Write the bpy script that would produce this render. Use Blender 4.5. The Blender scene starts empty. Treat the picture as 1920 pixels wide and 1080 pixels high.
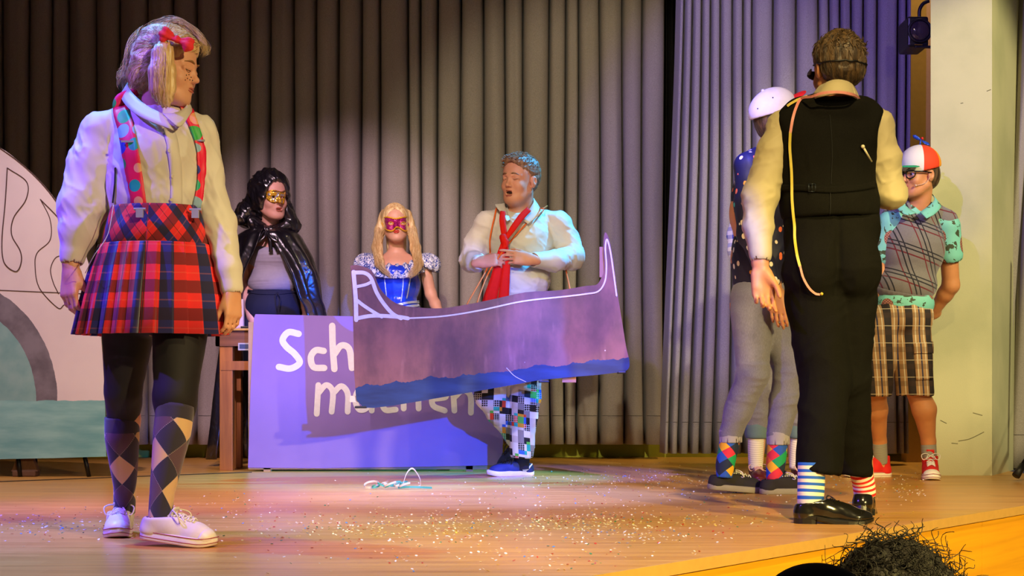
import bpy, math, random
import numpy as np
from mathutils import Vector, Matrix
from mathutils.bvhtree import BVHTree

scene = bpy.context.scene
COL = scene.collection
CAMZ, F, CX, HY = 0.48, 3000.0, 960.0, 731.0     # eye height above the stage, focal length in px, centre column, horizon row

# ---------------------------------------------------------------- camera
cam_d = bpy.data.cameras.new('camera'); cam = bpy.data.objects.new('camera', cam_d); COL.objects.link(cam)
cam.location = (0, 0, CAMZ); cam.rotation_euler = (math.pi/2, 0, 0)
cam_d.sensor_width = 36.0; cam_d.lens = 36.0*F/1920.0
cam_d.shift_y = (HY-540.0)/1920.0; cam_d.clip_end = 200
scene.camera = cam
# ---------------------------------------------------------------- view and world
scene.view_settings.view_transform = 'Standard'; scene.view_settings.look = 'None'
scene.view_settings.exposure = 0.0; scene.view_settings.gamma = 1.0
scene.view_settings.use_curve_mapping = False
w = bpy.data.worlds.new('hall_dark'); scene.world = w; w.use_nodes = True
w.node_tree.nodes['Background'].inputs[0].default_value = (0.75, 0.64, 0.72, 1)
w.node_tree.nodes['Background'].inputs[1].default_value = 0.055

# ---------------------------------------------------------------- stage lamps, plus unseen fills added for single parts
def lamp(name, kind, loc, target, power, color, size=0.1, angle=40, blend=0.3):
    d = bpy.data.lights.new(name, kind); o = bpy.data.objects.new(name, d); COL.objects.link(o)
    o.location = loc
    o.rotation_euler = (Vector(target)-Vector(loc)).to_track_quat('-Z', 'Y').to_euler()
    d.energy = power; d.color = color
    if kind == 'SPOT':
        d.shadow_soft_size = size; d.spot_size = math.radians(angle); d.spot_blend = blend
    elif kind == 'AREA':
        d.shape = 'DISK'; d.size = size
    return o
lamp('warm_right', 'SPOT', (1.6, -2.2, 3.4), (1.7, 8.5, 1.5), 300, (1, 0.8, 0.42), .06, 25, .4)
lamp('warm_side', 'SPOT', (4.6, .6, 3.2), (2.5, 7.6, .9), 480, (1, 0.8, 0.42), .06, 38, .6)  # added fill, unseen: brightens the column and the stage edge
lamp('warm_center', 'SPOT', (-2.2, 2.8, 4.9), (-.05, 9.3, 1.2), 260, (1, 0.74, 0.4), .06, 46, .5)
lamp('warm_girl', 'SPOT', (2.6, .4, 3.0), (-1.3, 5.3, .9), 950, (1, 0.72, 0.34), .05, 34, .5)
lamp('warm_floor', 'SPOT', (1.2, 1.5, 5.0), (1.15, 5.8, 0), 1500, (1, 0.74, 0.3), .08, 50, .7)
lamp('warm_left', 'SPOT', (-2.6, 5.6, 5.0), (-2.3, 8.0, 0.2), 760, (1, 0.74, 0.92), .06, 50, .6)
lamp('violet_girl', 'SPOT', (-3.6, 3.9, 3.6), (-1.5, 5.3, .8), 950, (0.19, 0.07, 1), .05, 50, .5)
lamp('cyan_girl', 'SPOT', (-2.5, 5.7, 4.6), (-1.3, 5.1, 1.2), 900, (0.03, 0.42, 1), .05, 34, .5)
lamp('azure_center', 'SPOT', (1.9, 1.4, 1.7), (-.78, 9.4, .42), 3400, (0.01, 0.12, 1), .04, 13, .35)
lamp('violet_wash', 'SPOT', (-2.4, .2, 4.7), (1.85, 10.2, 2.0), 2400, (0.24, 0.15, 1), .07, 18, .45)
lamp('violet_pool', 'SPOT', (1.2, 7.0, 5.0), (-.1, 7.35, 0.0), 6200, (0.13, 0.18, 1), .06, 24, .9)
lamp('cyan_right', 'SPOT', (2.2, 9.4, 4.4), (.25, 8.9, 1.3), 2200, (0.02, 0.42, 1), .05, 26, .5)
lamp('stage_front_fill', 'SPOT', (4.2, -.6, 2.5), (1.6, 5.1, -.45), 2900, (1, 0.78, 0.24), .08, 34, .4)  # added fill, unseen: lifts the wooden stage front
lamp('warm_curtain', 'SPOT', (-.6, -2.0, 4.6), (.78, 11.2, 1.5), 2100, (1, 0.84, 0.56), .07, 17, .5)
lamp('column_warm', 'SPOT', (4.4, 4.6, 3.6), (2.75, 9.0, 1.6), 1000, (1, 0.88, 0.5), .06, 30, .5)  # added fill for the column, no such lamp in view
lamp('violet_floor', 'SPOT', (-2.9, 4.4, 5.0), (-1.9, 5.7, 0.0), 2100, (0.22, 0.1, 1), .06, 30, .9)
lamp('violet_canoe', 'SPOT', (1.4, 4.0, 4.9), (.5, 8.4, .72), 7500, (0.08, 0.08, 1), .05, 12, .5)
lamp('lilac_back', 'SPOT', (-.9, 3.0, 4.9), (-1.15, 10.2, 1.25), 2000, (1, 0.66, 0.85), .05, 20, .6)  # added fill, unseen: lifts the two figures behind the table
lamp('side_wall_fill', 'SPOT', (2.72, 10.33, 4.9), (2.76, 10.62, 2.2), 420, (1.0, .74, .36), .05, 60, .5)  # added behind the curtain edge, out of view, to brighten the tan wall

# ---------------------------------------------------------------- pixel helpers: the photograph's frame -> points of the place
def at(px, py, Y):
    return np.array([(px-CX)*Y/F, Y, CAMZ+(HY-py)*Y/F])
def floor_pt(px, py, z=0.0):
    Y = (CAMZ-z)*F/(py-HY)
    return np.array([(px-CX)*Y/F, Y, z])

# ---------------------------------------------------------------- node materials
class E:
    def __init__(s, g, sock): s.g, s.s = g, sock
    def _m(s, op, b=None, c=None):
        n = s.g.nt.nodes.new('ShaderNodeMath'); n.operation = op
        for i, v in enumerate((s, b, c)):
            if v is None: continue
            if isinstance(v, E): s.g.nt.links.new(v.s, n.inputs[i])
            else: n.inputs[i].default_value = float(v)
        return E(s.g, n.outputs[0])
    def __add__(s, b): return s._m('ADD', b)
    __radd__ = __add__
    def __sub__(s, b): return s._m('SUBTRACT', b)
    def __rsub__(s, b): return (s*-1.0)+b
    def __mul__(s, b): return s._m('MULTIPLY', b)
    __rmul__ = __mul__
    def __truediv__(s, b): return s._m('DIVIDE', b)
    def lt(s, b): return s._m('LESS_THAN', b)
    def gt(s, b): return s._m('GREATER_THAN', b)
    def frac(s): return s._m('FRACT')
    def floor(s): return s._m('FLOOR')
    def abs(s): return s._m('ABSOLUTE')
    def sin(s): return s._m('SINE')
    def mn(s, b): return s._m('MINIMUM', b)
    def mx(s, b): return s._m('MAXIMUM', b)
    def pw(s, b): return s._m('POWER', b)
    def atan2(s, b): return s._m('ARCTAN2', b)
    def sq(s): return s._m('SQRT')
    def band(s, a, b): return s.gt(a)*s.lt(b)
    def ss(s, a, b):
        n = s.g.nt.nodes.new('ShaderNodeMapRange'); n.interpolation_type = 'SMOOTHSTEP'
        s.g.nt.links.new(s.s, n.inputs[0]); n.inputs[1].default_value = a; n.inputs[2].default_value = b
        return E(s.g, n.outputs[0])

def srgb(c):
    if isinstance(c, str):
        c = [int(c[i:i+2], 16)/255.0 for i in (1, 3, 5)]
        c = [x/12.92 if x <= 0.04045 else ((x+0.055)/1.055)**2.4 for x in c]
    return (c[0], c[1], c[2], 1.0)

class G:
    def __init__(s, nt):
        s.nt = nt
        s.tc = nt.nodes.new('ShaderNodeTexCoord')
        s._xyz = {}
    def _sep(s, out):
        if out not in s._xyz:
            n = s.nt.nodes.new('ShaderNodeSeparateXYZ'); s.nt.links.new(s.tc.outputs[out], n.inputs[0])
            s._xyz[out] = [E(s, o) for o in n.outputs]
        return s._xyz[out]
    @property
    def x(s): return s._sep('Object')[0]
    @property
    def y(s): return s._sep('Object')[1]
    @property
    def z(s): return s._sep('Object')[2]
    @property
    def u(s): return s._sep('UV')[0]
    @property
    def v(s): return s._sep('UV')[1]
    @property
    def nx(s): return s._sep('Normal')[0]
    @property
    def ny(s): return s._sep('Normal')[1]
    @property
    def nz(s): return s._sep('Normal')[2]
    def vec(s, a, b, c=0.0):
        n = s.nt.nodes.new('ShaderNodeCombineXYZ')
        for i, v in enumerate((a, b, c)):
            if isinstance(v, E): s.nt.links.new(v.s, n.inputs[i])
            else: n.inputs[i].default_value = v
        return n.outputs[0]
    def noise(s, scale, detail=2.0, vec=None, rough=0.5, dist=0.0):
        n = s.nt.nodes.new('ShaderNodeTexNoise'); n.inputs['Scale'].default_value = scale
        n.inputs['Detail'].default_value = detail; n.inputs['Roughness'].default_value = rough; n.inputs['Distortion'].default_value = dist
        s.nt.links.new(vec if vec is not None else s.tc.outputs['Object'], n.inputs['Vector'])
        return E(s, n.outputs[0])
    def wn(s, a, b):
        n = s.nt.nodes.new('ShaderNodeTexWhiteNoise'); n.noise_dimensions = '3D'; s.nt.links.new(s.vec(a, b, 0.0), n.inputs['Vector'])
        return E(s, n.outputs['Value'])
    def vor(s, scale, vec=None, out='Distance', dims='3D', rnd=1.0):
        n = s.nt.nodes.new('ShaderNodeTexVoronoi'); n.voronoi_dimensions = dims
        n.inputs['Scale'].default_value = scale; n.inputs['Randomness'].default_value = rnd
        s.nt.links.new(vec if vec is not None else s.tc.outputs['Object'], n.inputs['Vector'])
        if out == 'Distance': return E(s, n.outputs['Distance'])
        m = s.nt.nodes.new('ShaderNodeSeparateColor'); s.nt.links.new(n.outputs['Color'], m.inputs[0])
        return E(s, n.outputs['Distance']), E(s, m.outputs[0]), E(s, m.outputs[1])
    def mix(s, f, a, b, mode='MIX'):
        n = s.nt.nodes.new('ShaderNodeMix'); n.data_type = 'RGBA'; n.blend_type = mode
        if isinstance(f, E): s.nt.links.new(f.s, n.inputs[0])
        else: n.inputs[0].default_value = f
        for i, v in ((6, a), (7, b)):
            if isinstance(v, (str, tuple, list)): n.inputs[i].default_value = srgb(v)
            else: s.nt.links.new(v, n.inputs[i])
        return n.outputs[2]
    def ramp(s, f, stops, interp='CONSTANT'):
        n = s.nt.nodes.new('ShaderNodeValToRGB'); n.color_ramp.interpolation = interp
        el = n.color_ramp.elements
        while len(el) > 1: el.remove(el[0])
        el[0].position = stops[0][0]; el[0].color = srgb(stops[0][1])
        for p, c in stops[1:]:
            e = el.new(p); e.color = srgb(c)
        s.nt.links.new(f.s, n.inputs[0])
        return n.outputs[0]

MATS = {}
def M(name, col='#808080', rough=0.7, metal=0.0, bump=None, bs=0.3, bd=0.01, sheen=0.0, coat=0.0, sss=0.0, emit=None, spec=0.5, aniso=0.0, trans=0.0):
    """col: a colour or a function of G giving a colour socket; bump: a function of G giving a height"""
    if name in MATS: return MATS[name]
    m = bpy.data.materials.new(name); m.use_nodes = True; nt = m.node_tree
    b = nt.nodes['Principled BSDF']; g = G(nt)
    if callable(col): nt.links.new(col(g), b.inputs['Base Color'])
    else:
        n = g.noise(35.0, 3.0)
        c = srgb(col)
        nt.links.new(g.mix(n, tuple(x*0.88 for x in c[:3]), tuple(min(1, x*1.1) for x in c[:3])), b.inputs['Base Color'])
    if callable(rough): nt.links.new(rough(g).s, b.inputs['Roughness'])
    else: b.inputs['Roughness'].default_value = rough
    b.inputs['Metallic'].default_value = metal
    b.inputs['Sheen Weight'].default_value = sheen
    b.inputs['Coat Weight'].default_value = coat
    b.inputs['Specular IOR Level'].default_value = spec
    b.inputs['Anisotropic'].default_value = aniso
    if trans: b.inputs['Transmission Weight'].default_value = trans
    if sss:
        b.inputs['Subsurface Weight'].default_value = sss; b.inputs['Subsurface Radius'].default_value = (0.012, 0.005, 0.003)
        b.inputs['Subsurface Scale'].default_value = 0.6
    if emit:
        b.inputs['Emission Color'].default_value = srgb(emit[0]); b.inputs['Emission Strength'].default_value = emit[1]
    if bump:
        n = nt.nodes.new('ShaderNodeBump'); n.inputs['Strength'].default_value = bs; n.inputs['Distance'].default_value = bd
        nt.links.new(bump(g).s, n.inputs['Height']); nt.links.new(n.outputs[0], b.inputs['Normal'])
    MATS[name] = m
    return m

# ---------------------------------------------------------------- objects
def tag(o, label=None, cat=None, group=None, kind=None):
    if label: o['label'] = label
    if cat: o['category'] = cat
    if group: o['group'] = group
    if kind: o['kind'] = kind
    return o
def root(name, loc, label, cat, group=None):
    o = bpy.data.objects.new(name, None); COL.objects.link(o); o.location = tuple(loc); o.empty_display_size = 0.1
    return tag(o, label, cat, group)
def wloc(o):
    v = Vector(o.location)
    while o.parent: o = o.parent; v += o.location
    return np.array(v)
def mesh(name, V, Fc, mats, parent=None, loc=None, mi=None, uv=None, smooth=True):
    """V in world space; the object's own origin sits at loc or at its parent's origin"""
    V = np.asarray(V, dtype=float)
    org = wloc(parent) if parent is not None else (np.array(loc, float) if loc is not None else np.zeros(3))
    me = bpy.data.meshes.new(name)
    V2 = V-org
    if isinstance(Fc, np.ndarray):
        n = len(Fc); k = Fc.shape[1]
        me.vertices.add(len(V2)); me.vertices.foreach_set('co', V2.astype(np.float32).ravel())
        me.loops.add(n*k); me.loops.foreach_set('vertex_index', Fc.astype(np.int32).ravel())
        me.polygons.add(n); me.polygons.foreach_set('loop_start', np.arange(0, n*k, k, dtype=np.int32))
        me.polygons.foreach_set('loop_total', np.full(n, k, dtype=np.int32))
        me.update(calc_edges=True)
    else:
        me.from_pydata([tuple(v) for v in V2], [], [tuple(int(i) for i in f) for f in Fc]); me.update()
    if not isinstance(mats, (list, tuple)): mats = [mats]
    for m in mats: me.materials.append(m)
    if mi is not None: me.polygons.foreach_set('material_index', np.asarray(mi, dtype=np.int32))
    if smooth: me.polygons.foreach_set('use_smooth', np.ones(len(me.polygons), dtype=bool))
    if uv is not None:
        l = me.uv_layers.new(name='UVMap'); vi = np.zeros(len(me.loops), dtype=np.int32); me.loops.foreach_get('vertex_index', vi)
        l.data.foreach_set('uv', np.asarray(uv, dtype=np.float32)[vi].ravel())
    o = bpy.data.objects.new(name, me); COL.objects.link(o)
    if parent is not None: o.parent = parent
    elif loc is not None: o.location = tuple(loc)
    return o

class MB:
    """collects pieces and links them as one mesh"""
    def __init__(s): s.V = []; s.F = []; s.m = []; s.n = 0; s.UV = []
    def add(s, V, Fc, m=0, uv=None):
        if isinstance(m, np.ndarray): m, uv = 0, m
        V = np.asarray(V, float)
        s.F += [tuple(int(i)+s.n for i in f) for f in Fc]; s.m += [m]*len(Fc); s.V.append(V); s.n += len(V)
        s.UV.append(np.zeros((len(V), 2)) if uv is None else np.asarray(uv, float))
        return s
    def box(s, lo, hi, m=0, R=None, c=None):
        lo, hi = np.array(lo, float), np.array(hi, float)
        V = np.array([[(lo, hi)[i][0], (lo, hi)[j][1], (lo, hi)[k][2]] for i in (0, 1) for j in (0, 1) for k in (0, 1)])
        if R is not None: V = (V-np.array(c)) @ np.array(R).T+np.array(c)
        return s.add(V, [(0, 1, 3, 2), (4, 6, 7, 5), (0, 4, 5, 1), (2, 3, 7, 6), (0, 2, 6, 4), (1, 5, 7, 3)], m)
    def tube(s, P, r, n=8, m=0, cap=True, flat=None):
        V, Fc, uv = tube(P, r, n, cap, flat); return s.add(V, Fc, m, uv)
    def prism(s, P2, Y0, Y1, m=0, to=None):
        """outline P2 of (x,z) between depths Y0 and Y1"""
        n = len(P2); V = [(p[0], Y0, p[1]) for p in P2]+[(p[0], Y1, p[1]) for p in P2]
        Fc = [tuple(range(n)), tuple(range(2*n-1, n-1, -1))]+[(i, i+n, (i+1) % n+n, (i+1) % n) for i in range(n)]
        return s.add(V, Fc, m)
    def build(s, name, mats, parent=None, loc=None, smooth=False, bevel=0.0):
        o = mesh(name, np.concatenate(s.V), s.F, mats, parent, loc, s.m, np.concatenate(s.UV), smooth)
        if bevel:
            b = o.modifiers.new('bevel', 'BEVEL'); b.width = bevel; b.segments = 2; b.limit_method = 'ANGLE'
        return o

def catmull(P, n=8):
    P = np.asarray(P, float); Q = np.vstack([2*P[0]-P[1], P, 2*P[-1]-P[-2]]); out = []
    for i in range(1, len(Q)-2):
        for t in np.arange(n)/n:
            a, b, c, d = Q[i-1], Q[i], Q[i+1], Q[i+2]
            out.append(0.5*((2*b)+(c-a)*t+(2*a-5*b+4*c-d)*t*t+(3*b-a-3*c+d)*t**3))
    out.append(P[-1]); return np.array(out)

def frames(P):
    P = np.asarray(P, float); T = np.gradient(P, axis=0); T /= np.linalg.norm(T, axis=1)[:, None]+1e-12
    up = np.array([0, 0, 1.0]) if abs(T[0][2]) < 0.9 else np.array([0, 1.0, 0])
    n = np.cross(up, T[0]); n /= np.linalg.norm(n)+1e-12; N = []
    for t in T:
        n = n-np.dot(n, t)*t; n /= np.linalg.norm(n)+1e-12; N.append(n.copy())
    N = np.array(N); return T, N, np.cross(T, N)

def tube(P, r, n=8, cap=True, flat=None):
    """swept tube; flat=(axis, k) squeezes the section along a world axis"""
    P = np.asarray(P, float); m = len(P); r = np.broadcast_to(np.asarray(r, float), (m,))
    T, N, B = frames(P); a = np.linspace(0, 2*math.pi, n, endpoint=False)
    V = P[:, None, :]+r[:, None, None]*(np.cos(a)[None, :, None]*N[:, None, :]+np.sin(a)[None, :, None]*B[:, None, :])
    if flat is not None:
        ax = np.array(flat[0], float); ax /= np.linalg.norm(ax)
        D = V-P[:, None, :]; V = V+(flat[1]-1)*(D @ ax)[..., None]*ax
    V = V.reshape(-1, 3); Fc = []
    for i in range(m-1):
        for j in range(n):
            Fc.append((i*n+j, i*n+(j+1) % n, (i+1)*n+(j+1) % n, (i+1)*n+j))
    L = np.concatenate([[0], np.cumsum(np.linalg.norm(np.diff(P, axis=0), axis=1))])
    uv = np.stack([np.tile(a/(2*math.pi), m), np.repeat(L, n)], 1)
    if cap:
        Fc.append(tuple(range(n-1, -1, -1))); Fc.append(tuple((m-1)*n+j for j in range(n)))
    return V, Fc, uv

# ---------------------------------------------------------------- value noise
def _hash(ix, iy, iz, seed):
    h = (ix*374761393+iy*668265263+iz*1274126177+seed*362437) & 0xffffffff
    h = ((h ^ (h >> 13))*1274126177) & 0xffffffff
    return ((h ^ (h >> 16)) & 0xffff)/65535.0
def vnoise(P, seed=0):
    P = np.asarray(P, float); I = np.floor(P).astype(np.int64); f = P-I; f = f*f*(3-2*f); r = 0
    for dx in (0, 1):
        for dy in (0, 1):
            for dz in (0, 1):
                w = (f[:, 0] if dx else 1-f[:, 0])*(f[:, 1] if dy else 1-f[:, 1])*(f[:, 2] if dz else 1-f[:, 2])
                r = r+w*_hash(I[:, 0]+dx, I[:, 1]+dy, I[:, 2]+dz, seed)
    return r*2-1
def folds(P, sc=(10, 10, 5), amp=0.006, seed=1, warp=0.5):
    """ridged cloth creases"""
    P = np.asarray(P, float); S = np.array(sc, float); W = P*S
    W = W+warp*np.stack([vnoise(W*0.7+9, seed+5), vnoise(W*0.7+33, seed+6), vnoise(W*0.7+71, seed+7)], 1)
    a = 1-np.abs(vnoise(W, seed))*2.0; b = 1-np.abs(vnoise(W*2.1+5, seed+1))*2.0
    return amp*(0.7*np.sign(a)*np.abs(a)**1.5+0.3*b)

# ---------------------------------------------------------------- smooth solid modelling on a grid
def _n(v): v = np.asarray(v, float); return v/(np.linalg.norm(v)+1e-12)
class Vol:
    def __init__(s, res=0.006): s.res = res; s.P = []
    def cap(s, a, b, ra, rb=None, k=0.02, m=0, sub=False, flat=None):
        a, b = np.array(a, float), np.array(b, float); rb = ra if rb is None else rb
        r = max(ra, rb); f = max(1.0, 1.0/flat[1]) if flat else 1.0
        lo, hi = np.minimum(a, b)-r*f, np.maximum(a, b)+r*f
        if flat: ax = _n(flat[0]); fk = flat[1]
        def fn(p):
            q = p-a; d = b-a
            if flat:
                q = q+(fk-1)*(q @ ax)[:, None]*ax; d = d+(fk-1)*np.dot(d, ax)*ax
            L2 = np.dot(d, d)+1e-12; h = np.clip(q @ d/L2, 0, 1)
            return (np.linalg.norm(q-h[:, None]*d, axis=1)-(ra+(rb-ra)*h))/(max(1.0, fk) if flat else 1.0)
        s.P.append((fn, lo, hi, k, m, sub)); return s
    def ell(s, c, r, R=None, k=0.02, m=0, sub=False):
        c, r = np.array(c, float), np.array(r, float); rm = r.max(); R_ = None if R is None else np.array(R, float)
        def fn(p):
            q = p-c
            if R_ is not None: q = q @ R_
            k0 = np.linalg.norm(q/r, axis=1); k1 = np.linalg.norm(q/(r*r), axis=1)+1e-9
            return k0*(k0-1)/k1
        s.P.append((fn, c-rm, c+rm, k, m, sub)); return s
    def box(s, c, h, R=None, rd=0.005, k=0.01, m=0, sub=False):
        c, h = np.array(c, float), np.array(h, float); rm = np.linalg.norm(h); R_ = None if R is None else np.array(R, float)
        def fn(p):
            q = p-c
            if R_ is not None: q = q @ R_
            q = np.abs(q)-h+rd
            return np.linalg.norm(np.maximum(q, 0), axis=1)+np.minimum(q.max(axis=1), 0)-rd
        s.P.append((fn, c-rm, c+rm, k, m, sub)); return s
    def cut(s, c, n, k=0.004):
        """removes what lies on the side n points to"""
        c, n = np.array(c, float), _n(n)
        s.P.append((lambda p: -((p-c) @ n), None, None, k, 0, True)); return s
    def field(s, fn, lo, hi, k=0.01, m=0, sub=False):
        s.P.append((fn, np.array(lo, float), np.array(hi, float), k, m, sub)); return s
    def mesh(s, fine=None, zs=None):
        if fine:
            V1, Q1, m1 = s._mesh(s.res, None); V2, Q2, m2 = s._mesh(fine, zs-.012)
            k = V1[Q1][:, :, 2].min(axis=1) < zs-.004; Q1, m1 = Q1[k], m1[k]
            return np.vstack([V1, V2]), np.vstack([Q1, Q2+len(V1)]), np.concatenate([m1, m2])
        return s._mesh(s.res, None)
    def _mesh(s, res, zmin):
        adds = [p for p in s.P if not p[5]]
        lo = np.min([p[1] for p in adds], axis=0)-4*res-0.01; hi = np.max([p[2] for p in adds], axis=0)+4*res+0.01
        if zmin is not None:
            lo[2] = zmin; ok = [p for p in adds if p[2][2] > zmin+.06]; a_, b_ = np.min([p[1] for p in ok], axis=0), np.max([p[2] for p in ok], axis=0)
            lo[:2] = np.maximum(lo[:2], a_[:2]-.03); hi[:2] = np.minimum(hi[:2], b_[:2]+.03)
        n = np.ceil((hi-lo)/res).astype(int)+1; Fd = np.full(n, 1.0, dtype=np.float32)
        ax = [lo[i]+np.arange(n[i])*res for i in range(3)]
        for fn, a, b, k, m, sub in s.P:
            if a is None: i0, i1 = np.zeros(3, int), n.copy()
            else:
                mg = k+3*res
                i0 = np.clip(np.floor((a-mg-lo)/res).astype(int), 0, n); i1 = np.clip(np.ceil((b+mg-lo)/res).astype(int)+1, 0, n)
            if np.any(i1 <= i0): continue
            g = np.stack(np.meshgrid(*[ax[i][i0[i]:i1[i]] for i in range(3)], indexing='ij'), -1).reshape(-1, 3)
            sl = tuple(slice(i0[i], i1[i]) for i in range(3)); cur = Fd[sl].reshape(-1).astype(float)
            if a is None:
                sel = np.nonzero(cur < 0.2)[0]; d = np.full(len(cur), -1e3); d[sel] = fn(g[sel])
            else: d = fn(g)
            k = max(k, 1e-4)
            if sub: e = -d; h = np.maximum(k-np.abs(cur-e), 0)/k; out = np.maximum(cur, e)+h*h*k*0.25
            else: h = np.maximum(k-np.abs(cur-d), 0)/k; out = np.minimum(cur, d)-h*h*k*0.25
            Fd[sl] = out.reshape([i1[i]-i0[i] for i in range(3)])
        S = Fd < 0
        c = np.zeros(n-1, dtype=np.int8)
        for dx in (0, 1):
            for dy in (0, 1):
                for dz in (0, 1): c += S[dx:n[0]-1+dx, dy:n[1]-1+dy, dz:n[2]-1+dz]
        act = np.argwhere((c > 0) & (c < 8)); idx = np.full(n-1, -1, dtype=np.int32)
        idx[act[:, 0], act[:, 1], act[:, 2]] = np.arange(len(act))
        acc = np.zeros((len(act), 3)); cnt = np.zeros(len(act))
        cor = [(0, 0, 0), (1, 0, 0), (0, 1, 0), (1, 1, 0), (0, 0, 1), (1, 0, 1), (0, 1, 1), (1, 1, 1)]
        val = [Fd[act[:, 0]+q[0], act[:, 1]+q[1], act[:, 2]+q[2]] for q in cor]
        for i in range(8):
            for j in range(i+1, 8):
                if sum(abs(cor[i][t]-cor[j][t]) for t in range(3)) != 1: continue
                a, b = val[i], val[j]; x = (a < 0) != (b < 0); t = np.where(x, a/np.where(x, a-b, 1), 0)
                p = np.array(cor[i])+t[:, None]*(np.array(cor[j])-np.array(cor[i]))
                acc += np.where(x[:, None], p, 0); cnt += x
        V = lo+(act+acc/cnt[:, None])*res; quads = []
        for d in range(3):
            u, v = (d+1) % 3, (d+2) % 3
            A = [slice(None)]*3; B = [slice(None)]*3; A[d] = slice(0, n[d]-1); B[d] = slice(1, n[d])
            e = np.argwhere(S[tuple(A)] != S[tuple(B)])
            e = e[(e[:, u] > 0) & (e[:, v] > 0) & (e[:, u] < n[u]-1) & (e[:, v] < n[v]-1)]
            ins = S[e[:, 0], e[:, 1], e[:, 2]]
            def ci(du, dv):
                q = e.copy(); q[:, u] += du; q[:, v] += dv; return idx[q[:, 0], q[:, 1], q[:, 2]]
            q = np.stack([ci(-1, -1), ci(0, -1), ci(0, 0), ci(-1, 0)], 1)
            q[~ins] = q[~ins][:, ::-1]; quads.append(q)
        Q = np.concatenate(quads); Q = Q[(Q >= 0).all(axis=1)]
        mi = np.zeros(len(Q), dtype=int)
        if len(set(p[4] for p in adds)) > 1:
            Cc = V[Q].mean(axis=1); best = np.full(len(Q), 1e9)
            for fn, a, b, k, m, sub in adds:
                mg = 0.02; sel = np.nonzero(((Cc > a-mg) & (Cc < b+mg)).all(axis=1))[0]
                if len(sel):
                    d = fn(Cc[sel])+(.0016 if m else 0.0); w_ = d < best[sel]; best[sel[w_]] = d[w_]; mi[sel[w_]] = m
        return V, Q, mi
def normals(V, Q):
    a = np.cross(V[Q[:, 2]]-V[Q[:, 0]], V[Q[:, 3]]-V[Q[:, 1]]); N = np.zeros_like(V)
    for i in range(4): np.add.at(N, Q[:, i], a)
    return N/(np.linalg.norm(N, axis=1)[:, None]+1e-12)
def vobj(name, vol, mats, parent, dfn=None, relax=1, fine=None, zs=None):
    V, Q, mi = vol.mesh(fine, zs); used = np.unique(Q); rm = np.full(len(V), -1); rm[used] = np.arange(len(used)); V = V[used]; Q = rm[Q]
    for _ in range(relax):
        A = np.zeros_like(V); c = np.zeros(len(V))
        for i in range(4):
            j = (i+1) % 4
            np.add.at(A, Q[:, i], V[Q[:, j]]); np.add.at(A, Q[:, j], V[Q[:, i]]); np.add.at(c, Q[:, i], 1); np.add.at(c, Q[:, j], 1)
        V = 0.5*V+0.5*A/np.maximum(c, 1)[:, None]
    if dfn is not None: V = V+normals(V, Q)*dfn(V)[:, None]
    o = mesh(name, V, Q, mats, parent, mi=mi); o['_t'] = 1
    del o['_t']
    return o, BVHTree.FromPolygons([tuple(v) for v in V], [tuple(q) for q in Q.tolist()])

# ---------------------------------------------------------------- laying things onto built surfaces
EYE = np.array([0, 0, CAMZ])
def hit(bv, px, py, off=0.003, Yd=None):
    d = _n(at(px, py, 1.0)-EYE)
    for b in (bv if isinstance(bv, (list, tuple)) else [bv]):
        h = b.ray_cast(Vector(EYE), Vector(d))
        if h[0] is not None:
            return np.array(h[0])+np.array(h[1])*off, np.array(h[1])
    return (at(px, py, Yd), np.array([0, -1.0, 0])) if Yd else (None, None)
def strip(L, R, th=0.002, nx=None, out=None):
    """thick ribbon between two 3D edge curves; out = per-point outward normal"""
    L, R = np.asarray(L, float), np.asarray(R, float); nx = nx or 2; n = len(L)
    G_ = np.stack([L+(R-L)*t for t in np.linspace(0, 1, nx+1)], 1)
    du = np.gradient(G_, axis=0); dv = np.gradient(G_, axis=1); N = np.cross(du, dv); N /= np.linalg.norm(N, axis=2)[..., None]+1e-12
    if out is None: out = EYE-G_.mean(axis=(0, 1))
    if np.sum(N @ np.asarray(out)) < 0: N = -N; fl = True
    else: fl = False
    A = (G_+N*th).reshape(-1, 3); B = (G_-N*th*0.2).reshape(-1, 3); w_ = nx+1; m = n*w_
    Fc = []
    for i in range(n-1):
        for j in range(nx):
            a = i*w_+j; q = (a, a+w_, a+w_+1, a+1) if not fl else (a, a+1, a+w_+1, a+w_)
            Fc.append(q); Fc.append(tuple(x+m for x in q[::-1]))
    bd = [i*w_ for i in range(n)]+[(n-1)*w_+j for j in range(1, w_)]+[i*w_+nx for i in range(n-2, -1, -1)]+[j for j in range(nx-1, 0, -1)]
    for i in range(len(bd)):
        a, b = bd[i], bd[(i+1) % len(bd)]
        Fc.append((a, b, b+m, a+m) if fl else (b, a, a+m, b+m))
    Ls = np.concatenate([[0], np.cumsum(np.linalg.norm(np.diff((L+R)/2, axis=0), axis=1))])
    uv = np.stack([np.tile(np.linspace(0, 1, w_), n), np.repeat(Ls, w_)], 1); uv = np.vstack([uv, uv])
    return np.vstack([A, B]), Fc, uv
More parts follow.
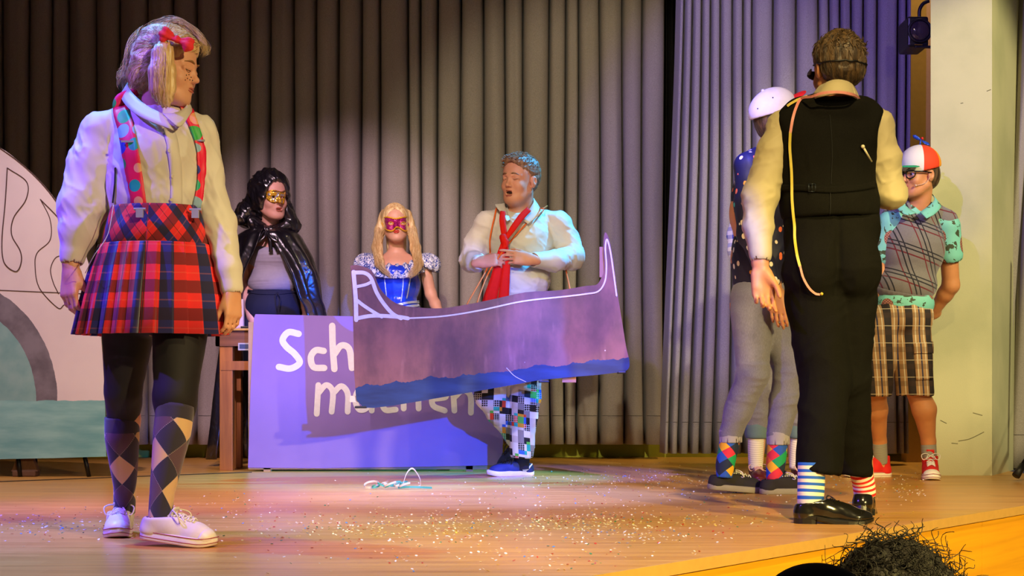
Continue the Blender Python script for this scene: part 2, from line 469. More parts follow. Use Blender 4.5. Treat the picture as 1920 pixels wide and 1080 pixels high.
def lay(bv, P, w, off=0.004, n=6, Yd=None, th=0.002, nx=3):
    """ribbon following pixel path P on a surface; w = width in px (number or one per point)"""
    C = catmull(P, n); W = np.interp(np.linspace(0, 1, len(C)), np.linspace(0, 1, len(P)), np.broadcast_to(w, len(P)))
    T = np.gradient(C, axis=0); T /= np.linalg.norm(T, axis=1)[:, None]+1e-9; Nn = np.stack([-T[:, 1], T[:, 0]], 1)
    rows = []
    for t in np.linspace(-0.5, 0.5, nx+1):
        row = []; last = None
        for c, nn, ww in zip(C, Nn, W):
            q = c+nn*ww*t; h, _ = hit(bv, q[0], q[1], off)
            row.append(h)
        good = [i for i, h in enumerate(row) if h is not None]
        if not good: row = [at(*(c+nn*ww*t), Yd) for c, nn, ww in zip(C, Nn, W)]
        else:
            for i in range(len(row)):
                if row[i] is None:
                    j = min(good, key=lambda g_: abs(g_-i)); q = C[i]+Nn[i]*W[i]*t; row[i] = at(q[0], q[1], row[j][1])
        rows.append(np.array(row))
    Gd = np.stack(rows, 1)
    Vs = []; L, R = Gd[:, 0], Gd[:, -1]
    V, Fc, uv = strip(L, R, th, nx)
    # replace the flat interpolation by the draped rows
    m = Gd.shape[0]*Gd.shape[1]; base = np.stack([L+(R-L)*t for t in np.linspace(0, 1, nx+1)], 1).reshape(-1, 3)
    D = Gd.reshape(-1, 3)-base
    return V+np.vstack([D, D]), Fc, uv
def disc(c, n, r, th=0.002, k=10):
    n = _n(n); a = _n(np.cross(n, [0.3, 0.2, 1.0])); b = np.cross(n, a); t = np.linspace(0, 2*math.pi, k, endpoint=False)
    ring = c+r*(np.cos(t)[:, None]*a+np.sin(t)[:, None]*b); V = np.vstack([ring, ring+n*th])
    return V, [tuple(range(k-1, -1, -1)), tuple(range(k, 2*k))]+[(i, (i+1) % k, (i+1) % k+k, i+k) for i in range(k)]
def sphere(c, r, n=12, m=8, R=None):
    V = []; Fc = []; r = np.broadcast_to(np.asarray(r, float), (3,))
    for i in range(m+1):
        th = math.pi*i/m
        for j in range(n):
            ph = 2*math.pi*j/n; V.append((math.sin(th)*math.cos(ph), math.sin(th)*math.sin(ph), math.cos(th)))
    V = np.array(V)*r
    if R is not None: V = V @ np.array(R).T
    for i in range(m):
        for j in range(n): Fc.append((i*n+j, (i+1)*n+j, (i+1)*n+(j+1) % n, i*n+(j+1) % n))
    return V+np.array(c), Fc
def rot(yaw=0, pitch=0, roll=0):
    """columns: side, forward, up.  yaw 0 faces the hall (-Y), + turns towards +X; pitch + looks up; roll + tips towards -X"""
    y, p, r = [math.radians(a) for a in (yaw, pitch, roll)]
    f = np.array([math.sin(y)*math.cos(p), -math.cos(y)*math.cos(p), math.sin(p)])
    s = _n(np.cross(f, [0, 0, 1.0])); u = np.cross(s, f)
    s2 = s*math.cos(r)+u*math.sin(r); u2 = -s*math.sin(r)+u*math.cos(r)
    return np.stack([s2, f, u2], 1)
# ---------------------------------------------------------------- skin, eyes
def skin(name, col, lip='#a8483f'):
    m = M(name, lambda g: g.mix(g.noise(14.0, 3.0).ss(0.3, 0.7), tuple(x*0.9 for x in srgb(col)[:3]), srgb(col)[:3]), rough=0.5, sss=0.12, bump=lambda g: g.noise(420.0, 2.0), bs=0.12, bd=0.002)
    l = M(name+'_lip', lip, rough=0.4)
    return [m, l]
EYEW = M('eye_white', '#e8e2dc', rough=0.15); EYED = M('eye_dark', '#241a14', rough=0.1)

def head(v, H, R, s=1.0, fem=False, mouth=0.0, smile=0.0, eyes='open', ears=True, wide=1.0):
    H = np.array(H, float); A = lambda x, y, z: H+R @ (np.array([x*wide, y, z])*s)
    e = lambda c, r, k=0.02, m=0, sub=False: v.ell(A(*c), np.array(r)*s*np.array([wide, 1, 1]), R, k*s, m, sub)
    c = lambda a, b, ra, rb=None, k=0.012, m=0, sub=False: v.cap(A(*a), A(*b), ra*s, (ra if rb is None else rb)*s, k*s, m, sub)
    e((0, -.018, .038), (.074, .094, .082)); e((0, .03, .03), (.064, .058, .07))
    e((0, .026, -.03), (.060, .062, .075), .025)
    jw = .040 if fem else .046
    for q in (-1, 1):
        c((q*.052, .0, -.055), (q*.022, .062, -.096), .018, .015, .03)
        e((q*.036, .060, -.034), (.022, .022, .022), .02)
        c((q*.012, .083, .020), (q*.044, .068, .018), .009 if fem else .012, .007, .012)
    e((0, .040, -.082), (jw, .040, .028), .025)
    e((0, .070, -.097), (.020, .018, .016), .018)
    e((0, .073, -.060), (.026, .018, .020), .015)
    for q in (-1, 1): e((q*.031, .090, .002), (.017, .014, .010), .010, sub=True)
    nw = .009 if fem else .011
    c((0, .084, .010), (0, .101, -.026), .0075, .009, .012); e((0, .103, -.029), (.0105, .011, .009), .008)
    for q in (-1, 1): e((q*nw, .091, -.034), (.0075, .010, .0065), .005)
    for q in (-1, 1): e((q*.0055, .098, -.0415), (.0032, .005, .003), .002, sub=True)
    zu, zl = -.0565, -.0675-mouth*0.014
    for q in (-1, 1):
        c((q*.002, .0905, zu+.0005), (q*(.021+smile*.006), .079, zu-.003+smile*.006), .0045, .0025, .004)
        c((q*.002, .0895, zl-.001), (q*(.019+smile*.006), .079, zl+.004+smile*.005+mouth*.004), .0052, .003, .004)
    if mouth: e((0, .090, (zu+zl)/2), (.017, .014, .004+.006*mouth), .003, sub=True)
    else: c((-.020, .083, -.0615+smile*.004), (0, .0935, -.0620), .0014, k=.003, sub=True); c((.020, .083, -.0615+smile*.004), (0, .0935, -.0620), .0014, k=.003, sub=True)
    if ears:
        for q in (-1, 1):
            e((q*.074, -.010, -.008), (.009, .018, .031), .006); e((q*.080, -.013, -.004), (.008, .014, .024), .004)
            e((q*.087, -.008, -.003), (.007, .009, .016), .004, sub=True)
    if eyes == 'closed':
        for q in (-1, 1): e((q*.031, .0765, .001), (.0155, .0085, .0105), .006); c((q*.019, .086, -.003), (q*.044, .080, -.003), .0014, k=.002, sub=True)
    elif eyes == 'low':
        for q in (-1, 1):
            c((q*.018, .084, .0035), (q*.045, .077, .0020), .0072, k=.006); c((q*.019, .0815, -.0085), (q*.043, .076, -.008), .0030, k=.005)
    else:
        for q in (-1, 1):
            c((q*.019, .083, .0085), (q*.044, .076, .0065), .0036, k=.005); c((q*.019, .081, -.0085), (q*.043, .076, -.008), .0028, k=.005)
    return A
def lips(par, A, s, mat, smile=0.0, mouth=0.0, full=1.0):
    zu, zl = -.0565, -.0675-mouth*0.014; mb = MB()
    for zz, r0, side_ in ((zu-.0012, .0042, 1), (zl+.0008, .0050, -1)):
        P = [A(q*.0225, .0775+(.001 if abs(q) < 1 else 0), -.0618+smile*.006+(-mouth*.007)) if abs(q) == 1 else A(q*.0225, .0945-.009*q*q-(.0004 if side_ > 0 else 0), zz+smile*.006*q*q*1.2-(.002*q*q if side_ > 0 else -.002*q*q)+(.0012*(abs(q) == .3)*side_)) for q in (-1, -.65, -.3, 0, .3, .65, 1)]
        C = catmull(P, 5); t = np.linspace(-1, 1, len(C)); mb.tube(C, r0*s*full*np.clip(1-np.abs(t)**2.2, .12, 1), 8)
    mb.build('lips', mat, par, smooth=True)
def comb(name, par, bv, mat, starts, ends, n, r, off=(.0008, .0035), seed=0, lift=0.0, segs=12, jit=.008, tip=.35, over=0.0):
    """strands lying on a built surface, from the polyline `starts` to the polyline `ends`"""
    rd = np.random.RandomState(seed); mb = MB(); S = catmull(starts, 8) if len(starts) > 1 else np.array(starts); Ee = catmull(ends, 8) if len(ends) > 1 else np.array(ends)
    for i in range(n):
        t = rd.uniform(); a = S[int(t*(len(S)-1))]+rd.normal(size=3)*jit; b = Ee[int(np.clip(t+rd.normal()*.06, 0, 1)*(len(Ee)-1))]+rd.normal(size=3)*jit*.6
        o = rd.uniform(*off); P = []
        for u in np.linspace(0, 1+over, segs):
            p = a+(b-a)*u; h = bv.find_nearest(Vector(p))
            if h[0] is None: continue
            q = np.array(h[0])+np.array(h[1])*(o+lift*math.sin(math.pi*min(u, 1)))
            P.append(q if u <= 1 else p)
        P = np.array(P); P[1:-1] = (P[:-2]+2*P[1:-1]+P[2:])/4
        mb.tube(catmull(P, 2), np.linspace(r, r*tip, 2*len(P)-1), 4, cap=False)
    return mb.build(name, mat, par, smooth=True)
def eyes(par, A, R, s, look=(0, 0), wide=1.0):
    for q in (-1, 1):
        mb = MB(); c = A(q*.031/1.0, .0715, .0)
        V, Fc = sphere(c, .0125*s); mb.add(V, Fc, 0)
        d = _n(R @ np.array([look[0], 1.0, look[1]])); V, Fc = disc(c+d*.0110*s, d, .0058*s, .0016*s, 14); mb.add(V, Fc, 1)
        mb.build('eye', [EYEW, EYED], par, smooth=True)
def lashes(par, A, s, z=-.003, mat=None):
    for q in (-1, 1):
        P = catmull([A(q*.0175, .0865, z+.001), A(q*.026, .0915, z-.002), A(q*.036, .0895, z-.002), A(q*.0465, .0790, z+.0015)], 5); mb = MB()
        mb.tube(P, np.interp(np.linspace(0, 1, len(P)), [0, .5, 1], [.0007, .0013, .0009])*s, 6); mb.build('eyelashes', mat or M('lash_brown', '#1c110c', rough=.8), par, smooth=True)
def brows(par, A, s, mat, q2=(-1, 1), dz=0.0, tilt=0.0, thick=1.0):
    for q in q2:
        P = catmull([A(q*.013, .0955, .0225+dz-tilt), A(q*.030, .0915, .0275+dz), A(q*.048, .074, .0215+dz+tilt)], 5)
        mb = MB(); mb.tube(P, np.interp(np.linspace(0, 1, len(P)), [0, .4, 1], [.0028, .0036, .0014])*s*thick, 6); mb.build('eyebrow', mat, par, smooth=True)

def hand(v, W, d, n, t, s=1.0, curl=(20, 35, 25), spread=1.0, thumb=(35, 20), m=0, curls=None):
    """W wrist; d towards the fingers; n out of the palm; t towards the thumb side"""
    d, n = _n(d), _n(n); n = _n(n-np.dot(n, d)*d); tt = _n(np.array(t)-np.dot(t, d)*d-np.dot(t, n)*n); W = np.array(W, float)
    Pt = lambda a, b, c: W+(d*a+tt*b+n*c)*s
    v.cap(Pt(-.03, 0, 0), Pt(.02, 0, 0), .026*s, .027*s, .02, m, flat=(n, 1.25))
    for b, e in ((.024, .030), (.008, .011), (-.009, -.009), (-.022, -.028)):
        v.cap(Pt(.012, b*.8, .0), Pt(.088, e, 0), .0165*s, .0125*s, .010, m)
    v.cap(Pt(.02, .018, .006), Pt(.05, .030, .010), .017*s, .014*s, .012, m)
    v.cap(Pt(.02, -.020, .006), Pt(.06, -.024, .006), .014*s, .012*s, .012, m)
    tips = []
    L = [(.030, .043, .025, .021, .0088), (.011, .047, .029, .022, .0092), (-.009, .044, .027, .021, .0088), (-.028, .035, .021, .018, .0078)]
    for i, (b, l1, l2, l3, r) in enumerate(L):
        c3 = curls[i] if curls else tuple(c+(i-1.5)*3 for c in curl)
        p = Pt(.088+(.004 if i in (1, 2) else 0), b, 0); base = _n(d+tt*(b*1.2*spread)); ang = 0
        for l, r2, c in zip((l1, l2, l3), (r, r*.93, r*.84), c3):
            ang += math.radians(c); q = p+(base*math.cos(ang)+n*math.sin(ang))*l*s
            v.cap(p, q, r2*s*1.03, r2*s*.95, .0035, m); p = q
        tips.append(p)
    a0, a1 = math.radians(thumb[0]), math.radians(thumb[1])
    p = Pt(.022, .022, .008); dir1 = _n(d*math.cos(a0)+tt*math.sin(a0)*.9+n*.35); q = p+dir1*.045*s
    v.cap(p, q, .0145*s, .0115*s, .012, m)
    dir2 = _n(dir1*math.cos(a1)+(d*.6-tt*.55+n*.6)*math.sin(a1)); p2 = q+dir2*.033*s; v.cap(q, p2, .0108*s, .0098*s, .004, m)
    dir3 = _n(dir2*math.cos(a1*.8)+(d*.5-tt*.6+n*.5)*math.sin(a1*.8)); p3 = p2+dir3*.026*s; v.cap(p2, p3, .0098*s, .0082*s, .003, m)
    return tips+[p3]

def arm(v, S, E_, W, r=(.052, .043, .040, .026), m=0, k=.02):
    v.cap(S, E_, r[0], r[1], k, m); E_, W = np.array(E_, float), np.array(W, float)
    mid = E_+(W-E_)*.3; v.cap(E_, mid, r[1]*.95, r[2], k, m); v.cap(mid, W, r[2], r[3], k, m)
def leg(v, Hp, K, An, r=(.085, .055, .052, .038), back=(0, .015, 0), m=0, k=.025):
    Hp, K, An = [np.array(q, float) for q in (Hp, K, An)]
    v.cap(Hp, K, r[0], r[1], k, m); c = K+(An-K)*.3+np.array(back); v.cap(K, c, r[1]*.95, r[2], k, m); v.cap(c, An, r[2], r[3], k, m)
def torso(v, P, C, N, sh, w=(.15, .13, .16), d=.11, m=0):
    """P pelvis centre, C chest centre, N base of neck, sh shoulder joints"""
    P, C, N = [np.array(q, float) for q in (P, C, N)]
    v.ell(P, (w[0], d, .12), k=.04, m=m); mid = (P+C)/2
    v.ell(mid, (w[1], d*.92, .16), k=.05, m=m); v.ell(C, (w[2], d*1.05, .17), k=.05, m=m)
    for S in sh: v.cap(N+(np.array(S)-N)*.25-[0, 0, .03], np.array(S)-[0, 0, .012], .042, .042, .04, m)
def neck(v, N, H, R, r=.052, s=1.0, m=0):
    v.cap(np.array(N), np.array(H)+R @ np.array([0, -.022, -.05])*s, r*1.08, r, .025, m)

# ---------------------------------------------------------------- footwear and legwear
def orient(d, up=(0, 0, 1)):
    """columns: forward, side (left of forward), up"""
    f = _n(d); sd = _n(np.cross(up, f)); return np.stack([f, sd, np.cross(f, sd)], 1)
def outline(L, W, side=1, n=40):
    t = np.linspace(0, 2*math.pi, n, endpoint=False); x = L*(0.5-0.5*np.cos(t)); u = x/L
    half = W/2*np.interp(u, [0, .01, .04, .1, .3, .5, .68, .85, .93, .98, 1.0], [0, .28, .50, .68, .78, .84, 1.0, .90, .72, .42, 0])
    y = np.where(t < math.pi, half, -half); off = side*W*.06*np.interp(u, [0, .5, .8, 1], [0, -.6, 0, .9])
    return x, y+off
def sneaker(par, heel, d, L=.27, W=.098, side=1, pitch=0.0, high=False, upper=None, rubber=None, lacem=None, stripe=None, toe=None, up=None, patch=None, name='shoe'):
    """side: +1 when the inner edge lies left of forward. pitch lifts the heel about the toe ball"""
    f = _n(np.array([d[0], d[1], 0.0])); a = math.radians(pitch); fu = f*math.cos(a)-np.array([0, 0, 1])*math.sin(a)
    R = orient(fu); O = np.array(heel, float); T = lambda x, y, z: O+R @ np.array([x, y, z]); TV = lambda P: O+np.asarray(P) @ R.T
    x, y = outline(L, W, side); n = len(x); mb = MB(); hs = .028
    rise = lambda xx: np.where(xx > .8*L, (xx-.8*L)**2/(L*.2)**2*.010, 0)
    lay_ = [(0.97, 0.0), (1.0, .004), (1.0, hs-.003), (.96, hs)]
    Vv = []
    for sc, z in lay_:
        Vv.append(np.stack([(x-L/2)*sc+L/2, y*sc, z+rise(x)], 1))
    Vv = np.concatenate(Vv); Fc = [tuple(range(n-1, -1, -1)), tuple(3*n+i for i in range(n))]
    for r in range(3):
        for i in range(n): Fc.append((r*n+i, r*n+(i+1) % n, (r+1)*n+(i+1) % n, (r+1)*n+i))
    mb.add(TV(Vv), Fc); sh_empty = None
    # upper
    v = Vol(.0042)
    w2 = W/2; ah = .125 if high else .075
    v.ell(T(.76*L, 0, .030), (.20*L, w2*.86, .036), R, k=.02, m=0)
    v.cap(T(.70*L, 0, .036), T(.36*L, 0, .058), .036, .040, .02, 0)
    v.cap(T(.45*L, 0, .03), T(.14*L, 0, .032), w2*.76, w2*.68, .02, 0)
    v.cap(T(.165*L, 0, .035), T(.19*L, 0, ah), .038, .041, .02, 0); v.cap(T(.36*L, 0, .058), T(.25*L, 0, ah), .038, .041, .02, 0)
    v.cut(T(0, 0, hs-.010), R @ np.array([0, 0, -1.0]))
    v.cut(T(.2*L, 0, ah-.002), R @ _n([-.12, 0, 1.0]), k=.008)
    v.cap(T(.21*L, 0, ah-.03), T(.22*L, 0, ah+.05), .035, .038, .006, 0, sub=True)
    up_o, bv = vobj(name, v, [upper], par)
    so = mb.build('rubber_sole', rubber, up_o, smooth=True)
    for mod in so.modifiers: pass
    if stripe:
        sb = MB()
        for zz, rr in ((hs-.002, .0013), (.010, .0010)):
            P = np.stack([(x-L/2)*1.010+L/2, y*1.02, zz+rise(x)], 1); P = TV(np.vstack([P, P[:1]])); sb.tube(P, rr, 5, cap=False)
            if zz == hs-.002: pass
        sb.build('foxing_stripe', stripe, up_o, smooth=True)
    if toe:
        tv = Vol(.004); tv.ell(T(.79*L, 0, .029), (.198*L, w2*.93, .034), R, k=.01)
        tv.cut(T(.775*L, 0, 0), R @ np.array([-1.0, 0, .35])); tv.cut(T(0, 0, hs-.012), R @ np.array([0, 0, -1.0])); vobj('toe_cap', tv, [toe], up_o)
    # tongue and laces
    lb = MB(); rows = 6 if high else 5
    top = lambda t: T((.70-.33*t)*L, 0, .068+(ah-.060)*t**1.3+(.0 if not high else .006*t))
    dn = R @ np.array([0, 0, -1.0])
    def surf(t, yy):
        p = top(t)+R @ np.array([.006, yy, .06]); dr = R @ _n([-.1, 0, -1.0]); h = bv.ray_cast(Vector(p), Vector(dr))
        return (np.array(h[0])+np.array(h[1])*.0025) if h[0] is not None else top(t)+R @ np.array([0, yy, 0])
    for i in range(rows):
        t = i/(rows-1)*.86
        a_, b_ = surf(t, -.020), surf(t, .020); a2, b2 = surf(min(1, t+.14), -.020), surf(min(1, t+.14), .020)
        m1 = surf(t+.05, 0)+R @ np.array([0, 0, .003])
        lb.tube(catmull([a_, m1, b2], 4), .0026, 6); lb.tube(catmull([b_, m1+R @ np.array([0, 0, .002]), a2], 4), .0026, 6)
    k0 = surf(.86, 0)+R @ np.array([.004, 0, .006])
    for q in (-1, 1):
        lb.tube(catmull([k0, k0+R @ np.array([.0, q*.025, .012]), k0+R @ np.array([.025, q*.048, .004]), k0+R @ np.array([.035, q*.040, -.020]), k0+R @ np.array([.018, q*.018, -.012]), k0], 5), .0024, 6)
        lb.tube(catmull([k0, k0+R @ np.array([.02, q*.014, .002]), k0+R @ np.array([.045, q*.026, -.018])], 4), .0022, 6)
    lb.build('laces', lacem or rubber, up_o, smooth=True)
    tv = Vol(.004); tv.box(T(.385*L, 0, ah+.008), (.004, .022, .030), R @ np.array([[math.cos(.5), 0, math.sin(.5)], [0, 1, 0], [-math.sin(.5), 0, math.cos(.5)]]), rd=.004)
    to, tb = vobj('tongue', tv, [upper], up_o)
    return up_o, T, R, bv
def sock(par, P, r, mat, name='sock', n=40, flat=None, off=0.0):
    P2 = catmull(P, 8); r2 = np.interp(np.linspace(0, 1, len(P2)), np.linspace(0, 1, len(P)), r)
    V, Fc, uv = tube(P2, r2, n, True, flat)
    # seam column so the pattern wraps cleanly
    m = len(P2); Vs = V.reshape(m, n, 3); Vs = np.concatenate([Vs, Vs[:, :1]], 1).reshape(-1, 3); k = n+1
    a = (np.linspace(0, 1, k)+off); L = np.concatenate([[0], np.cumsum(np.linalg.norm(np.diff(P2, axis=0), axis=1))])
    uv = np.stack([np.tile(a, m), np.repeat(L, k)], 1)
    Fc = [(i*k+j, i*k+j+1, (i+1)*k+j+1, (i+1)*k+j) for i in range(m-1) for j in range(n)]+[tuple(range(n-1, -1, -1)), tuple((m-1)*k+j for j in range(n))]
    return mesh(name, Vs, Fc, mat, par, uv=uv)
FAB = lambda g: g.noise(900.0, 1.0)

def inpoly(x, y, P):
    c = False; n = len(P)
    for i in range(n):
        x1, y1 = P[i]; x2, y2 = P[(i+1) % n]
        if (y1 > y) != (y2 > y) and x < (x2-x1)*(y-y1)/(y2-y1)+x1: c = not c
    return c
def face_mask(par, bv, outline_, holes, step, Y0, mat, trim, tr, off=.007, name='mask'):
    """a stiff half mask laid over the face; outline and eye holes in pixels"""
    xs = [p[0] for p in outline_]; ys = [p[1] for p in outline_]; X = np.arange(min(xs), max(xs)+step, step); Yv = np.arange(min(ys), max(ys)+step, step)
    OP = catmull(list(outline_)+[outline_[0]], 5)[:-1]; D = np.zeros((len(X), len(Yv)))
    for i, x in enumerate(X):
        for j, y in enumerate(Yv):
            h, n = hit(bv, x, y, off=0); D[i, j] = h[1] if h is not None and abs(h[1]-Y0) < .3 else np.nan
    m = np.nanmean(D); D = np.where(np.isnan(D), np.nanmax(D), D)
    for _ in range(3):
        E2 = np.pad(D, 1, mode='edge'); D = np.minimum(D, (E2[:-2, 1:-1]+E2[2:, 1:-1]+E2[1:-1, :-2]+E2[1:-1, 2:])/4)
    E2 = np.pad(D, 1, mode='edge'); D = (E2[:-2, 1:-1]+E2[2:, 1:-1]+E2[1:-1, :-2]+E2[1:-1, 2:]+D)/5-off
    idx = {}; V = []; Fc = []
    def vid(i, j):
        if (i, j) not in idx: idx[(i, j)] = len(V); V.append(at(X[i], Yv[j], D[i, j]))
        return idx[(i, j)]
    for i in range(len(X)-1):
        for j in range(len(Yv)-1):
            cx, cy = (X[i]+X[i+1])/2, (Yv[j]+Yv[j+1])/2
            if inpoly(cx, cy, OP) and not any(((cx-h[0])/h[2])**2+((cy-h[1])/h[3])**2 < 1 for h in holes):
                Fc.append((vid(i, j), vid(i, j+1), vid(i+1, j+1), vid(i+1, j)))
    o = mesh(name, np.array(V), Fc, mat, par); so = o.modifiers.new('thickness', 'SOLIDIFY'); so.thickness = .003
    def dep(x, y):
        i = int(np.clip(round((x-X[0])/step), 0, len(X)-1)); j = int(np.clip(round((y-Yv[0])/step), 0, len(Yv)-1)); return D[i, j]
    mb = MB(); P = np.array([at(x, y, dep(x, y)-.002) for x, y in np.vstack([OP, OP[:2]])]); mb.tube(P, tr, 6, cap=False)
    for h in holes:
        t = np.linspace(0, 2*math.pi, 17); mb.tube([at(h[0]+h[2]*math.cos(a), h[1]+h[3]*math.sin(a), dep(h[0]+h[2]*math.cos(a), h[1]+h[3]*math.sin(a))-.001) for a in t], tr*.5, 5, cap=False)
    mb.build('mask_trim', trim, o, smooth=True); return o
def collar_leaf(par, P, T, B, mat, th=.0035):
    T, B = catmull([P(*q) for q in T], 5), catmull([P(*q) for q in B], 5); V, Fc, uv = strip(T, B, th, 3); mb = MB(); mb.add(V, Fc); return mb.build('collar', mat, par, smooth=True)

# ================================================================ THE SETTING
YB = 11.9
FLOORM = M('stage_boards', lambda g: (lambda pl, gr: g.mix(gr, g.mix(pl, '#dba24a', '#e6b058'), g.mix(pl, '#b87c30', '#cb8f3c')))(
    ((g.x*0.35+7.3*(g.y/0.11).floor()*0.618).frac()*0.5+((g.y/0.11).floor()*0.3717).frac()*0.5), g.noise(1.0, 6.0, g.vec(g.x*1.6, g.y*26.0, 0.0), 0.62).ss(0.30, 0.74)),
    rough=lambda g: g.noise(1.0, 4.0, g.vec(g.x*2.0, g.y*14.0, 0.0))*0.20+0.22,
    bump=lambda g: g.noise(1.0, 3.0, g.vec(g.x*3.0, g.y*60.0, 0.0))+(g.y/0.11).frac().lt(0.02)*-1.2, bs=0.10, bd=0.002, spec=0.45)
A_ = floor_pt(1040, 1090); B_ = floor_pt(1925, 946.5)
ed = _n(B_-A_); A0 = A_-ed*4.0; B0 = B_+ed*1.3
Ls = -6.0
PL = [(Ls, A0[1]-1.5), (A0[0], A0[1]), (B0[0], B0[1]), (B0[0], YB), (Ls, YB)]
def flat_poly(name, P, z0, z1, mat, kind='structure'):
    n = len(P); V = [(p[0], p[1], z0) for p in P]+[(p[0], p[1], z1) for p in P]
    Fc = [tuple(range(n-1, -1, -1)), tuple(range(n, 2*n))]+[(i, (i+1) % n, (i+1) % n+n, i+n) for i in range(n)]
    o = mesh(name, V, Fc, mat, smooth=False); tag(o, kind=kind); return o
floor_o = flat_poly('floor', PL, -0.03, 0.0, FLOORM)
FRONTM = M('stage_front_wood', lambda g: g.mix(g.noise(1.0, 5.0, g.vec(g.x*1.2, g.y*1.2, g.z*30.0), 0.6).ss(0.3, 0.75), '#f5ab14', '#dd9610'), rough=0.55,
    bump=lambda g: g.noise(1.0, 4.0, g.vec(g.x*2, g.y*2, g.z*60.0)), bs=0.1, bd=0.003)
nrm = np.array([ed[1], -ed[0], 0])
def wall_strip(name, P, Q, z0, z1, th, mat, nvec):
    P, Q = np.array(P, float), np.array(Q, float); V = []
    for b in (P, Q):
        for o_ in (0, th):
            for z in (z0, z1): V.append([b[0]+nvec[0]*o_, b[1]+nvec[1]*o_, z])
    o = mesh(name, V, [(0, 1, 3, 2), (4, 6, 7, 5), (0, 4, 5, 1), (2, 3, 7, 6), (0, 2, 6, 4), (1, 5, 7, 3)], mat, smooth=False); tag(o, kind='structure'); return o
seamP = at(1841, 990, 1.0); # seam between two front panels
den = (seamP[0]*ed[1]-ed[0]*1.0); t_s = (A_[1]*seamP[0]-A_[0])/(-den) if abs(den) > 1e-6 else 3
S_ = A_+ed*((A_[0]-seamP[0]*A_[1])/(seamP[0]*ed[1]-ed[0]))
wall_strip('wall_stage_front', A0, S_-ed*.002, -1.12, -0.035, -0.02, FRONTM, nrm)
wall_strip('wall_stage_front_far', S_+ed*.002, B0, -1.12, -0.035, -0.02, FRONTM, nrm)
wall_strip('trim_stage_nosing', A0, B0, -0.034, 0.001, 0.012, M('nosing_wood', '#cf9f55', rough=0.4), nrm)
HALLF = M('hall_floor', '#2b241f', rough=0.6)
flat_poly('floor_hall', [(-8, -3), (12, -3), (12, 12), (-8, 12)], -1.16, -1.12, HALLF)
# back wall: green-painted, seen only under the curtain hem
WALLG = M('back_wall_paint', lambda g: g.mix(g.noise(3.0, 3.0).ss(.3, .7), '#a9b02c', '#bcc23a'), rough=0.7)
mesh('wall_back', [(Ls, YB-.05, 0), (4.8, YB-.05, 0), (4.8, YB-.05, 5.2), (Ls, YB-.05, 5.2), (Ls, YB+.05, 0), (4.8, YB+.05, 0), (4.8, YB+.05, 5.2), (Ls, YB+.05, 5.2)],
     [(0, 1, 2, 3), (5, 4, 7, 6), (4, 0, 3, 7), (1, 5, 6, 2), (3, 2, 6, 7), (4, 5, 1, 0)], WALLG, smooth=False)['kind'] = 'structure'
bb = MB(); bb.box((Ls, 11.42, 0), (2.35, 11.46, 0.16)); bo = bb.build('baseboard_back', WALLG); tag(bo, kind='structure')
# column at the proscenium, right
PLASTER = M('painted_plaster', lambda g: g.mix(g.noise(2.2, 5.0).ss(.35, .7), '#c5c29a', '#b3b38c'), rough=0.75, bump=lambda g: g.noise(260.0, 3.0), bs=0.35, bd=0.003)
YC = 8.97
c0, c1 = at(1745, 0, YC)[0], at(1860, 0, YC)[0]
V = [(c0, YC, 0), (c1, YC, 0), (c1+.62, YC+1.2, 0), (c0*(YC+1.2)/YC+.03, YC+1.2, 0)]
V = V+[(a, b, 5.2) for a, b, _ in V]
o = mesh('wall_column', V, [(3, 2, 1, 0), (4, 5, 6, 7), (0, 1, 5, 4), (1, 2, 6, 5), (2, 3, 7, 6), (3, 0, 4, 7)], PLASTER, smooth=False); tag(o, kind='structure')
sc_ = MB()
for pts in ([(1806, 193), (1801, 194)], [(1858, 168), (1850, 171)], [(1797, 827), (1818, 823), (1845, 810)], [(1763, 788), (1775, 794)], [(1824, 774), (1842, 779)], [(1784, 831), (1796, 832)]):
    P = catmull([at(a, b, YC-.0005) for a, b in pts], 5); sc_.tube(P, .0022, 4, flat=((0, 1, 0), .2))
tag(sc_.build('trim_scuffs', M('scuff', '#6d6a4d', rough=.9)), kind='structure')
# side wall piece behind the lamp
TAN = M('tan_side_wall', '#b58f4a', rough=.8)
mb = MB(); mb.box((at(1700, 0, 10.6)[0], 10.6, 0), (at(1700, 0, 10.6)[0]+.9, 10.75, 5.2)); tag(mb.build('wall_side', TAN), kind='structure')
mb = MB(); mb.box((4.75, 9.2, 0), (4.85, YB, 5.2)); tag(mb.build('wall_right', PLASTER), kind='structure')
mb = MB(); mb.box((Ls-.1, 4, 0), (Ls, YB, 5.2)); tag(mb.build('wall_left', M('dark_wall', '#1b1820', rough=.9)), kind='structure')
mb = MB(); mb.box((Ls, 3.2, 5.2), (4.85, YB, 5.3)); tag(mb.build('ceiling', M('dark_ceiling', '#141216', rough=.9)), kind='structure')
# thin joint line of the stage floor, left
mb = MB(); a, b = floor_pt(-60, 906), floor_pt(470, 886)
dd = _n(b-a); nn = np.array([-dd[1], dd[0], 0])*.014
mb.add([a+nn*-1+[0, 0, .0], b-nn, b+nn, a+nn, a-nn+[0, 0, .004], b-nn+[0, 0, .004], b+nn+[0, 0, .004], a+nn+[0, 0, .004]], [(3, 2, 1, 0), (4, 5, 6, 7), (0, 1, 5, 4), (1, 2, 6, 5), (2, 3, 7, 6), (3, 0, 4, 7)])
tag(mb.build('trim_floor_joint', M('joint_dark', '#3a2a1a', rough=.7)), kind='structure')

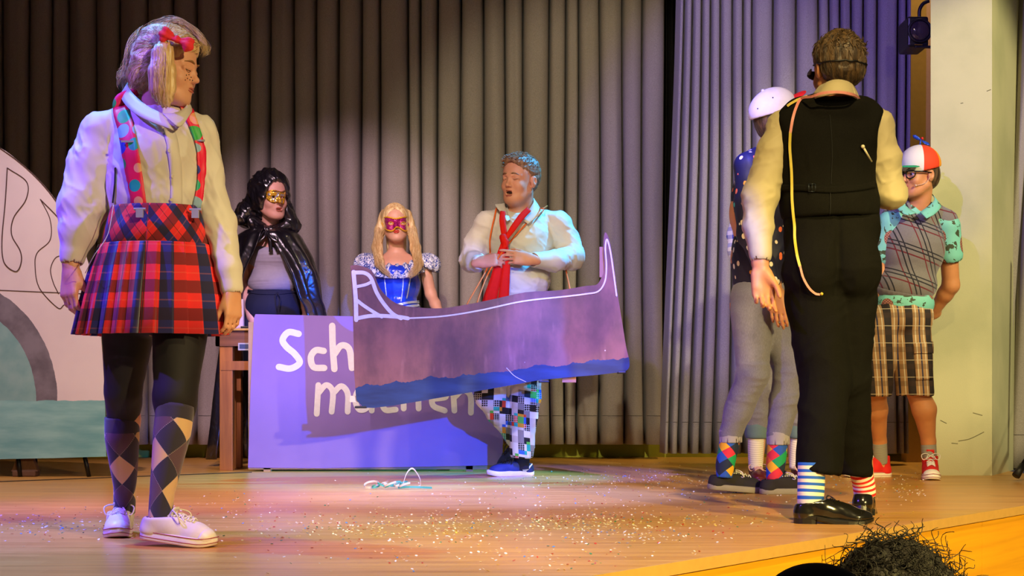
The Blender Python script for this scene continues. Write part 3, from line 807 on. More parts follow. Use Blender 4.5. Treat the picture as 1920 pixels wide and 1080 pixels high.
# ================================================================ CURTAINS
CURT = M('grey_curtain_cloth', lambda g: g.mix(g.noise(260.0, 2.0).ss(.3, .7), '#8b837c', '#9f978f'), rough=.85, sheen=.08, bump=lambda g: g.noise(500.0, 2.0), bs=.12, bd=.001)
CURT2 = M('grey_violet_curtain_cloth', lambda g: g.mix(g.noise(260.0, 2.0).ss(.3, .7), '#827c8a', '#9792a0'), rough=.8, sheen=.08, bump=lambda g: g.noise(500.0, 2.0), bs=.12, bd=.001)
def curtain(name, grooves, Y, ztop, zbot, mat, label, depth=.10, flare=None, seed=3, hem=.20, th=.004, group=None):
    """grooves: world X of the valleys; full bulges between them"""
    rnd = random.Random(seed); X = []; D = []; gr = sorted(grooves)
    for i in range(len(gr)-1):
        a, b = gr[i], gr[i+1]; w_ = b-a; dp = min(depth, w_*.75)*rnd.uniform(.75, 1.1); sk = rnd.uniform(-.12, .12); wob = rnd.uniform(.0, .22)
        for t in (0, .02, .05, .08, .12, .17, .23, .3, .38, .46, .54, .62, .7, .77, .83, .88, .92, .95, .98):
            u = t+sk*math.sin(math.pi*t); s_ = max(math.sin(math.pi*min(1, max(0, t))), 0)
            prof = s_**.42-wob*math.exp(-((t-.5-sk)/.14)**2)*.5
            xx = a+w_*t
            X.append(xx); D.append(-dp*prof+.16*math.exp(-(min(t, 1-t)*w_/.0075)**2))
    X.append(gr[-1]); D.append(.16); X = np.array(X); D = np.array(D); nz = 34; n = len(X)
    zs = np.linspace(zbot, ztop, nz); V = []
    for z in zs:
        f_ = (ztop-z)/(ztop-zbot); dx = 0.012*np.sin(X*9+z*1.3)*f_; am = .85+.18*f_+.06*np.sin(X*31+z*2.1)
        xx = X+dx+(flare(X, z) if flare else 0)
        V.append(np.stack([xx, Y+D*am+.01*np.sin(X*5+z), np.full(n, z)], 1))
    V = np.concatenate(V); idx = np.arange(nz*n).reshape(nz, n)
    Q = np.stack([idx[:-1, :-1], idx[:-1, 1:], idx[1:, 1:], idx[1:, :-1]], -1).reshape(-1, 4)
    o = mesh(name, V, Q, mat, loc=(float(X.mean()), Y, zbot)); so = o.modifiers.new('thickness', 'SOLIDIFY'); so.thickness = th; so.offset = 0
    tag(o, label, 'curtain', group)
    j = max(2, int(round((hem/(ztop-zbot))*(nz-1)))); row = V[idx[1]]
    hm = MB(); hz = zbot+hem; r2 = [V[idx[0]]*(1-0)+0]
    f1 = (hz-zs[0])/(zs[1]-zs[0]); k_ = int(f1); fr = f1-k_; rowz = V[idx[k_]]*(1-fr)+V[idx[k_+1]]*fr
    P = rowz+np.array([0, -.0035, 0]); hm.tube(P, .0014, 4); hm.build('hem_stitching', M('stitch', '#3c3836', rough=.9), o)
    return o
G0 = [at(x, 0, 11.6)[0] for x in (1226, 1240, 1252, 1264, 1276, 1290)]
o = curtain('gap_shade', G0, 11.6, 5.1, .02, M('gap_shade_black', '#0a090b', rough=.95), 'black sheet added as shade in the gap between the two grey curtains', .05)  # black sheet put in to darken the gap, standing in for its shade
rnd = random.Random(5)
gx = [416, 470, 507, 551, 595, 637, 678, 712, 766, 790, 822, 864, 906, 947, 982, 1030, 1060, 1084, 1124, 1168, 1205, 1246]
lx = [416]
while lx[0] > -320: lx.insert(0, lx[0]-rnd.uniform(30, 52))
G1 = [at(x, 0, 11.2)[0] for x in lx[:-1]+gx]
o = curtain('stage_curtain', G1, 11.2, 5.1, .10, CURT, 'wide dark grey pleated back curtain hanging behind the whole cast', .13)
G2 = [at(x, 0, 10.2)[0] for x in (1272, 1284, 1299, 1316, 1333, 1352, 1375, 1395, 1412, 1449, 1490, 1532, 1554, 1575, 1597, 1620, 1645, 1682, 1698, 1709)]
def fl2(X, z):
    e = np.clip((at(1420, 0, 10.2)[0]-X)/.5, 0, 1.2); f_ = np.clip((3.2-z)/3.1, 0, 1)
    return -e*.10*f_**1.4
o = curtain('stage_curtain', G2, 10.2, 5.1, .075, CURT2, 'violet-grey side curtain behind the group on the right, with dark shadows on it', .10, fl2, 8)
YR = 9.6; zb = .48-158*YR/3000
G3 = [at(x, 0, YR)[0] for x in (1926, 1946, 1972, 2000, 2040, 2080, 2120)]
def fl3(X, z):
    e = np.clip((at(2100, 0, YR)[0]-X)/.55, 0, 1); f_ = np.clip((3.0-z)/3.0, 0, 1)
    return -e*.205*f_
o = curtain('stage_curtain', G3, YR, 5.1, .012, CURT, 'grey-brown curtain at the right edge beside the pale column', .08, fl3, 11)
# the foot of a stand behind the right curtain
r_ = root('light_stand', floor_pt(1915, 902), 'black rubber foot of a stand at the right edge beside the curtain', 'stand')
mb = MB(); p = floor_pt(1905, 903); mb.tube([p+[0, 0, .03], p+[.045, .03, .085]], [.022, .018], 14); mb.build('rubber_foot', M('black_rubber', '#161616', rough=.5), r_, smooth=True)
mb = MB(); mb.tube([p+[.045, .03, .085], p+[.5, .33, .62], p+[.55, .36, 1.6]], .014, 10); mb.build('leg', M('black_steel', '#1a1a1c', rough=.35, metal=.6), r_, smooth=True)

# shoes peeping from under the back curtain
def curtain_foot(px, py, wpx, label):
    p = floor_pt(px, py); s_ = p[1]/F; r0 = root('black_stage_weight', p, label, 'weight')
    v = Vol(.007); v.cap(p+[-wpx*.40*s_, .0, .045], p+[wpx*.28*s_, 0, .04], .045, .04, .02); v.cap(p+[wpx*.2*s_, 0, .05], p+[wpx*.42*s_, 0, .075], .035, .028, .03)
    v.cut(p, (0, 0, -1)); vobj('weight_body', v, [M('black_rubber')], r0)
curtain_foot(1142, 856, 84, 'low black weight on the boards under the hem of the grey back curtain')

# ================================================================ PAINTED PANELS, TABLE, CANOE, LAMP
def flatpoly(mb, P, Y0, Y1, m=0): return mb.prism([(p[0], p[2]) for p in P], Y0, Y1, m)
STK = [0]
def ribbon2(mb, P, w, Y, th=.0012, m=0):
    STK[0] += 1; th = th+(STK[0] % 9)*.00025
    """painted stroke of width w (m) along points in the plane Y"""
    C = catmull(P, 8); C = C[np.concatenate([[True], np.linalg.norm(np.diff(C, axis=0), axis=1) > 1e-6])]
    T = np.gradient(C, axis=0); T /= np.linalg.norm(T, axis=1)[:, None]+1e-9
    Nn = np.stack([-T[:, 2], np.zeros(len(T)), T[:, 0]], 1); W = np.broadcast_to(np.asarray(w, float), (len(C),)) if np.ndim(w) == 0 else np.interp(np.linspace(0, 1, len(C)), np.linspace(0, 1, len(w)), w)
    L = C-Nn*W[:, None]/2; R_ = C+Nn*W[:, None]/2
    a = np.linspace(math.pi/2, 3*math.pi/2, 7)[1:-1]
    s0 = [C[0]+(T[0]*math.cos(t)*W[0]/2+Nn[0]*math.sin(t)*W[0]/2) for t in a]
    s1 = [C[-1]+(-T[-1]*math.cos(t)*W[-1]/2-Nn[-1]*math.sin(t)*W[-1]/2) for t in a]
    L[:, 1] = R_[:, 1] = Y
    n = len(C); V = []; Fc = []
    for i in range(n): V += [L[i], R_[i]]
    V = np.array(V); V2 = V-np.array([0, th, 0])-np.stack([0*V[:, 0], np.arange(len(V))*1.2e-5, 0*V[:, 0]], 1); m_ = len(V)
    for i in range(n-1): Fc.append((m_+2*i, m_+2*i+1, m_+2*i+3, m_+2*i+2)); Fc.append((2*i, 2*i+2, m_+2*i+2, m_+2*i)); Fc.append((2*i+1, m_+2*i+1, m_+2*i+3, 2*i+3))
    k0 = [2*m_+i for i in range(len(a))]; ends = np.array(s0+s1); ends[:, 1] = Y-th
    VV = np.vstack([V, V2, ends]); na = len(a)
    Fc.append(tuple([m_+1]+[2*m_+i for i in range(na)]+[m_])); Fc.append(tuple([m_+2*n-2]+[2*m_+na+i for i in range(na)]+[m_+2*n-1]))
    mb.add(VV, Fc, m); return mb
# --- sign board
YS = 9.4
WHITEP = M('white_sprayed_paint', lambda g: g.mix(g.noise(60.0, 3.0), '#f2f2ee', '#dcdcd8'), rough=.6)
SIGNM = M('sign_lilac_paint', lambda g: g.mix(g.noise(1.6, 4.0).ss(.35, .65), '#9077c0', '#856cb6'), rough=.55, bump=lambda g: g.noise(90.0, 2.0), bs=.08, bd=.002)
P = [at(a, b, YS) for a, b in ((465, 877), (470, 720), (476, 597), (479, 589), (700, 594), (900, 600), (905, 640), (930, 760), (943, 800), (942, 872), (800, 875), (600, 878))]
r_ = root('sign_board', at(700, 884, YS), 'wide lilac cardboard sign hand painted with large white letters, standing before the table', 'sign')
mb = MB(); flatpoly(mb, P, YS, YS+.012); mb.build('panel', SIGNM, r_)
mb = MB(); SE = M('raw_board_edge', '#b09572', rough=.8)
mb.box((P[0][0], YS+.013, .012), (P[0][0]+.05, YS+.03, P[4][2]-.03)); mb.box((P[0][0]+.05, YS+.013, .012), (P[9][0]-.03, YS+.03, .05)); mb.build('batten', SE, r_)
for q in (500, 880):
    a = at(q, 884, YS); mb = MB(); mb.box((a[0]-.02, YS+.013, 0), (a[0]+.02, YS+.07, .035)); mb.build('foot_block', SE, r_)
LT = {'S': [[(560, 626), (541, 623), (530, 637), (537, 650), (553, 664), (562, 680), (545, 691), (523, 688)]],
      'c': [[(607, 658), (592, 657), (583, 670), (588, 688), (608, 690)]],
      'h': [[(623, 611), (624, 650), (627, 692)], [(627, 664), (640, 648), (655, 655), (660, 690)]],
      'm': [[(597, 722), (594, 776)], [(598, 736), (612, 722), (624, 735), (622, 772)], [(626, 736), (640, 724), (652, 738), (652, 772)]],
      'a': [[(694, 732), (676, 728), (666, 748), (674, 768), (690, 762), (696, 732)], [(696, 732), (697, 770)]],
      'c2': [[(742, 735), (726, 728), (716, 748), (722, 768), (742, 768)]],
      'h2': [[(756, 700), (757, 766)], [(758, 742), (772, 732), (783, 742), (785, 766)]],
      'e': [[(812, 748), (836, 744), (828, 730), (812, 738), (812, 760), (834, 770)]],
      'n': [[(850, 735), (852, 770)], [(853, 744), (868, 732), (882, 742), (883, 774)]]}
for key, strokes in LT.items():
    mb = MB()
    for st in strokes: ribbon2(mb, [at(a, b, YS) for a, b in st], .038 if key in 'Sch' else .034, YS-.0002)
    mb.build('letter', WHITEP, r_)
# --- table behind the sign
YT = 9.5
WOOD = M('honey_wood', lambda g: g.mix(g.noise(1.0, 4.0, g.vec(g.x*30, g.y*30, g.z*2.5)).ss(.3, .7), '#a8692b', '#8a5220'), rough=.45)
WOOD2 = M('brown_wood', lambda g: g.mix(g.noise(1.0, 4.0, g.vec(g.x*3, g.y*30, g.z*40)).ss(.3, .7), '#7b4c2c', '#623a20'), rough=.5)
r_ = root('table', at(640, 880, YT+.2)*[1, 1, 0], 'wooden table with a brown apron behind the lilac sign', 'table')
x0, x1 = at(404, 0, YT)[0], at(850, 0, YT)[0]; zt = at(0, 616, YT)[2]; z2 = at(0, 649, YT)[2]
mb = MB(); mb.box((x0-.01, YT-.02, zt-.012), (x1, YT+.40, zt)); mb.build('table_top', M('pale_edge_wood', '#c39a4f', rough=.45), r_, bevel=.002)
mb = MB(); mb.box((x0, YT, z2), (x1-.01, YT+.025, zt-.012)); mb.box((x0, YT, z2), (x0+.025, YT+.38, zt-.012)); mb.box((x0, YT+.355, z2), (x1-.01, YT+.38, zt-.012)); mb.build('apron', WOOD2, r_)
za, zb_ = at(0, 677, YT)[2], at(0, 694, YT)[2]
mb = MB(); mb.box((x0+.03, YT+.005, zb_), (x1-.02, YT+.03, za)); mb.build('rail', WOOD, r_)
for xx in (at(411, 0, YT)[0], x1-.10):
    for yy in (YT+.01, YT+.30):
        mb = MB(); mb.box((xx, yy, 0), (xx+.078, yy+.07, z2)); mb.build('leg', WOOD, r_, bevel=.003)
a, b = at(447, 643, YT-.002), at(470, 657, YT-.002)
mb = MB(); mb.box((a[0], YT-.012, b[2]), (b[0], YT-.002, a[2]), 0); mb.box((a[0]+.008, YT-.014, b[2]+.010), (b[0]-.004, YT-.011, a[2]-.008), 1)
mb.build('metal_fitting', [M('pale_metal', '#cfcfd2', rough=.3, metal=.5), M('blue_dark_enamel', '#3d4a66', rough=.4)], r_)
# things on the table
zt0 = zt+.001
a = at(454, 612, YT+.10); v = Vol(.005); v.box(a*[1, 1, 0]+[-.02, 0, zt0+.09], (.033, .022, .09), rd=.01); v.cut(a*[1, 1, 0]+[-.045, 0, zt0+.18], (-.9, 0, .35))
o, _ = vobj('paper_bag', v, [M('pale_lilac_paper', '#cdbccb', rough=.7)], None); o.location = (0, 0, 0)
tag(o, 'pale upright folded paper standing on the table beside the girl in the checked skirt', 'paper')
mb = MB(); a = at(463, 614, YT+.08); mb.box((a[0]-.03, YT+.03, zt0), (a[0]+.06, YT+.12, zt0+.014)); o = mb.build('notebook', M('black_cover', '#17161a', rough=.4), bevel=.002)
tag(o, 'small flat black pad lying on the table beside the sign', 'pad')

# --- big painted arch panel on the left
YL = 8.8
P = [(-260, 300), (-200, 240), (-120, 235), (-60, 252), (0, 277), (32, 300), (66, 330), (96, 364), (122, 402), (146, 444), (166, 495), (182, 560), (190, 640), (196, 740), (199, 856), (100, 859), (-60, 862), (-260, 864)]
PA = catmull([at(a, b, YL) for a, b in P[:15]], 4); PA = np.vstack([PA, [at(a, b, YL) for a, b in P[15:]]])
r_ = root('scenery_panel', at(0, 892, YL)*[1, 1, 0], 'white painted scenery panel with a grey arch and teal water on short black legs', 'scenery')
def arch_col(g):
    # plane coordinates, measured in the panel's own metres
    zz = g.z; xx = g.x
    water = (zz+g.noise(9.0, 3.0, g.vec(xx, 0.0, 0.0))*.03).lt(at(0, 750, YL)[2]+.012)
    wcol = g.mix(g.noise(1.0, 5.0, g.vec(xx*3, 1.0, zz*14)).ss(.25, .75), '#5f9aa0', '#8fc0bf')
    cx, cz = at(-92, 750, YL)[0]-at(0, 0, YL)[0], at(0, 750, YL)[2]
    dx = (xx-cx)/.585; dz = (zz-cz)/.66; r = (dx*dx+dz*dz).sq()+(g.noise(24.0, 3.0)-.5)*.02
    ringm = r.lt(1.0); inner = r.lt(.80)
    gcol = g.mix(g.noise(1.0, 4.0, g.vec(xx*9, 2.0, zz*9)).ss(.3, .7), '#5c5560', '#7a7480')
    icol = g.mix(g.noise(1.0, 4.0, g.vec(xx*7, 2.0, zz*7)).ss(.3, .7), '#6c9a9c', '#86abab')
    base = g.mix(g.noise(3.0, 3.0).ss(.3, .7), '#d9cdd0', '#cfc2c8')
    c = g.mix(ringm, base, gcol); c = g.mix(inner, c, icol); return g.mix(water, c, wcol)
mb = MB(); flatpoly(mb, PA, YL, YL+.012); mb.build('panel', M('scenery_paint', arch_col, rough=.6), r_)
LINEM = M('marker_line', '#4a2f2a', rough=.7)
for pts in ([(14, 315), (50, 341), (49, 374), (26, 408), (22, 440), (38, 470), (40, 492), (30, 509), (8, 492), (4, 450), (10, 380), (14, 315)],
            [(76, 374), (112, 412), (114, 430), (120, 450)], [(76, 374), (94, 412), (94, 450), (70, 474), (66, 500), (74, 540), (108, 577), (120, 572)],
            [(120, 478), (104, 484), (95, 505), (100, 530), (110, 551)], [(-30, 543), (110, 549), (195, 552)]):
    mb = MB(); ribbon2(mb, [at(a, b, YL) for a, b in pts], .005, YL-.0003); mb.build('drawn_outline', LINEM, r_)
mb = MB()
ribbon2(mb, [at(a, b, YL) for a, b in [(-40, 248), (0, 278), (32, 301), (66, 331), (96, 365), (122, 403)]], .006, YL-.0003); mb.build('panel_edge_line', LINEM, r_)
for (a, b, c, d, dy) in ((34, 856, 38, 897, .03), (66, 856, 67, 886, .45), (158, 852, 167, 893, .03)):
    p, q = at(a, b, YL+dy), at(c, d, YL+dy); q[2] = .0; q[1] = YL+dy
    mb = MB(); mb.tube([p, q], .0125, 10); mb.build('leg', M('black_steel'), r_, smooth=True)
mb = MB(); p = floor_pt(14, 901); mb.box((p[0]-.09, YL+.03, 0), (p[0]+.04, YL+.12, .035)); mb.add([(p[0]-.1, YL+.04, .03), (p[0]+.05, YL+.04, .03), (p[0]+.01, YL+.05, .13), (p[0]-.06, YL+.05, .13), (p[0]-.1, YL+.10, .03), (p[0]+.05, YL+.10, .03), (p[0]+.01, YL+.09, .13), (p[0]-.06, YL+.09, .13)], [(0, 1, 2, 3), (5, 4, 7, 6), (4, 0, 3, 7), (1, 5, 6, 2), (3, 2, 6, 7)])
mb.build('foot_block', M('rough_brown_wood', lambda g: g.mix(g.noise(1.0, 4.0, g.vec(g.x*40, g.y*10, g.z*12)), '#4b3322', '#6d4c34'), rough=.9), r_, bevel=.008)

# --- canoe
YK = 8.42
top = [(657, 498), (670, 497), (690, 503), (700, 512), (712, 540), (730, 560), (752, 572), (790, 577), (830, 578), (875, 571), (925, 561), (985, 548), (1040, 545), (1070, 541), (1100, 536), (1118, 534), (1126, 524), (1133, 505), (1131, 470), (1133, 440), (1137, 437), (1143, 452), (1150, 490), (1157, 545), (1166, 600), (1174, 650), (1180, 676), (1179, 690), (1171, 697)]
bot = [(1120, 703), (1060, 708), (1010, 713), (960, 722), (880, 736), (800, 750), (740, 760), (700, 765), (682, 764), (668, 750), (664, 700), (663, 640), (661, 570)]
PK = np.vstack([catmull([at(a, b, YK) for a, b in top], 3), [at(a, b, YK) for a, b in bot]])
r_ = root('canoe', at(930, 735, YK+.1), 'cardboard canoe cut-out painted brown with a dark blue waterline, hung from orange straps', 'canoe')
zr = at(0, 735, YK)[2]; xr = at(930, 0, YK)[0]
def canoe_col(g):
    xw = g.x; zw = g.z
    # waterline: measured from the hull's lower edge, which climbs to the right
    lz = (xw-(at(700, 0, YK)[0]-xr))*(at(0, 672, YK)[2]-at(0, 722, YK)[2])/(at(1160, 0, YK)[0]-at(700, 0, YK)[0])+(at(0, 722, YK)[2]-zr)
    wav = (g.noise(7.0, 4.0, g.vec(xw, 0.0, 0.0))-.5)*.10+(g.noise(60.0, 2.0, g.vec(xw, 0.0, zw*.3))-.5)*.012
    wl = zw.lt(lz+wav)
    br = g.mix(g.noise(1.0, 5.0, g.vec(xw*5, 0.0, zw*3.0), .6).ss(.3, .72), '#5f3c33', '#8f5a4b')
    br = g.mix(g.noise(1.0, 4.0, g.vec(xw*16, 3.0, zw*3.5)).ss(.58, .80), br, '#a06c5c')
    bl = g.mix(g.noise(1.0, 4.0, g.vec(xw*4, 3.0, zw*20)).ss(.3, .7), '#132746', '#203a64')
    c = g.mix(wl, br, bl)
    d = g.vor(14.0); return g.mix(d.lt(.05)*g.noise(3.0, 1.0).gt(.5), c, '#d8c9be')
mb = MB(); flatpoly(mb, PK, YK, YK+.012); mb.build('hull_panel', M('canoe_paint', canoe_col, rough=.55, bump=lambda g: g.noise(40.0, 3.0, g.vec(g.x, g.y, g.z*.3)), bs=.15, bd=.003), r_)
KP = M('pale_canoe_line', lambda g: g.mix(g.noise(50.0, 2.0), '#e6e2e2', '#c9c2c6'), rough=.6)
for pts, w_ in (([(760, 597), (830, 593), (900, 582), (980, 565), (1060, 556), (1100, 551), (1122, 546), (1134, 528), (1137, 500), (1135, 465), (1138, 449), (1144, 470), (1150, 510), (1156, 555)], .008),
               ([(663, 510), (667, 560), (668, 600)], .022), ([(666, 511), (684, 512), (696, 522), (706, 548), (720, 570), (736, 588), (752, 597)], .020),
               ([(666, 538), (685, 534), (698, 528)], .016), ([(668, 562), (682, 573), (702, 586), (716, 594)], .018), ([(668, 597), (700, 592), (745, 594), (765, 597)], .020)):
    mb = MB(); ribbon2(mb, [at(a, b, YK) for a, b in pts], w_, YK-.0003); mb.build('painted_line', KP, r_)
mb = MB(); ribbon2(mb, [at(a, b, YK) for a, b in [(950, 690), (965, 705), (986, 716)]], .003, YK-.0003); mb.build('crease', KP, r_)
BT = M('pink_brown_batten', '#a97c60', rough=.8)
for (a, b, c, d) in ((1124, 463, 1133, 520), (1054, 700, 1080, 717)):
    p, q = at(a, b, YK+.02), at(c, d, YK+.02); mb = MB(); mb.box((p[0], YK+.013, q[2]), (q[0], YK+.04, p[2])); mb.build('batten', BT, r_)
p, q = at(656, 742, YK+.02), at(668, 754, YK+.02); mb = MB(); mb.box((p[0], YK+.013, q[2]), (q[0]+.1, YK+.03, p[2])); mb.build('batten', M('cream_batten', '#e0d2a8', rough=.8), r_)
mb = MB(); mb.box((at(670, 0, YK)[0], YK+.013, at(0, 600, YK)[2]-.01), (at(1150, 0, YK)[0], YK+.033, at(0, 600, YK)[2]+.03)); mb.build('batten', BT, r_)
for a, b, c in ((676, 762, 22), (1020, 714, 20), (1166, 697, 16)):
    p = at(a, b, YK); mb = MB(); mb.box((p[0]-c*.0014, YK-.004, p[2]-.010), (p[0]+c*.0014, YK+.06, p[2]+.002)); mb.build('rubber_edge', M('black_rubber'), r_, bevel=.004)
CANOE = r_

# --- theatre lamp, top right
YH = 9.45; r_ = root('theatre_lamp', at(1735, 45, YH), 'black theatre lamp with a round lens hanging beside the pale column', 'stage lamp')
BS = M('black_lamp_paint', '#1e1d20', rough=.4, metal=.3)
c = at(1727, 58, YH); mb = MB(); mb.box(c+[-.078, 0, -.092], c+[.045, .24, .088]); mb.build('housing', BS, r_, bevel=.012)
mb = MB(); t = np.linspace(0, 2*math.pi, 33); ring = np.stack([c[0]+.008+.066*np.cos(t)-.016, np.full(33, YH-.008), c[2]+.066*np.sin(t)], 1); mb.tube(ring, .008, 8, cap=False); mb.build('lens_rim', BS, r_, smooth=True)
V, Fc = sphere(c+[-.008, -.002, 0], (.060, .03, .060), 24, 12); mesh('lens', V, Fc, M('lens_glass', '#3a3038', rough=.05, coat=1.0), r_)
mb = MB(); P = catmull([at(1724, 40, YH+.1), at(1724, 20, YH+.1), at(1730, 8, YH+.1), at(1738, 3, YH+.1), at(1742, 2, YH+.1)], 5); mb.tube(P, .011, 8); mb.build('yoke', BS, r_, smooth=True)
mb = MB(); p = at(1716, 86, YH); mb.box(p+[0, -.01, -.012], p+[.10, .02, 0]); mb.build('gel_clip', BS, r_, bevel=.002)
mb = MB(); p = at(1715, 84, YH-.012); mb.box(p+[0, -.004, -.003], p+[.045, 0, .003]); mb.build('clip_screw', M('brass', '#b08d3a', rough=.3, metal=1), r_)

# --- confetti and a paper streamer
rnd = random.Random(17); mb = MB()
cols = [M('confetti_white', '#f1eee6', rough=.5), M('confetti_red', '#b6402f', rough=.5), M('confetti_blue', '#4f8fd0', rough=.5), M('confetti_green', '#3f7f5b', rough=.5), M('confetti_yellow', '#dcc25a', rough=.5)]
def inside(x, y):
    return (x-A_[0])*ed[1]-(y-A_[1])*ed[0] < -.05
V_, F_, Mi = [], [], []
clusters = [(60, 985, 70, 16, 130), (870, 985, 160, 12, 170), (760, 1000, 110, 14, 120), (640, 990, 90, 14, 150), (1000, 980, 120, 12, 170), (1120, 975, 160, 10, 200), (1190, 1000, 90, 14, 160), (1180, 895, 120, 12, 240), (1290, 905, 80, 14, 120), (1640, 895, 90, 10, 110), (1250, 950, 200, 30, 160), (900, 940, 220, 22, 160), (450, 950, 60, 18, 70), (260, 985, 90, 16, 80), (1560, 920, 160, 22, 130), (1720, 920, 40, 8, 60), (840, 1040, 220, 20, 110), (1080, 1040, 120, 20, 60)]
for cx_, cy_, sx, sy, n_ in clusters:
    for _ in range(int(n_*1.05)):
        px, py = rnd.gauss(cx_, sx), rnd.gauss(cy_, sy)
        if py < 866 or px > 1735: continue
        p = floor_pt(px, py)
        if not inside(p[0], p[1]): continue
        s_ = rnd.uniform(.0025, .0048); a = rnd.uniform(0, 6.28); k = len(V_)*0; b0 = len(V_)
        lift = rnd.uniform(0, .0022)
        for j in range(6):
            t = a+j*math.pi/3; V_.append((p[0]+s_*math.cos(t), p[1]+s_*math.sin(t), .0012+lift*(1+math.cos(t-a))))
        F_.append(tuple(range(b0, b0+6))); Mi.append(rnd.choices(range(5), (9, 2.2, 1.3, 1.2, 1.6))[0])
mb.V = [np.array(V_)]; mb.F = F_; mb.m = Mi; mb.UV = [np.zeros((len(V_), 2))]
o = mb.build('confetti', cols); so = o.modifiers.new('thickness', 'SOLIDIFY'); so.thickness = .0006
tag(o, 'scattered paper confetti in white, red, blue and green on the stage boards', 'confetti', kind='stuff')
mb = MB(); SM = [M('streamer_teal', '#3f9a86', rough=.6), M('streamer_cream', '#c9bfa6', rough=.6)]
def rib3(pts, w_, m):
    C = catmull(pts, 8); V, Fc, uv = strip(C-[0, 0, w_/2], C+[0, 0, w_/2], .0008, 1, out=(0, -1, 0)); mb.add(V, Fc, m)
b0 = floor_pt(735, 917); rr = random.Random(4)
def coil(cx, cy, r, turns, z, m, tilt=.3):
    t = np.linspace(0, turns*2*math.pi, int(14*turns)+2); return [b0+[cx+r*math.cos(q)*1.0, cy+r*math.sin(q)*.8, z+r*.5*(1+math.sin(q+tilt))*.8] for q in t]
rib3(coil(-.10, 0, .035, 1, .008, 1), .010, 1)
for i in range(12): rib3(coil(-.07+.013*i+rr.uniform(-.01, .01), rr.uniform(-.05, .05), rr.uniform(.012, .030), rr.uniform(.6, 1.6), .008+rr.uniform(0, .012), i % 2, rr.uniform(0, 6)), .009, i % 2)
rib3([b0+[.05, 0, .01], b0+[.07, .01, .075], b0+[.10, .02, .098], b0+[.135, .0, .05], b0+[.138, -.01, .008]], .008, 1)
rib3([b0+[.03, -.02, .008], b0+[.08, -.03, .012], b0+[.14, -.02, .010], b0+[.195, -.03, .008]], .010, 0)
o = mb.build('paper_streamer', SM, loc=b0); tag(o, 'curled teal and cream paper streamer lying on the boards before the sign', 'streamer')

# ================================================================ PEOPLE
def strands(name, par, mat, n, ctrl, spread, r, seed=0, tip=.3, segs=5, sides=4, wave=0.0):
    """ctrl: list of 3D points; spread: bundle radius per control point (or xyz radii)"""
    rd = np.random.RandomState(seed); mb = MB(); C = np.array(ctrl, float); S = np.array(spread, float)
    if S.ndim == 1: S = np.repeat(S[:, None], 3, 1)
    for i in range(n):
        o = rd.normal(size=3); o /= np.linalg.norm(o)+1e-9; o *= rd.uniform(.2, 1)**.5; ln = rd.uniform(.72, 1.0)
        P = C+o*S+rd.normal(size=C.shape)*S*.10
        P = catmull(P, segs); P = P[:max(4, int(len(P)*ln))]
        if wave: P = P+wave*np.stack([np.sin(np.linspace(0, 9, len(P))+i), np.cos(np.linspace(0, 7, len(P))+i*2), 0*P[:, 0]], 1)
        mb.tube(P, np.linspace(r, r*tip, len(P)), sides, cap=False)
    return mb.build(name, mat, par, smooth=True)
def hairmat(name, a, b, rough=.42):
    return M(name, lambda g: g.mix(g.noise(1.0, 4.0, g.vec(g.x*90, g.y*90, g.z*9)).ss(.3, .72), a, b), rough=rough, bump=lambda g: g.noise(1.0, 2.0, g.vec(g.x*300, g.y*300, g.z*30)), bs=.5, bd=.003, spec=.6)
WSHIRT = M('white_shirt_cotton', lambda g: g.mix(g.noise(5.0, 3.0), '#d6d1c5', '#e0dbd0'), rough=.6, sheen=.2, bump=FAB, bs=.1, bd=.001)
def plaid_girl(g, u, v):
    # tartan: red ground, navy and dark bands
    U = (u).frac(); Vv = (v).frac()
    nav = U.band(.50, .86)+0.0; thin = U.band(.14, .17); hb = Vv.band(.50, .95); ht = Vv.band(.20, .25)
    c = g.mix(nav, '#f0282c', '#1c2270'); c = g.mix(hb*.72, c, '#1c0c1e'); c = g.mix(thin.mn(1.0)*.8, c, '#141021'); c = g.mix(ht*.15, c, '#f08a6a')
    return c

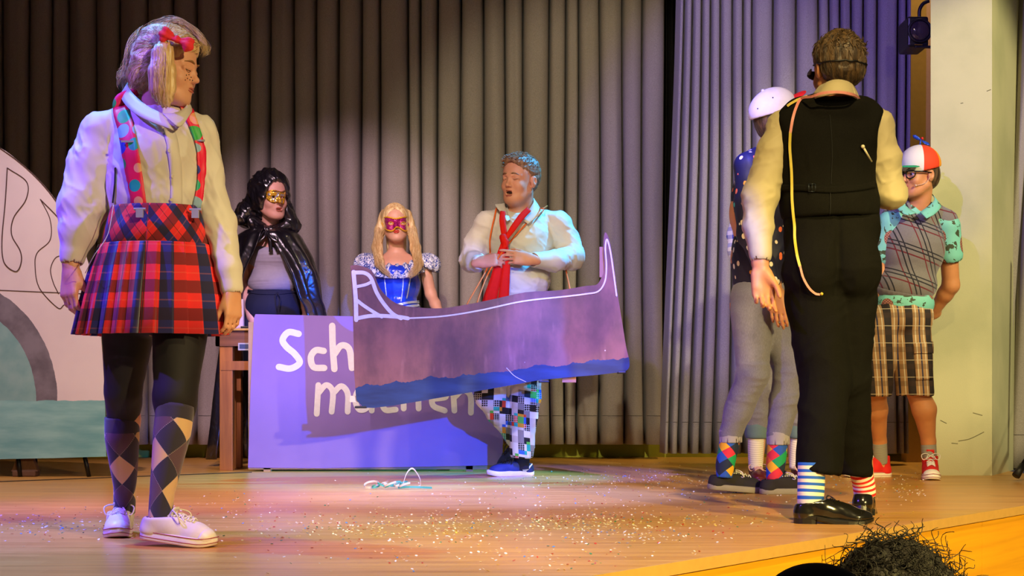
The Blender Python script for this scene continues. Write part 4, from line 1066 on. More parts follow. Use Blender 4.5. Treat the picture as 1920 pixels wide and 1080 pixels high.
def girl():
    Y0 = 5.08; P = lambda x, y, d=0.0: at(x, y, Y0+d)
    r_ = root('person', P(300, 731, .0)*[1, 1, 0], 'person in white shirt, dotted braces and checked skirt, standing at far left, head turned', 'person')
    SK = skin('fair_skin_girl', '#dfa583', '#b8604f')
    H = P(315, 130, -.01); R = rot(78, -7, 3); s = .97
    v = Vol(.0055)
    A = head(v, H, R, s, fem=True, eyes='low')
    N = P(293, 215, .02); sh = [P(192, 240, .02), P(372, 246, .02)]
    neck(v, N+[0, 0, -.03], H, R, .050, s); torso(v, P(290, 560, .02), P(297, 320, .02), N, sh, w=(.14, .11, .13), d=.09)
    arm(v, sh[0], P(150, 385, .02), P(133, 492, -.03), (.045, .036, .036, .025)); arm(v, sh[1], P(412, 400, .02), P(436, 540, -.04), (.045, .036, .034, .024))
    leg(v, P(246, 590, .05), P(231, 735, .10), P(235, 905, .22), (.078, .050, .046, .034)); leg(v, P(335, 590, .0), P(330, 745, -.10), P(302, 940, -.16), (.078, .050, .046, .034))
    # hands
    hand(v, P(133, 503, -.035), (-.03, -.15, -1), (.55, .75, 0), (.9, -.5, 0), .95, (22, 42, 38), .9, (28, 30))
    hand(v, P(436, 548, -.04), (.05, -.1, -1), (-.75, .65, 0), (-.75, -.65, 0), .82, (18, 38, 36), .9, (24, 14))
    bo, bv = vobj('body', v, SK, r_, fine=.0028, zs=P(0, 215)[2])
    eyes(bo, A, R, s, (.1, -.25)); lashes(bo, A, s, -.0035); lips(bo, A, s, M('rose_lip', '#b5604f', rough=.45), full=.7); HM = hairmat('blonde_hair', '#c29a5e', '#f0d8a4')
    brows(bo, A, s, M('fair_brow', '#8d6b40', rough=.8), (-1, 1), .0, 0.0, .8)
    for q in ((349, 141), (351, 147), (356, 150), (354, 140), (358, 145), (361, 151), (347, 150)):
        h, n = hit(bv, *q, off=.0006)
        if h is not None: mb = MB(); mb.add(*disc(h, n, .0019, .0008)); mb.build('painted_freckle', M('freckle_paint', '#3a1a12', rough=.6), bo)
    # hair
    v = Vol(.005); L = A
    e = lambda c, r, k=.02: v.ell(L(*c), np.array(r)*s, R, k)
    e((0, -.018, .045), (.084, .104, .088)); e((0, -.055, .0), (.078, .068, .075), .03); e((0, .035, .075), (.066, .050, .038), .02); e((0, -.075, -.035), (.055, .045, .045), .03)
    e((0, -.03, .11), (.05, .07, .028), .03)
    v.ell(L(0, .085, -.02), np.array((.075, .062, .088))*s, R, k=.012, sub=True)
    for q in (-1, 1): v.ell(L(q*.075, .045, -.025), np.array((.03, .04, .05))*s, R, k=.012, sub=True)
    t0_ = P(309, 82, -.105)
    hd = lambda V: folds((V-H) @ R, (34, 9, 22), .006, 3)
    ho, hb = vobj('hair', v, HM, r_, hd)
    v = Vol(.005); pc = [t0_, P(306, 100, -.118), P(304, 135, -.122), P(305, 168, -.122), P(310, 192, -.12)]
    for a, b, ra, rb in zip(pc[:-1], pc[1:], (.014, .029, .036, .034), (.029, .036, .034, .018)): v.cap(a, b, ra, rb, .02, flat=((0, 1, 0), 1.3))
    vobj('pigtail', v, HM, ho, lambda V: .0030*np.sin(V[:, 0]*620+vnoise(V*np.array([14, 14, 5]))*5))
    # pigtail towards us, from under the bow
    t0 = P(309, 82, -.105)
    strands('pigtail', ho, HM, 190, [t0+[0, .03, .0], t0, P(306, 100, -.125), P(303, 135, -.135), P(305, 170, -.135), P(311, 204, -.13)], [.010, .014, .027, .035, .035, .024], .0008, 1, segs=4)
    part_ = [L(0, .075, .085), L(0, .03, .135), L(0, -.04, .14), L(0, -.10, .09), L(0, -.11, .02)]
    comb('combed_hair', ho, hb, HM, part_, [t0+[.0, .02, .0]], 420, .0009, seed=2, jit=.010)
    comb('combed_hair', ho, hb, HM, [L(-.05, -.09, -.01), L(-.02, -.10, -.05), L(.03, -.09, -.06)], [t0+[.0, .02, .0]], 200, .0008, seed=3, jit=.014, off=(.001, .008))
    comb('combed_hair', ho, hb, HM, [L(-.01, .085, .075), L(-.02, .05, .115)], [t0+[.02, .02, -.005]], 120, .0008, seed=5, jit=.010, off=(.001, .006))
    strands('loose_strands', ho, HM, 60, [P(268, 60, .02), P(250, 90, .0), P(240, 125, .0), P(232, 150, .01), P(238, 172, .03)], [.02, .022, .02, .02, .02], .0007, 2, segs=5, wave=.008)
    strands('loose_strands', ho, HM, 50, [P(256, 110, .0), P(240, 130, .0), P(230, 138, .0), P(224, 142, .0)], [.012, .02, .022, .02], .0006, 12, segs=5, wave=.008)
    strands('loose_strands', ho, HM, 60, [P(300, 50, .0), P(330, 40, .0), P(362, 58, .0), P(380, 80, .0), P(386, 98, .0), P(377, 105, .0)], [.012, .014, .014, .014, .012, .01], .0007, 4, segs=5, wave=.005)
    strands('loose_strands', ho, HM, 36, [P(270, 62, .0), P(296, 42, .0), P(325, 36, .0), P(350, 46, .0)], [.012, .014, .014, .012], .0006, 14, segs=6, wave=.007)
    # bow
    BM = M('red_pink_bow_satin', '#ee3a44', rough=.75, spec=.2, bump=lambda g: g.noise(1.0, 2.0, g.vec(g.x*60, g.y*60, g.z*160)), bs=.5, bd=.004)
    c = P(331, 74, -.125); v = Vol(.004)
    dx = _n(P(357, 86, -.12)-P(305, 62, -.12))
    up = _n(np.cross(dx, [0, -1, 0])); Rb = np.stack([dx, np.cross(up, dx), up], 1)
    for q in (-1, 1):
        v.cap(c+dx*q*.006, c+dx*q*.036, .007, .021, .008, flat=((0, 1, 0), 1.5)); v.ell(c+dx*q*.040, (.012, .012, .024), Rb, .01)
    v.ell(c, (.011, .012, .012), k=.003)
    vobj('bow', v, BM, ho, lambda V: .0022*np.sin(((V-c) @ up)*300+vnoise(V*40)*2))
    # shirt
    v = Vol(.0055)
    v.ell(P(297, 300, .02), (.158, .120, .185), k=.03); v.ell(P(297, 372, .02), (.158, .130, .13), k=.05); v.ell(P(300, 290, -.05), (.10, .075, .09), k=.05)
    for S in sh: v.cap(N+(S-N)*.20-[0, 0, .012], S+[0, 0, -.008], .046, .056, .03)
    Sl = [P(188, 252, .02), P(175, 310, .02), P(158, 385, .0), P(148, 432, -.02), P(138, 470, -.03)]
    for a, b, ra, rb in zip(Sl[:-1], Sl[1:], (.060, .074, .074, .058), (.074, .074, .058, .042)): v.cap(a, b, ra, rb, .02)
    Sr = [P(371, 256, .02), P(388, 325, .02), P(411, 420, .0), P(428, 505, -.03), P(433, 536, -.035)]
    for a, b, ra, rb in zip(Sr[:-1], Sr[1:], (.052, .048, .046, .037), (.048, .046, .037, .034)): v.cap(a, b, ra, rb, .02)
    v.cap(P(138, 466, -.03), P(136, 482, -.03), .041, .040, .006); v.cap(P(432, 522, -.035), P(434, 540, -.035), .0365, .037, .005)
    # openings
    v.cap(N+[0, 0, .02], H+R @ np.array([0, -.02, -.05])*s, .057, .06, .006, sub=True)
    v.cap(P(136, 484, -.033), P(134, 505, -.036), .028, .029, .004, sub=True); v.cap(P(435, 542, -.035), P(436, 556, -.04), .026, .027, .004, sub=True)
    def fd(V):
        zc = np.where(V[:, 0] < P(250, 0)[0], P(0, 472)[2], np.where(V[:, 0] > P(398, 0)[0], P(0, 530)[2], -9)); w_ = np.clip((V[:, 2]-zc-.008)/.07, .0, 1)
        Q_ = V-P(300, 300); D_ = np.stack([Q_[:, 0]+.5*Q_[:, 2], Q_[:, 1], Q_[:, 2]-.5*Q_[:, 0]], 1)
        return w_*(folds(Q_, (9, 8, 4), .008, 11, .8)+folds(D_, (26, 14, 9), .0055, 15, .6))
    so, sb = vobj('shirt', v, WSHIRT, r_, fd)
    # collar
    def leaf(T, B, nm='collar'):
        T, B = catmull([P(*q) for q in T], 5), catmull([P(*q) for q in B], 5); V, Fc, uv = strip(T, B, .004, 3); mb = MB(); mb.add(V, Fc); mb.build(nm, WSHIRT, so, smooth=True)
    leaf([(300, 160, .115), (262, 155, .075), (240, 157, .02), (252, 178, -.05), (277, 200, -.10), (305, 214, -.125)],
         [(300, 168, .125), (250, 166, .09), (228, 178, .02), (242, 204, -.08), (272, 224, -.135), (326, 245, -.165)])
    leaf([(305, 214, -.125), (326, 213, -.12), (343, 205, -.08), (350, 192, .0), (338, 176, .07), (300, 160, .115)],
         [(312, 221, -.14), (336, 238, -.15), (354, 218, -.09), (358, 204, .01), (344, 186, .08), (300, 168, .125)])
    lay_o = MB(); lay_o.add(*lay(sb, [(316, 240), (326, 290), (330, 340), (330, 388)], 21, .004, th=.0015)); lay_o.build('button_placket', WSHIRT, so, smooth=True)
    mb = MB()
    for q in ((304, 250), (317, 283), (322, 330), (321, 374)):
        h, n = hit(sb, *q, off=.006)
        if h is not None: mb = MB(); mb.add(*disc(h, n, .0055, .002, 12)); mb.build('button', M('pearl_button', '#d9d2c4', rough=.2), so)
    # braces
    def dots(g):
        d, cr, cg = g.vor(18.0, g.vec(g.x, 0.0, g.z), 'C', rnd=.35)
        c = g.ramp(cr, [(0, '#1fae8c'), (.25, '#2c39a8'), (.42, '#26b04a'), (.6, '#8fb6d6'), (.76, '#f0a878'), (.88, '#222a66')])
        return g.mix(d.lt(.43), '#ec1f4b', c)
    BR = M('dotted_brace_ribbon', dots, rough=.5)
    wob = lambda V: V
    for path, w_ in (([(258, 172), (230, 186), (226, 205), (238, 240), (247, 290), (255, 340), (264, 392)], (16, 26, 30, 30, 30, 29, 26)),
                     ([(340, 196), (352, 212), (366, 245), (375, 285), (376, 335), (368, 392)], (14, 19, 20, 17, 17, 18))):
        mb = MB(); mb.add(*lay([sb], path, w_, .006, th=.0022, Yd=Y0, nx=4)); b_ = mb.build('brace', BR, r_, smooth=True)
        m = path[len(path)//2]; m = (244, 268) if w_[1] > 20 else (373, 265); h, n = hit(sb, m[0], m[1], off=.011)
        if h is not None: mb = MB(); mb.box(h+[-.024 if w_[1] > 20 else -.016, -.004, -.003], h+[.024 if w_[1] > 20 else .016, .002, .003]); mb.build('adjuster', M('chrome', '#b9bcc4', rough=.3, metal=.3), b_)
        h = P(263, 395, -.148) if w_[1] > 20 else P(367, 396, -.096)
        mb = MB(); mb.box(h+[-.011, -.012, -.022], h+[.011, -.002, .006]); mb.tube([h+[-.018, -.008, .004], h+[.018, -.008, .004]], .004, 8); mb.build('clip', M('chrome'), b_)
    # skirt
    nA, rows = 26, [(389, 89, .136, 0), (394, 90, .138, 0), (425, 97, .146, 0), (459, 103, .153, 0), (461, 104, .154, .35), (500, 113, .165, .7), (560, 124, .180, .9), (628, 134, .192, 1.0)]
    K = 12; T = np.linspace(0, 1, nA*K+1); V, UV = [], []
    for yy, hw, dp, am in rows:
        rx = hw*Y0/F; cx = 296-(yy-390)*.05; c = at(cx, yy, Y0)
        fr = (T*nA).astype(float) % 1.0; saw = np.where(fr < .85, fr/.85, (1-fr)/.15)
        k = 1+am*(.13*saw-.05)+am*.05*np.sin(T*2*math.pi*5+1); a = T*2*math.pi
        V.append(np.stack([c[0]+rx*k*np.sin(a), Y0+.01-dp*k*np.cos(a), np.full(len(T), c[2])], 1)); UV.append(np.stack([T*2*math.pi*.2, np.full(len(T), (630-yy)/588.)], 1))
    m, n = len(rows), len(T); idx = np.arange(m*n).reshape(m, n)
    def part(name, a, b, mt):
        ii = idx[a:b]; VV = np.concatenate(V[a:b]); uv = np.concatenate(UV[a:b]); k = b-a; ix = np.arange(k*n).reshape(k, n)
        Q = np.stack([ix[:-1, :-1], ix[1:, :-1], ix[1:, 1:], ix[:-1, 1:]], -1).reshape(-1, 4)
        o = mesh(name, VV, Q, mt, sk, uv=uv); so2 = o.modifiers.new('thickness', 'SOLIDIFY'); so2.thickness = .003; return o
    KP_ = M('checked_skirt_pleats', lambda g: plaid_girl(g, g.u*7.6+.1, g.v*11.5), rough=.8, sheen=.3, bump=FAB, bs=.2, bd=.001)
    KY = M('checked_skirt_yoke', lambda g: plaid_girl(g, (g.u+g.v)*9.0+.2, (g.v-g.u)*9.0+.35), rough=.8, sheen=.3, bump=FAB, bs=.2, bd=.001)
    # the yoke is the skirt's own mesh, the pleats hang from it
    VV = np.concatenate(V[0:4]); ix = np.arange(4*n).reshape(4, n); Q = np.stack([ix[:-1, :-1], ix[1:, :-1], ix[1:, 1:], ix[:-1, 1:]], -1).reshape(-1, 4)
    sk = mesh('skirt', VV, Q, KY, r_, uv=np.concatenate(UV[0:4])); sm = sk.modifiers.new('thickness', 'SOLIDIFY'); sm.thickness = .004
    part('pleats', 3, 8, KP_)
    # tights, socks, shoes
    v = Vol(.006); TM = M('black_tights', '#0d0a0f', rough=.75, sheen=.03)
    v.ell(P(290, 560, .03), (.15, .115, .12), k=.03)
    leg(v, P(243, 590, .05), P(231, 735, .10), P(230, 800, .15), (.090, .0575, .053, .050), k=.02); leg(v, P(340, 590, .0), P(328, 745, -.10), P(325, 800, -.12), (.092, .0655, .058, .056), k=.02)
    vobj('tights', v, TM, r_, lambda V: folds(V, (9, 9, 16), .0015, 4))
    def argyle(c1, c2, c3, base):
        def f(g):
            a = g.u*3.0; b = g.v/.107
            d1 = ((a.frac()-.5).abs()*2+(b.frac()-.5).abs()*2).lt(1.0)
            col = (((a.floor()+b.floor())*.5).frac()).lt(.25)
            c = g.mix(d1, base, g.mix(col, c2, c1))
            ln = (((a+b).frac()-.5).abs().lt(.012)+((a-b).frac()-.5).abs().lt(.012)).mn(1.0)*(g.v*260).frac().lt(.5)
            c = g.mix(ln*.7, c, c3)
            return g.mix(g.v.lt(.045), c, base)
        return f
    SO = M('argyle_knee_sock', argyle('#d9b483', '#5a4150', '#bfb2ac', '#2e2a3a'), rough=.85, sheen=.3, bump=FAB, bs=.3, bd=.001)
    sock(r_, [P(229, 783, .145), P(229, 820, .15), P(232, 870, .185), P(234, 912, .225), P(233, 960, .25)], [.0565, .0560, .046, .037, .036], SO, off=1.087)
    sock(r_, [P(329, 762, -.11), P(322, 815, -.13), P(313, 870, -.145), P(304, 925, -.16), P(300, 975, -.165)], [.0595, .0575, .047, .038, .036], SO, off=.28)
    CV = M('cream_canvas', '#e6e0d2', rough=.8, bump=FAB, bs=.2, bd=.001); RB = M('cream_rubber', '#efe8dc', rough=.4); RS = M('red_foxing', '#a02030', rough=.5)
    hp = at(229, 996, 5.41); hp[2] = 0
    sneaker(r_, hp, (.17, -1), .255, .096, 1, 0, False, CV, RB, RB, RS, RB)
    hp = at(263, 1008, 4.93)
    sneaker(r_, hp, (1, -.22), .250, .094, 1, 6.5, False, CV, RB, RB, RS, RB)
    # microphone pack cable at the hip
    mb = MB(); mb.add(*lay(sb, [(218, 314), (217, 345), (213, 380)], 2.2, .003)); mb.build('cable', M('black_rubber'), so)
    mb = MB(); mb.tube(catmull([P(213, 384, -.10), P(202, 440, -.17), P(176, 480, -.20), P(160, 512, -.12)], 6), .0013, 5); mb.build('wire', M('pale_wire', '#c9bda0', rough=.5), so, smooth=True)
    return r_
girl()

def tie_man():
    Y0 = 8.9; P = lambda x, y, d=0.0: at(x, y, Y0+d)
    r_ = root('person', P(975, 893, 0)*[1, 1, 0], 'person in white shirt fingering a loose red tie, eyes closed, standing behind the canoe', 'person')
    H = P(974, 338, -.03); R = rot(-34, -2, 4); s = 1.12
    v = Vol(.0065); A = head(v, H, R, s, mouth=1.0, eyes='closed', wide=1.04)
    N = P(975, 396, .03); sh = [P(915, 420, .0), P(1046, 422, .02)]
    neck(v, N, H, R, .066, s); v.ell(A(0, .03, -.10), (.05, .05, .035), k=.03)
    torso(v, P(968, 590, .02), P(975, 460, .0), N, sh, (.16, .16, .17), .12)
    Lw, Rw = P(899, 492, -.22), P(1000, 487, -.22)
    arm(v, sh[0], P(886, 486, .02), Lw); arm(v, sh[1], P(1074, 486, .0), Rw)
    hand(v, Lw+[.005, -.01, 0], (.85, -.25, .12), (.25, .8, -.35), (.15, .15, 1), .98, (38, 55, 35), .6, (40, 25))
    hand(v, Rw+[-.01, -.01, 0], (-1, -.18, .12), (-.1, 1, -.25), (0, .2, 1), 1.0, (14, 24, 16), .9, (38, 20), curls=[(2, 8, 6), (14, 26, 16), (26, 38, 22), (34, 45, 26)])
    leg(v, P(940, 600, -.02), P(918, 742, -.10), P(985, 838, .34)); leg(v, P(992, 600, .02), P(984, 745, -.04), P(979, 872, .03), (.085, .055, .048, .030))
    bo, bv = vobj('body', v, skin('fair_skin_man', '#d9987a'), r_, fine=.0036, zs=P(0, 396)[2])
    lips(bo, A, s, M('lip_man', '#a9594c', rough=.5), mouth=1.0, full=.75); lashes(bo, A, s, .0005)
    HM = hairmat('brown_cropped_hair', '#6d4d33', '#9a7450', .55)
    brows(bo, A, s, HM, dz=.001, tilt=-.003)
    mb = MB()
    V, Fc = sphere(A(0, .086, -.0655), np.array((.0175, .006, .0052))*s, R=R); mb.add(V, Fc); mb.build('open_mouth', M('mouth_dark', '#2b0f0c', rough=.5), bo, smooth=True)
    v = Vol(.0045); e = lambda c, r, k=.02, sub=False: v.ell(A(*c), np.array(r)*s, R, k, sub=sub)
    e((0, -.016, .052), (.080, .100, .078)); e((0, -.045, .02), (.077, .072, .085), .03); e((0, .045, .088), (.058, .042, .026), .02)
    e((0, .088, .0), (.066, .062, .086), .008, True)
    for q in (-1, 1): e((q*.075, .035, -.02), (.03, .040, .040), .01, True); e((q*.08, -.01, -.03), (.02, .03, .035), .008, True)
    v.cut(A(0, 0, -.055), R @ np.array([0, 0, -1.0]))
    ho, hb = vobj('hair', v, HM, r_, lambda V: folds((V-H) @ R, (40, 30, 40), .006, 6))
    rd = np.random.RandomState(3); mb = MB()
    # upper teeth hint left out; short tufts over the crown
    for i in range(260):
        d = rd.normal(size=3); d[2] = abs(d[2])+.2; d /= np.linalg.norm(d); h = hb.find_nearest(Vector(A(d[0]*.09, d[1]*.11, .05+d[2]*.09)))
        if h[0] is None: continue
        p = np.array(h[0]); n = np.array(h[1]); f = R @ np.array([.3, .8, .2])
        if n[2] < .1: continue
        mb.tube([p-n*.002, p+n*.006+f*.006, p+n*.008+f*.016], [.0022, .0020, .0008], 4, cap=False)
    mb.build('tufts', HM, ho, smooth=True)
    # shirt
    v = Vol(.0065)
    v.ell(P(974, 452, .01), (.185, .150, .18), k=.03); v.ell(P(970, 525, .0), (.180, .165, .15), k=.05); v.ell(P(968, 582, .01), (.175, .15, .09), k=.04)
    for S in sh: v.cap(N+(S-N)*.25-[0, 0, .02], S, .062, .066, .04)
    arm_l = [(sh[0], .068), (P(895, 458, .02), .066), (P(884, 488, .0), .060), (P(892, 492, -.14), .050), (P(896, 492, -.19), .040)]
    arm_r = [(sh[1], .072), (P(1062, 455, .03), .070), (P(1072, 482, .0), .064), (P(1040, 489, -.12), .054), (P(1010, 488, -.19), .042)]
    for AA in (arm_l, arm_r):
        for (a, ra), (b, rb) in zip(AA[:-1], AA[1:]): v.cap(a, b, ra, rb, .025)
    v.cap(P(896, 492, -.17), P(898, 492, -.205), .041, .042, .006); v.cap(P(1012, 488, -.17), P(1003, 487, -.205), .042, .043, .006)
    v.cut(P(968, 612, 0), (0, 0, -1))
    v.cap(N+[0, -.05, -.03], H+R @ np.array([0, 0, -.05]), .060, .075, .01, sub=True)
    v.cap(P(899, 492, -.20), P(903, 492, -.25), .030, .031, .004, sub=True); v.cap(P(1003, 487, -.20), P(995, 487, -.25), .033, .034, .004, sub=True)
    C0 = P(975, 450)
    def fd(V):
        w_ = np.clip((np.abs(V[:, 1]-(Y0-.21)))/.06-.15, 0, 1); D = V-C0
        return w_*(folds(D, (9, 8, 7), .008, 21, .8)+folds(np.stack([D[:, 0]*.6+D[:, 2], D[:, 1], D[:, 2]*.7-D[:, 0]], 1), (24, 12, 9), .005, 25, .6))
    so, sb = vobj('shirt', v, WSHIRT, r_, fd)
    collar_leaf(so, P, [(1000, 372, .03), (1000, 380, -.05), (992, 394, -.10), (978, 412, -.14)], [(1008, 384, .05), (1012, 392, -.07), (1012, 402, -.13), (990, 420, -.165)], WSHIRT)
    collar_leaf(so, P, [(950, 380, .03), (946, 384, -.05), (950, 396, -.10), (956, 412, -.14)], [(940, 388, .04), (928, 384, -.06), (938, 398, -.13), (950, 416, -.165)], WSHIRT)
    collar_leaf(so, P, [(1000, 372, .03), (985, 366, .08), (962, 368, .08), (950, 380, .03)], [(1008, 384, .05), (988, 378, .11), (960, 380, .11), (940, 388, .04)], WSHIRT)
    for q in ((961, 440), (962, 510), (960, 540)):
        h, n = hit(sb, *q, off=.001)
        if h is not None: mb = MB(); mb.add(*disc(h, n, .0055, .002, 10)); mb.build('button', M('pearl_button'), so)
    # tie: neck band, knot and two hanging tails
    TM = M('red_satin_tie', '#e01404', rough=.7, spec=.2); t_ = None
    knot = P(946, 453, -.21); v = Vol(.004); v.cap(knot+[-.008, 0, .022], knot+[.006, -.01, -.030], .020, .014, .01); v.cap(knot+[.01, -.01, .0], knot+[-.012, -.01, -.045], .012, .014, .01)
    t_, _ = vobj('tie', v, TM, r_, lambda V: folds(V, (40, 40, 40), .003, 4))
    def rib(pts, wd, nm='tie_tail'):
        C = catmull([P(*q) for q in pts], 6); W_ = np.interp(np.linspace(0, 1, len(C)), np.linspace(0, 1, len(wd)), wd); T = np.gradient(C, axis=0); T /= np.linalg.norm(T, axis=1)[:, None]
        Nn = np.cross(T, [0, -1, 0]); Nn /= np.linalg.norm(Nn, axis=1)[:, None]
        V, Fc, uv = strip(C-Nn*W_[:, None]/2, C+Nn*W_[:, None]/2, .003, 3); mb = MB(); mb.add(V, Fc); mb.build(nm, TM, t_, smooth=True)
    rib([(943, 396, -.155), (942, 412, -.175), (944, 430, -.19), (946, 450, -.205)], (.028, .034, .034, .026), 'neck_band')
    rib([(992, 392, -.15), (978, 406, -.175), (962, 428, -.20), (948, 448, -.21)], (.032, .036, .034, .022), 'neck_band')
    rib([(944, 458, -.225), (938, 480, -.235), (930, 520, -.23), (920, 556, -.215), (916, 575, -.2)], (.030, .040, .056, .074, .078))
    rib([(948, 458, -.22), (950, 490, -.23), (947, 525, -.23), (944, 560, -.215), (943, 575, -.2)], (.026, .036, .050, .060, .062))
    # trousers
    def crazy(g):
        a, b = g.x*30.0+(g.z*5).sin()*.4, g.z*27.0+(g.x*9).sin()*.5; c = g.wn(a.floor(), b.floor()); d = g.wn((a*.5+17.3).floor(), (b*.5).floor()); e = (a*.5).floor(); c2 = g.wn(e+31, (b*.5+.3).floor())
        base = g.ramp(c, [(0, '#e9e4df'), (.34, '#111114'), (.56, '#d2c9c6'), (.72, '#8d8688'), (.80, '#111114')])
        pop = g.ramp((c*7.3+d*3.1).frac(), [(0, '#24b8a8'), (.22, '#5cc24a'), (.42, '#f0a51f'), (.62, '#e8431f'), (.78, '#2f6ad0')])
        grid = ((g.x*85).frac().lt(.16)+(g.z*85).frac().lt(.16)).mn(1.0)*(c.gt(.80))
        return g.mix(grid, g.mix(c2.lt(.34)*d.gt(.35), base, pop), '#ece8e4')
    v = Vol(.0065); PT = M('patchwork_print_trousers', crazy, rough=.7)
    v.ell(P(968, 600, .02), (.175, .14, .12), k=.03)
    leg(v, P(940, 610, -.02), P(918, 742, -.10), P(972, 824, .28), (.098, .080, .074, .062), k=.03); leg(v, P(992, 610, .02), P(985, 745, -.04), P(978, 848, .0), (.098, .080, .072, .066), k=.03)
    v.cut(P(978, 858, 0), (0, 0, -1))
    vobj('trousers', v, PT, r_, lambda V: folds(V-P(980, 740), (10, 10, 14), .006, 31))
    sock(r_, [P(979, 850, .02), P(979, 866, .03), P(980, 880, .03)], [.044, .042, .038], M('black_sock_knit', '#15141a', rough=.9))
    NV = M('navy_mesh_fabric', '#1c2f5e', rough=.7, bump=lambda g: g.vor(420.0), bs=.5, bd=.001); WR = M('white_foam_sole', '#e8e6e6', rough=.5)
    hp = at(1001, 893, 8.98); hp[2] = 0; u, T, R2, b2 = sneaker(r_, hp, (-1, -.45), .285, .10, -1, 0, False, NV, WR, M('black_rubber'), None, None)
    mb = MB(); C = [(979, 872), (982, 881), (989, 879), (998, 869)]
    try:
        mb.add(*lay(b2, C, (2, 5, 4, 1), .002, Yd=8.85)); mb.build('curved_tick_mark', WR, u)
    except Exception: pass
    hp = at(1003, 838, 9.29); sneaker(r_, hp, (-1, -.42), .27, .098, -1, 33, False, NV, WR, M('black_rubber'), None, None)
    # canoe straps over his shoulders belong to the canoe
    OM = M('orange_strap', '#f06c10', rough=.6)
    def strap(pts, w_):
        mb = MB(); mb.tube(catmull(pts, 8), w_, 6, flat=((0, 1, 0), .4)); mb.build('strap', OM, CANOE, smooth=True)
    hS = lambda x, y, o=.013: (lambda h: h if h is not None else P(x, y, -.15))(hit(sb, x, y, off=o)[0])
    strap([P(933, 388, .06), P(931, 390, -.04)]+[hS(930, 398), hS(927, 409), hS(924, 420), hS(923, 435), hS(922, 450), hS(922, 464), hS(922, 478)]+[P(912, 506, -.26), at(876, 571, YK+.03), at(874, 590, YK+.03)], .0045)
    strap([P(1026, 386, .06)]+[hS(1018, 391), hS(1010, 395), hS(1003, 400), hS(992, 414), hS(980, 428), hS(969, 440), hS(958, 452)]+[P(938, 478, -.25), P(915, 514, -.28), at(895, 568, YK+.03), at(893, 590, YK+.03)], .0045)
    strap([P(1050, 440, .13), P(1060, 500, .02), at(1069, 545, YK+.05), at(1070, 580, YK+.04)], .0045)
    c = hS(1003, 399, .012); V, Fc = sphere(c, (.014, .010, .018)); mesh('strap_knot', V, Fc, TM, CANOE)
tie_man()

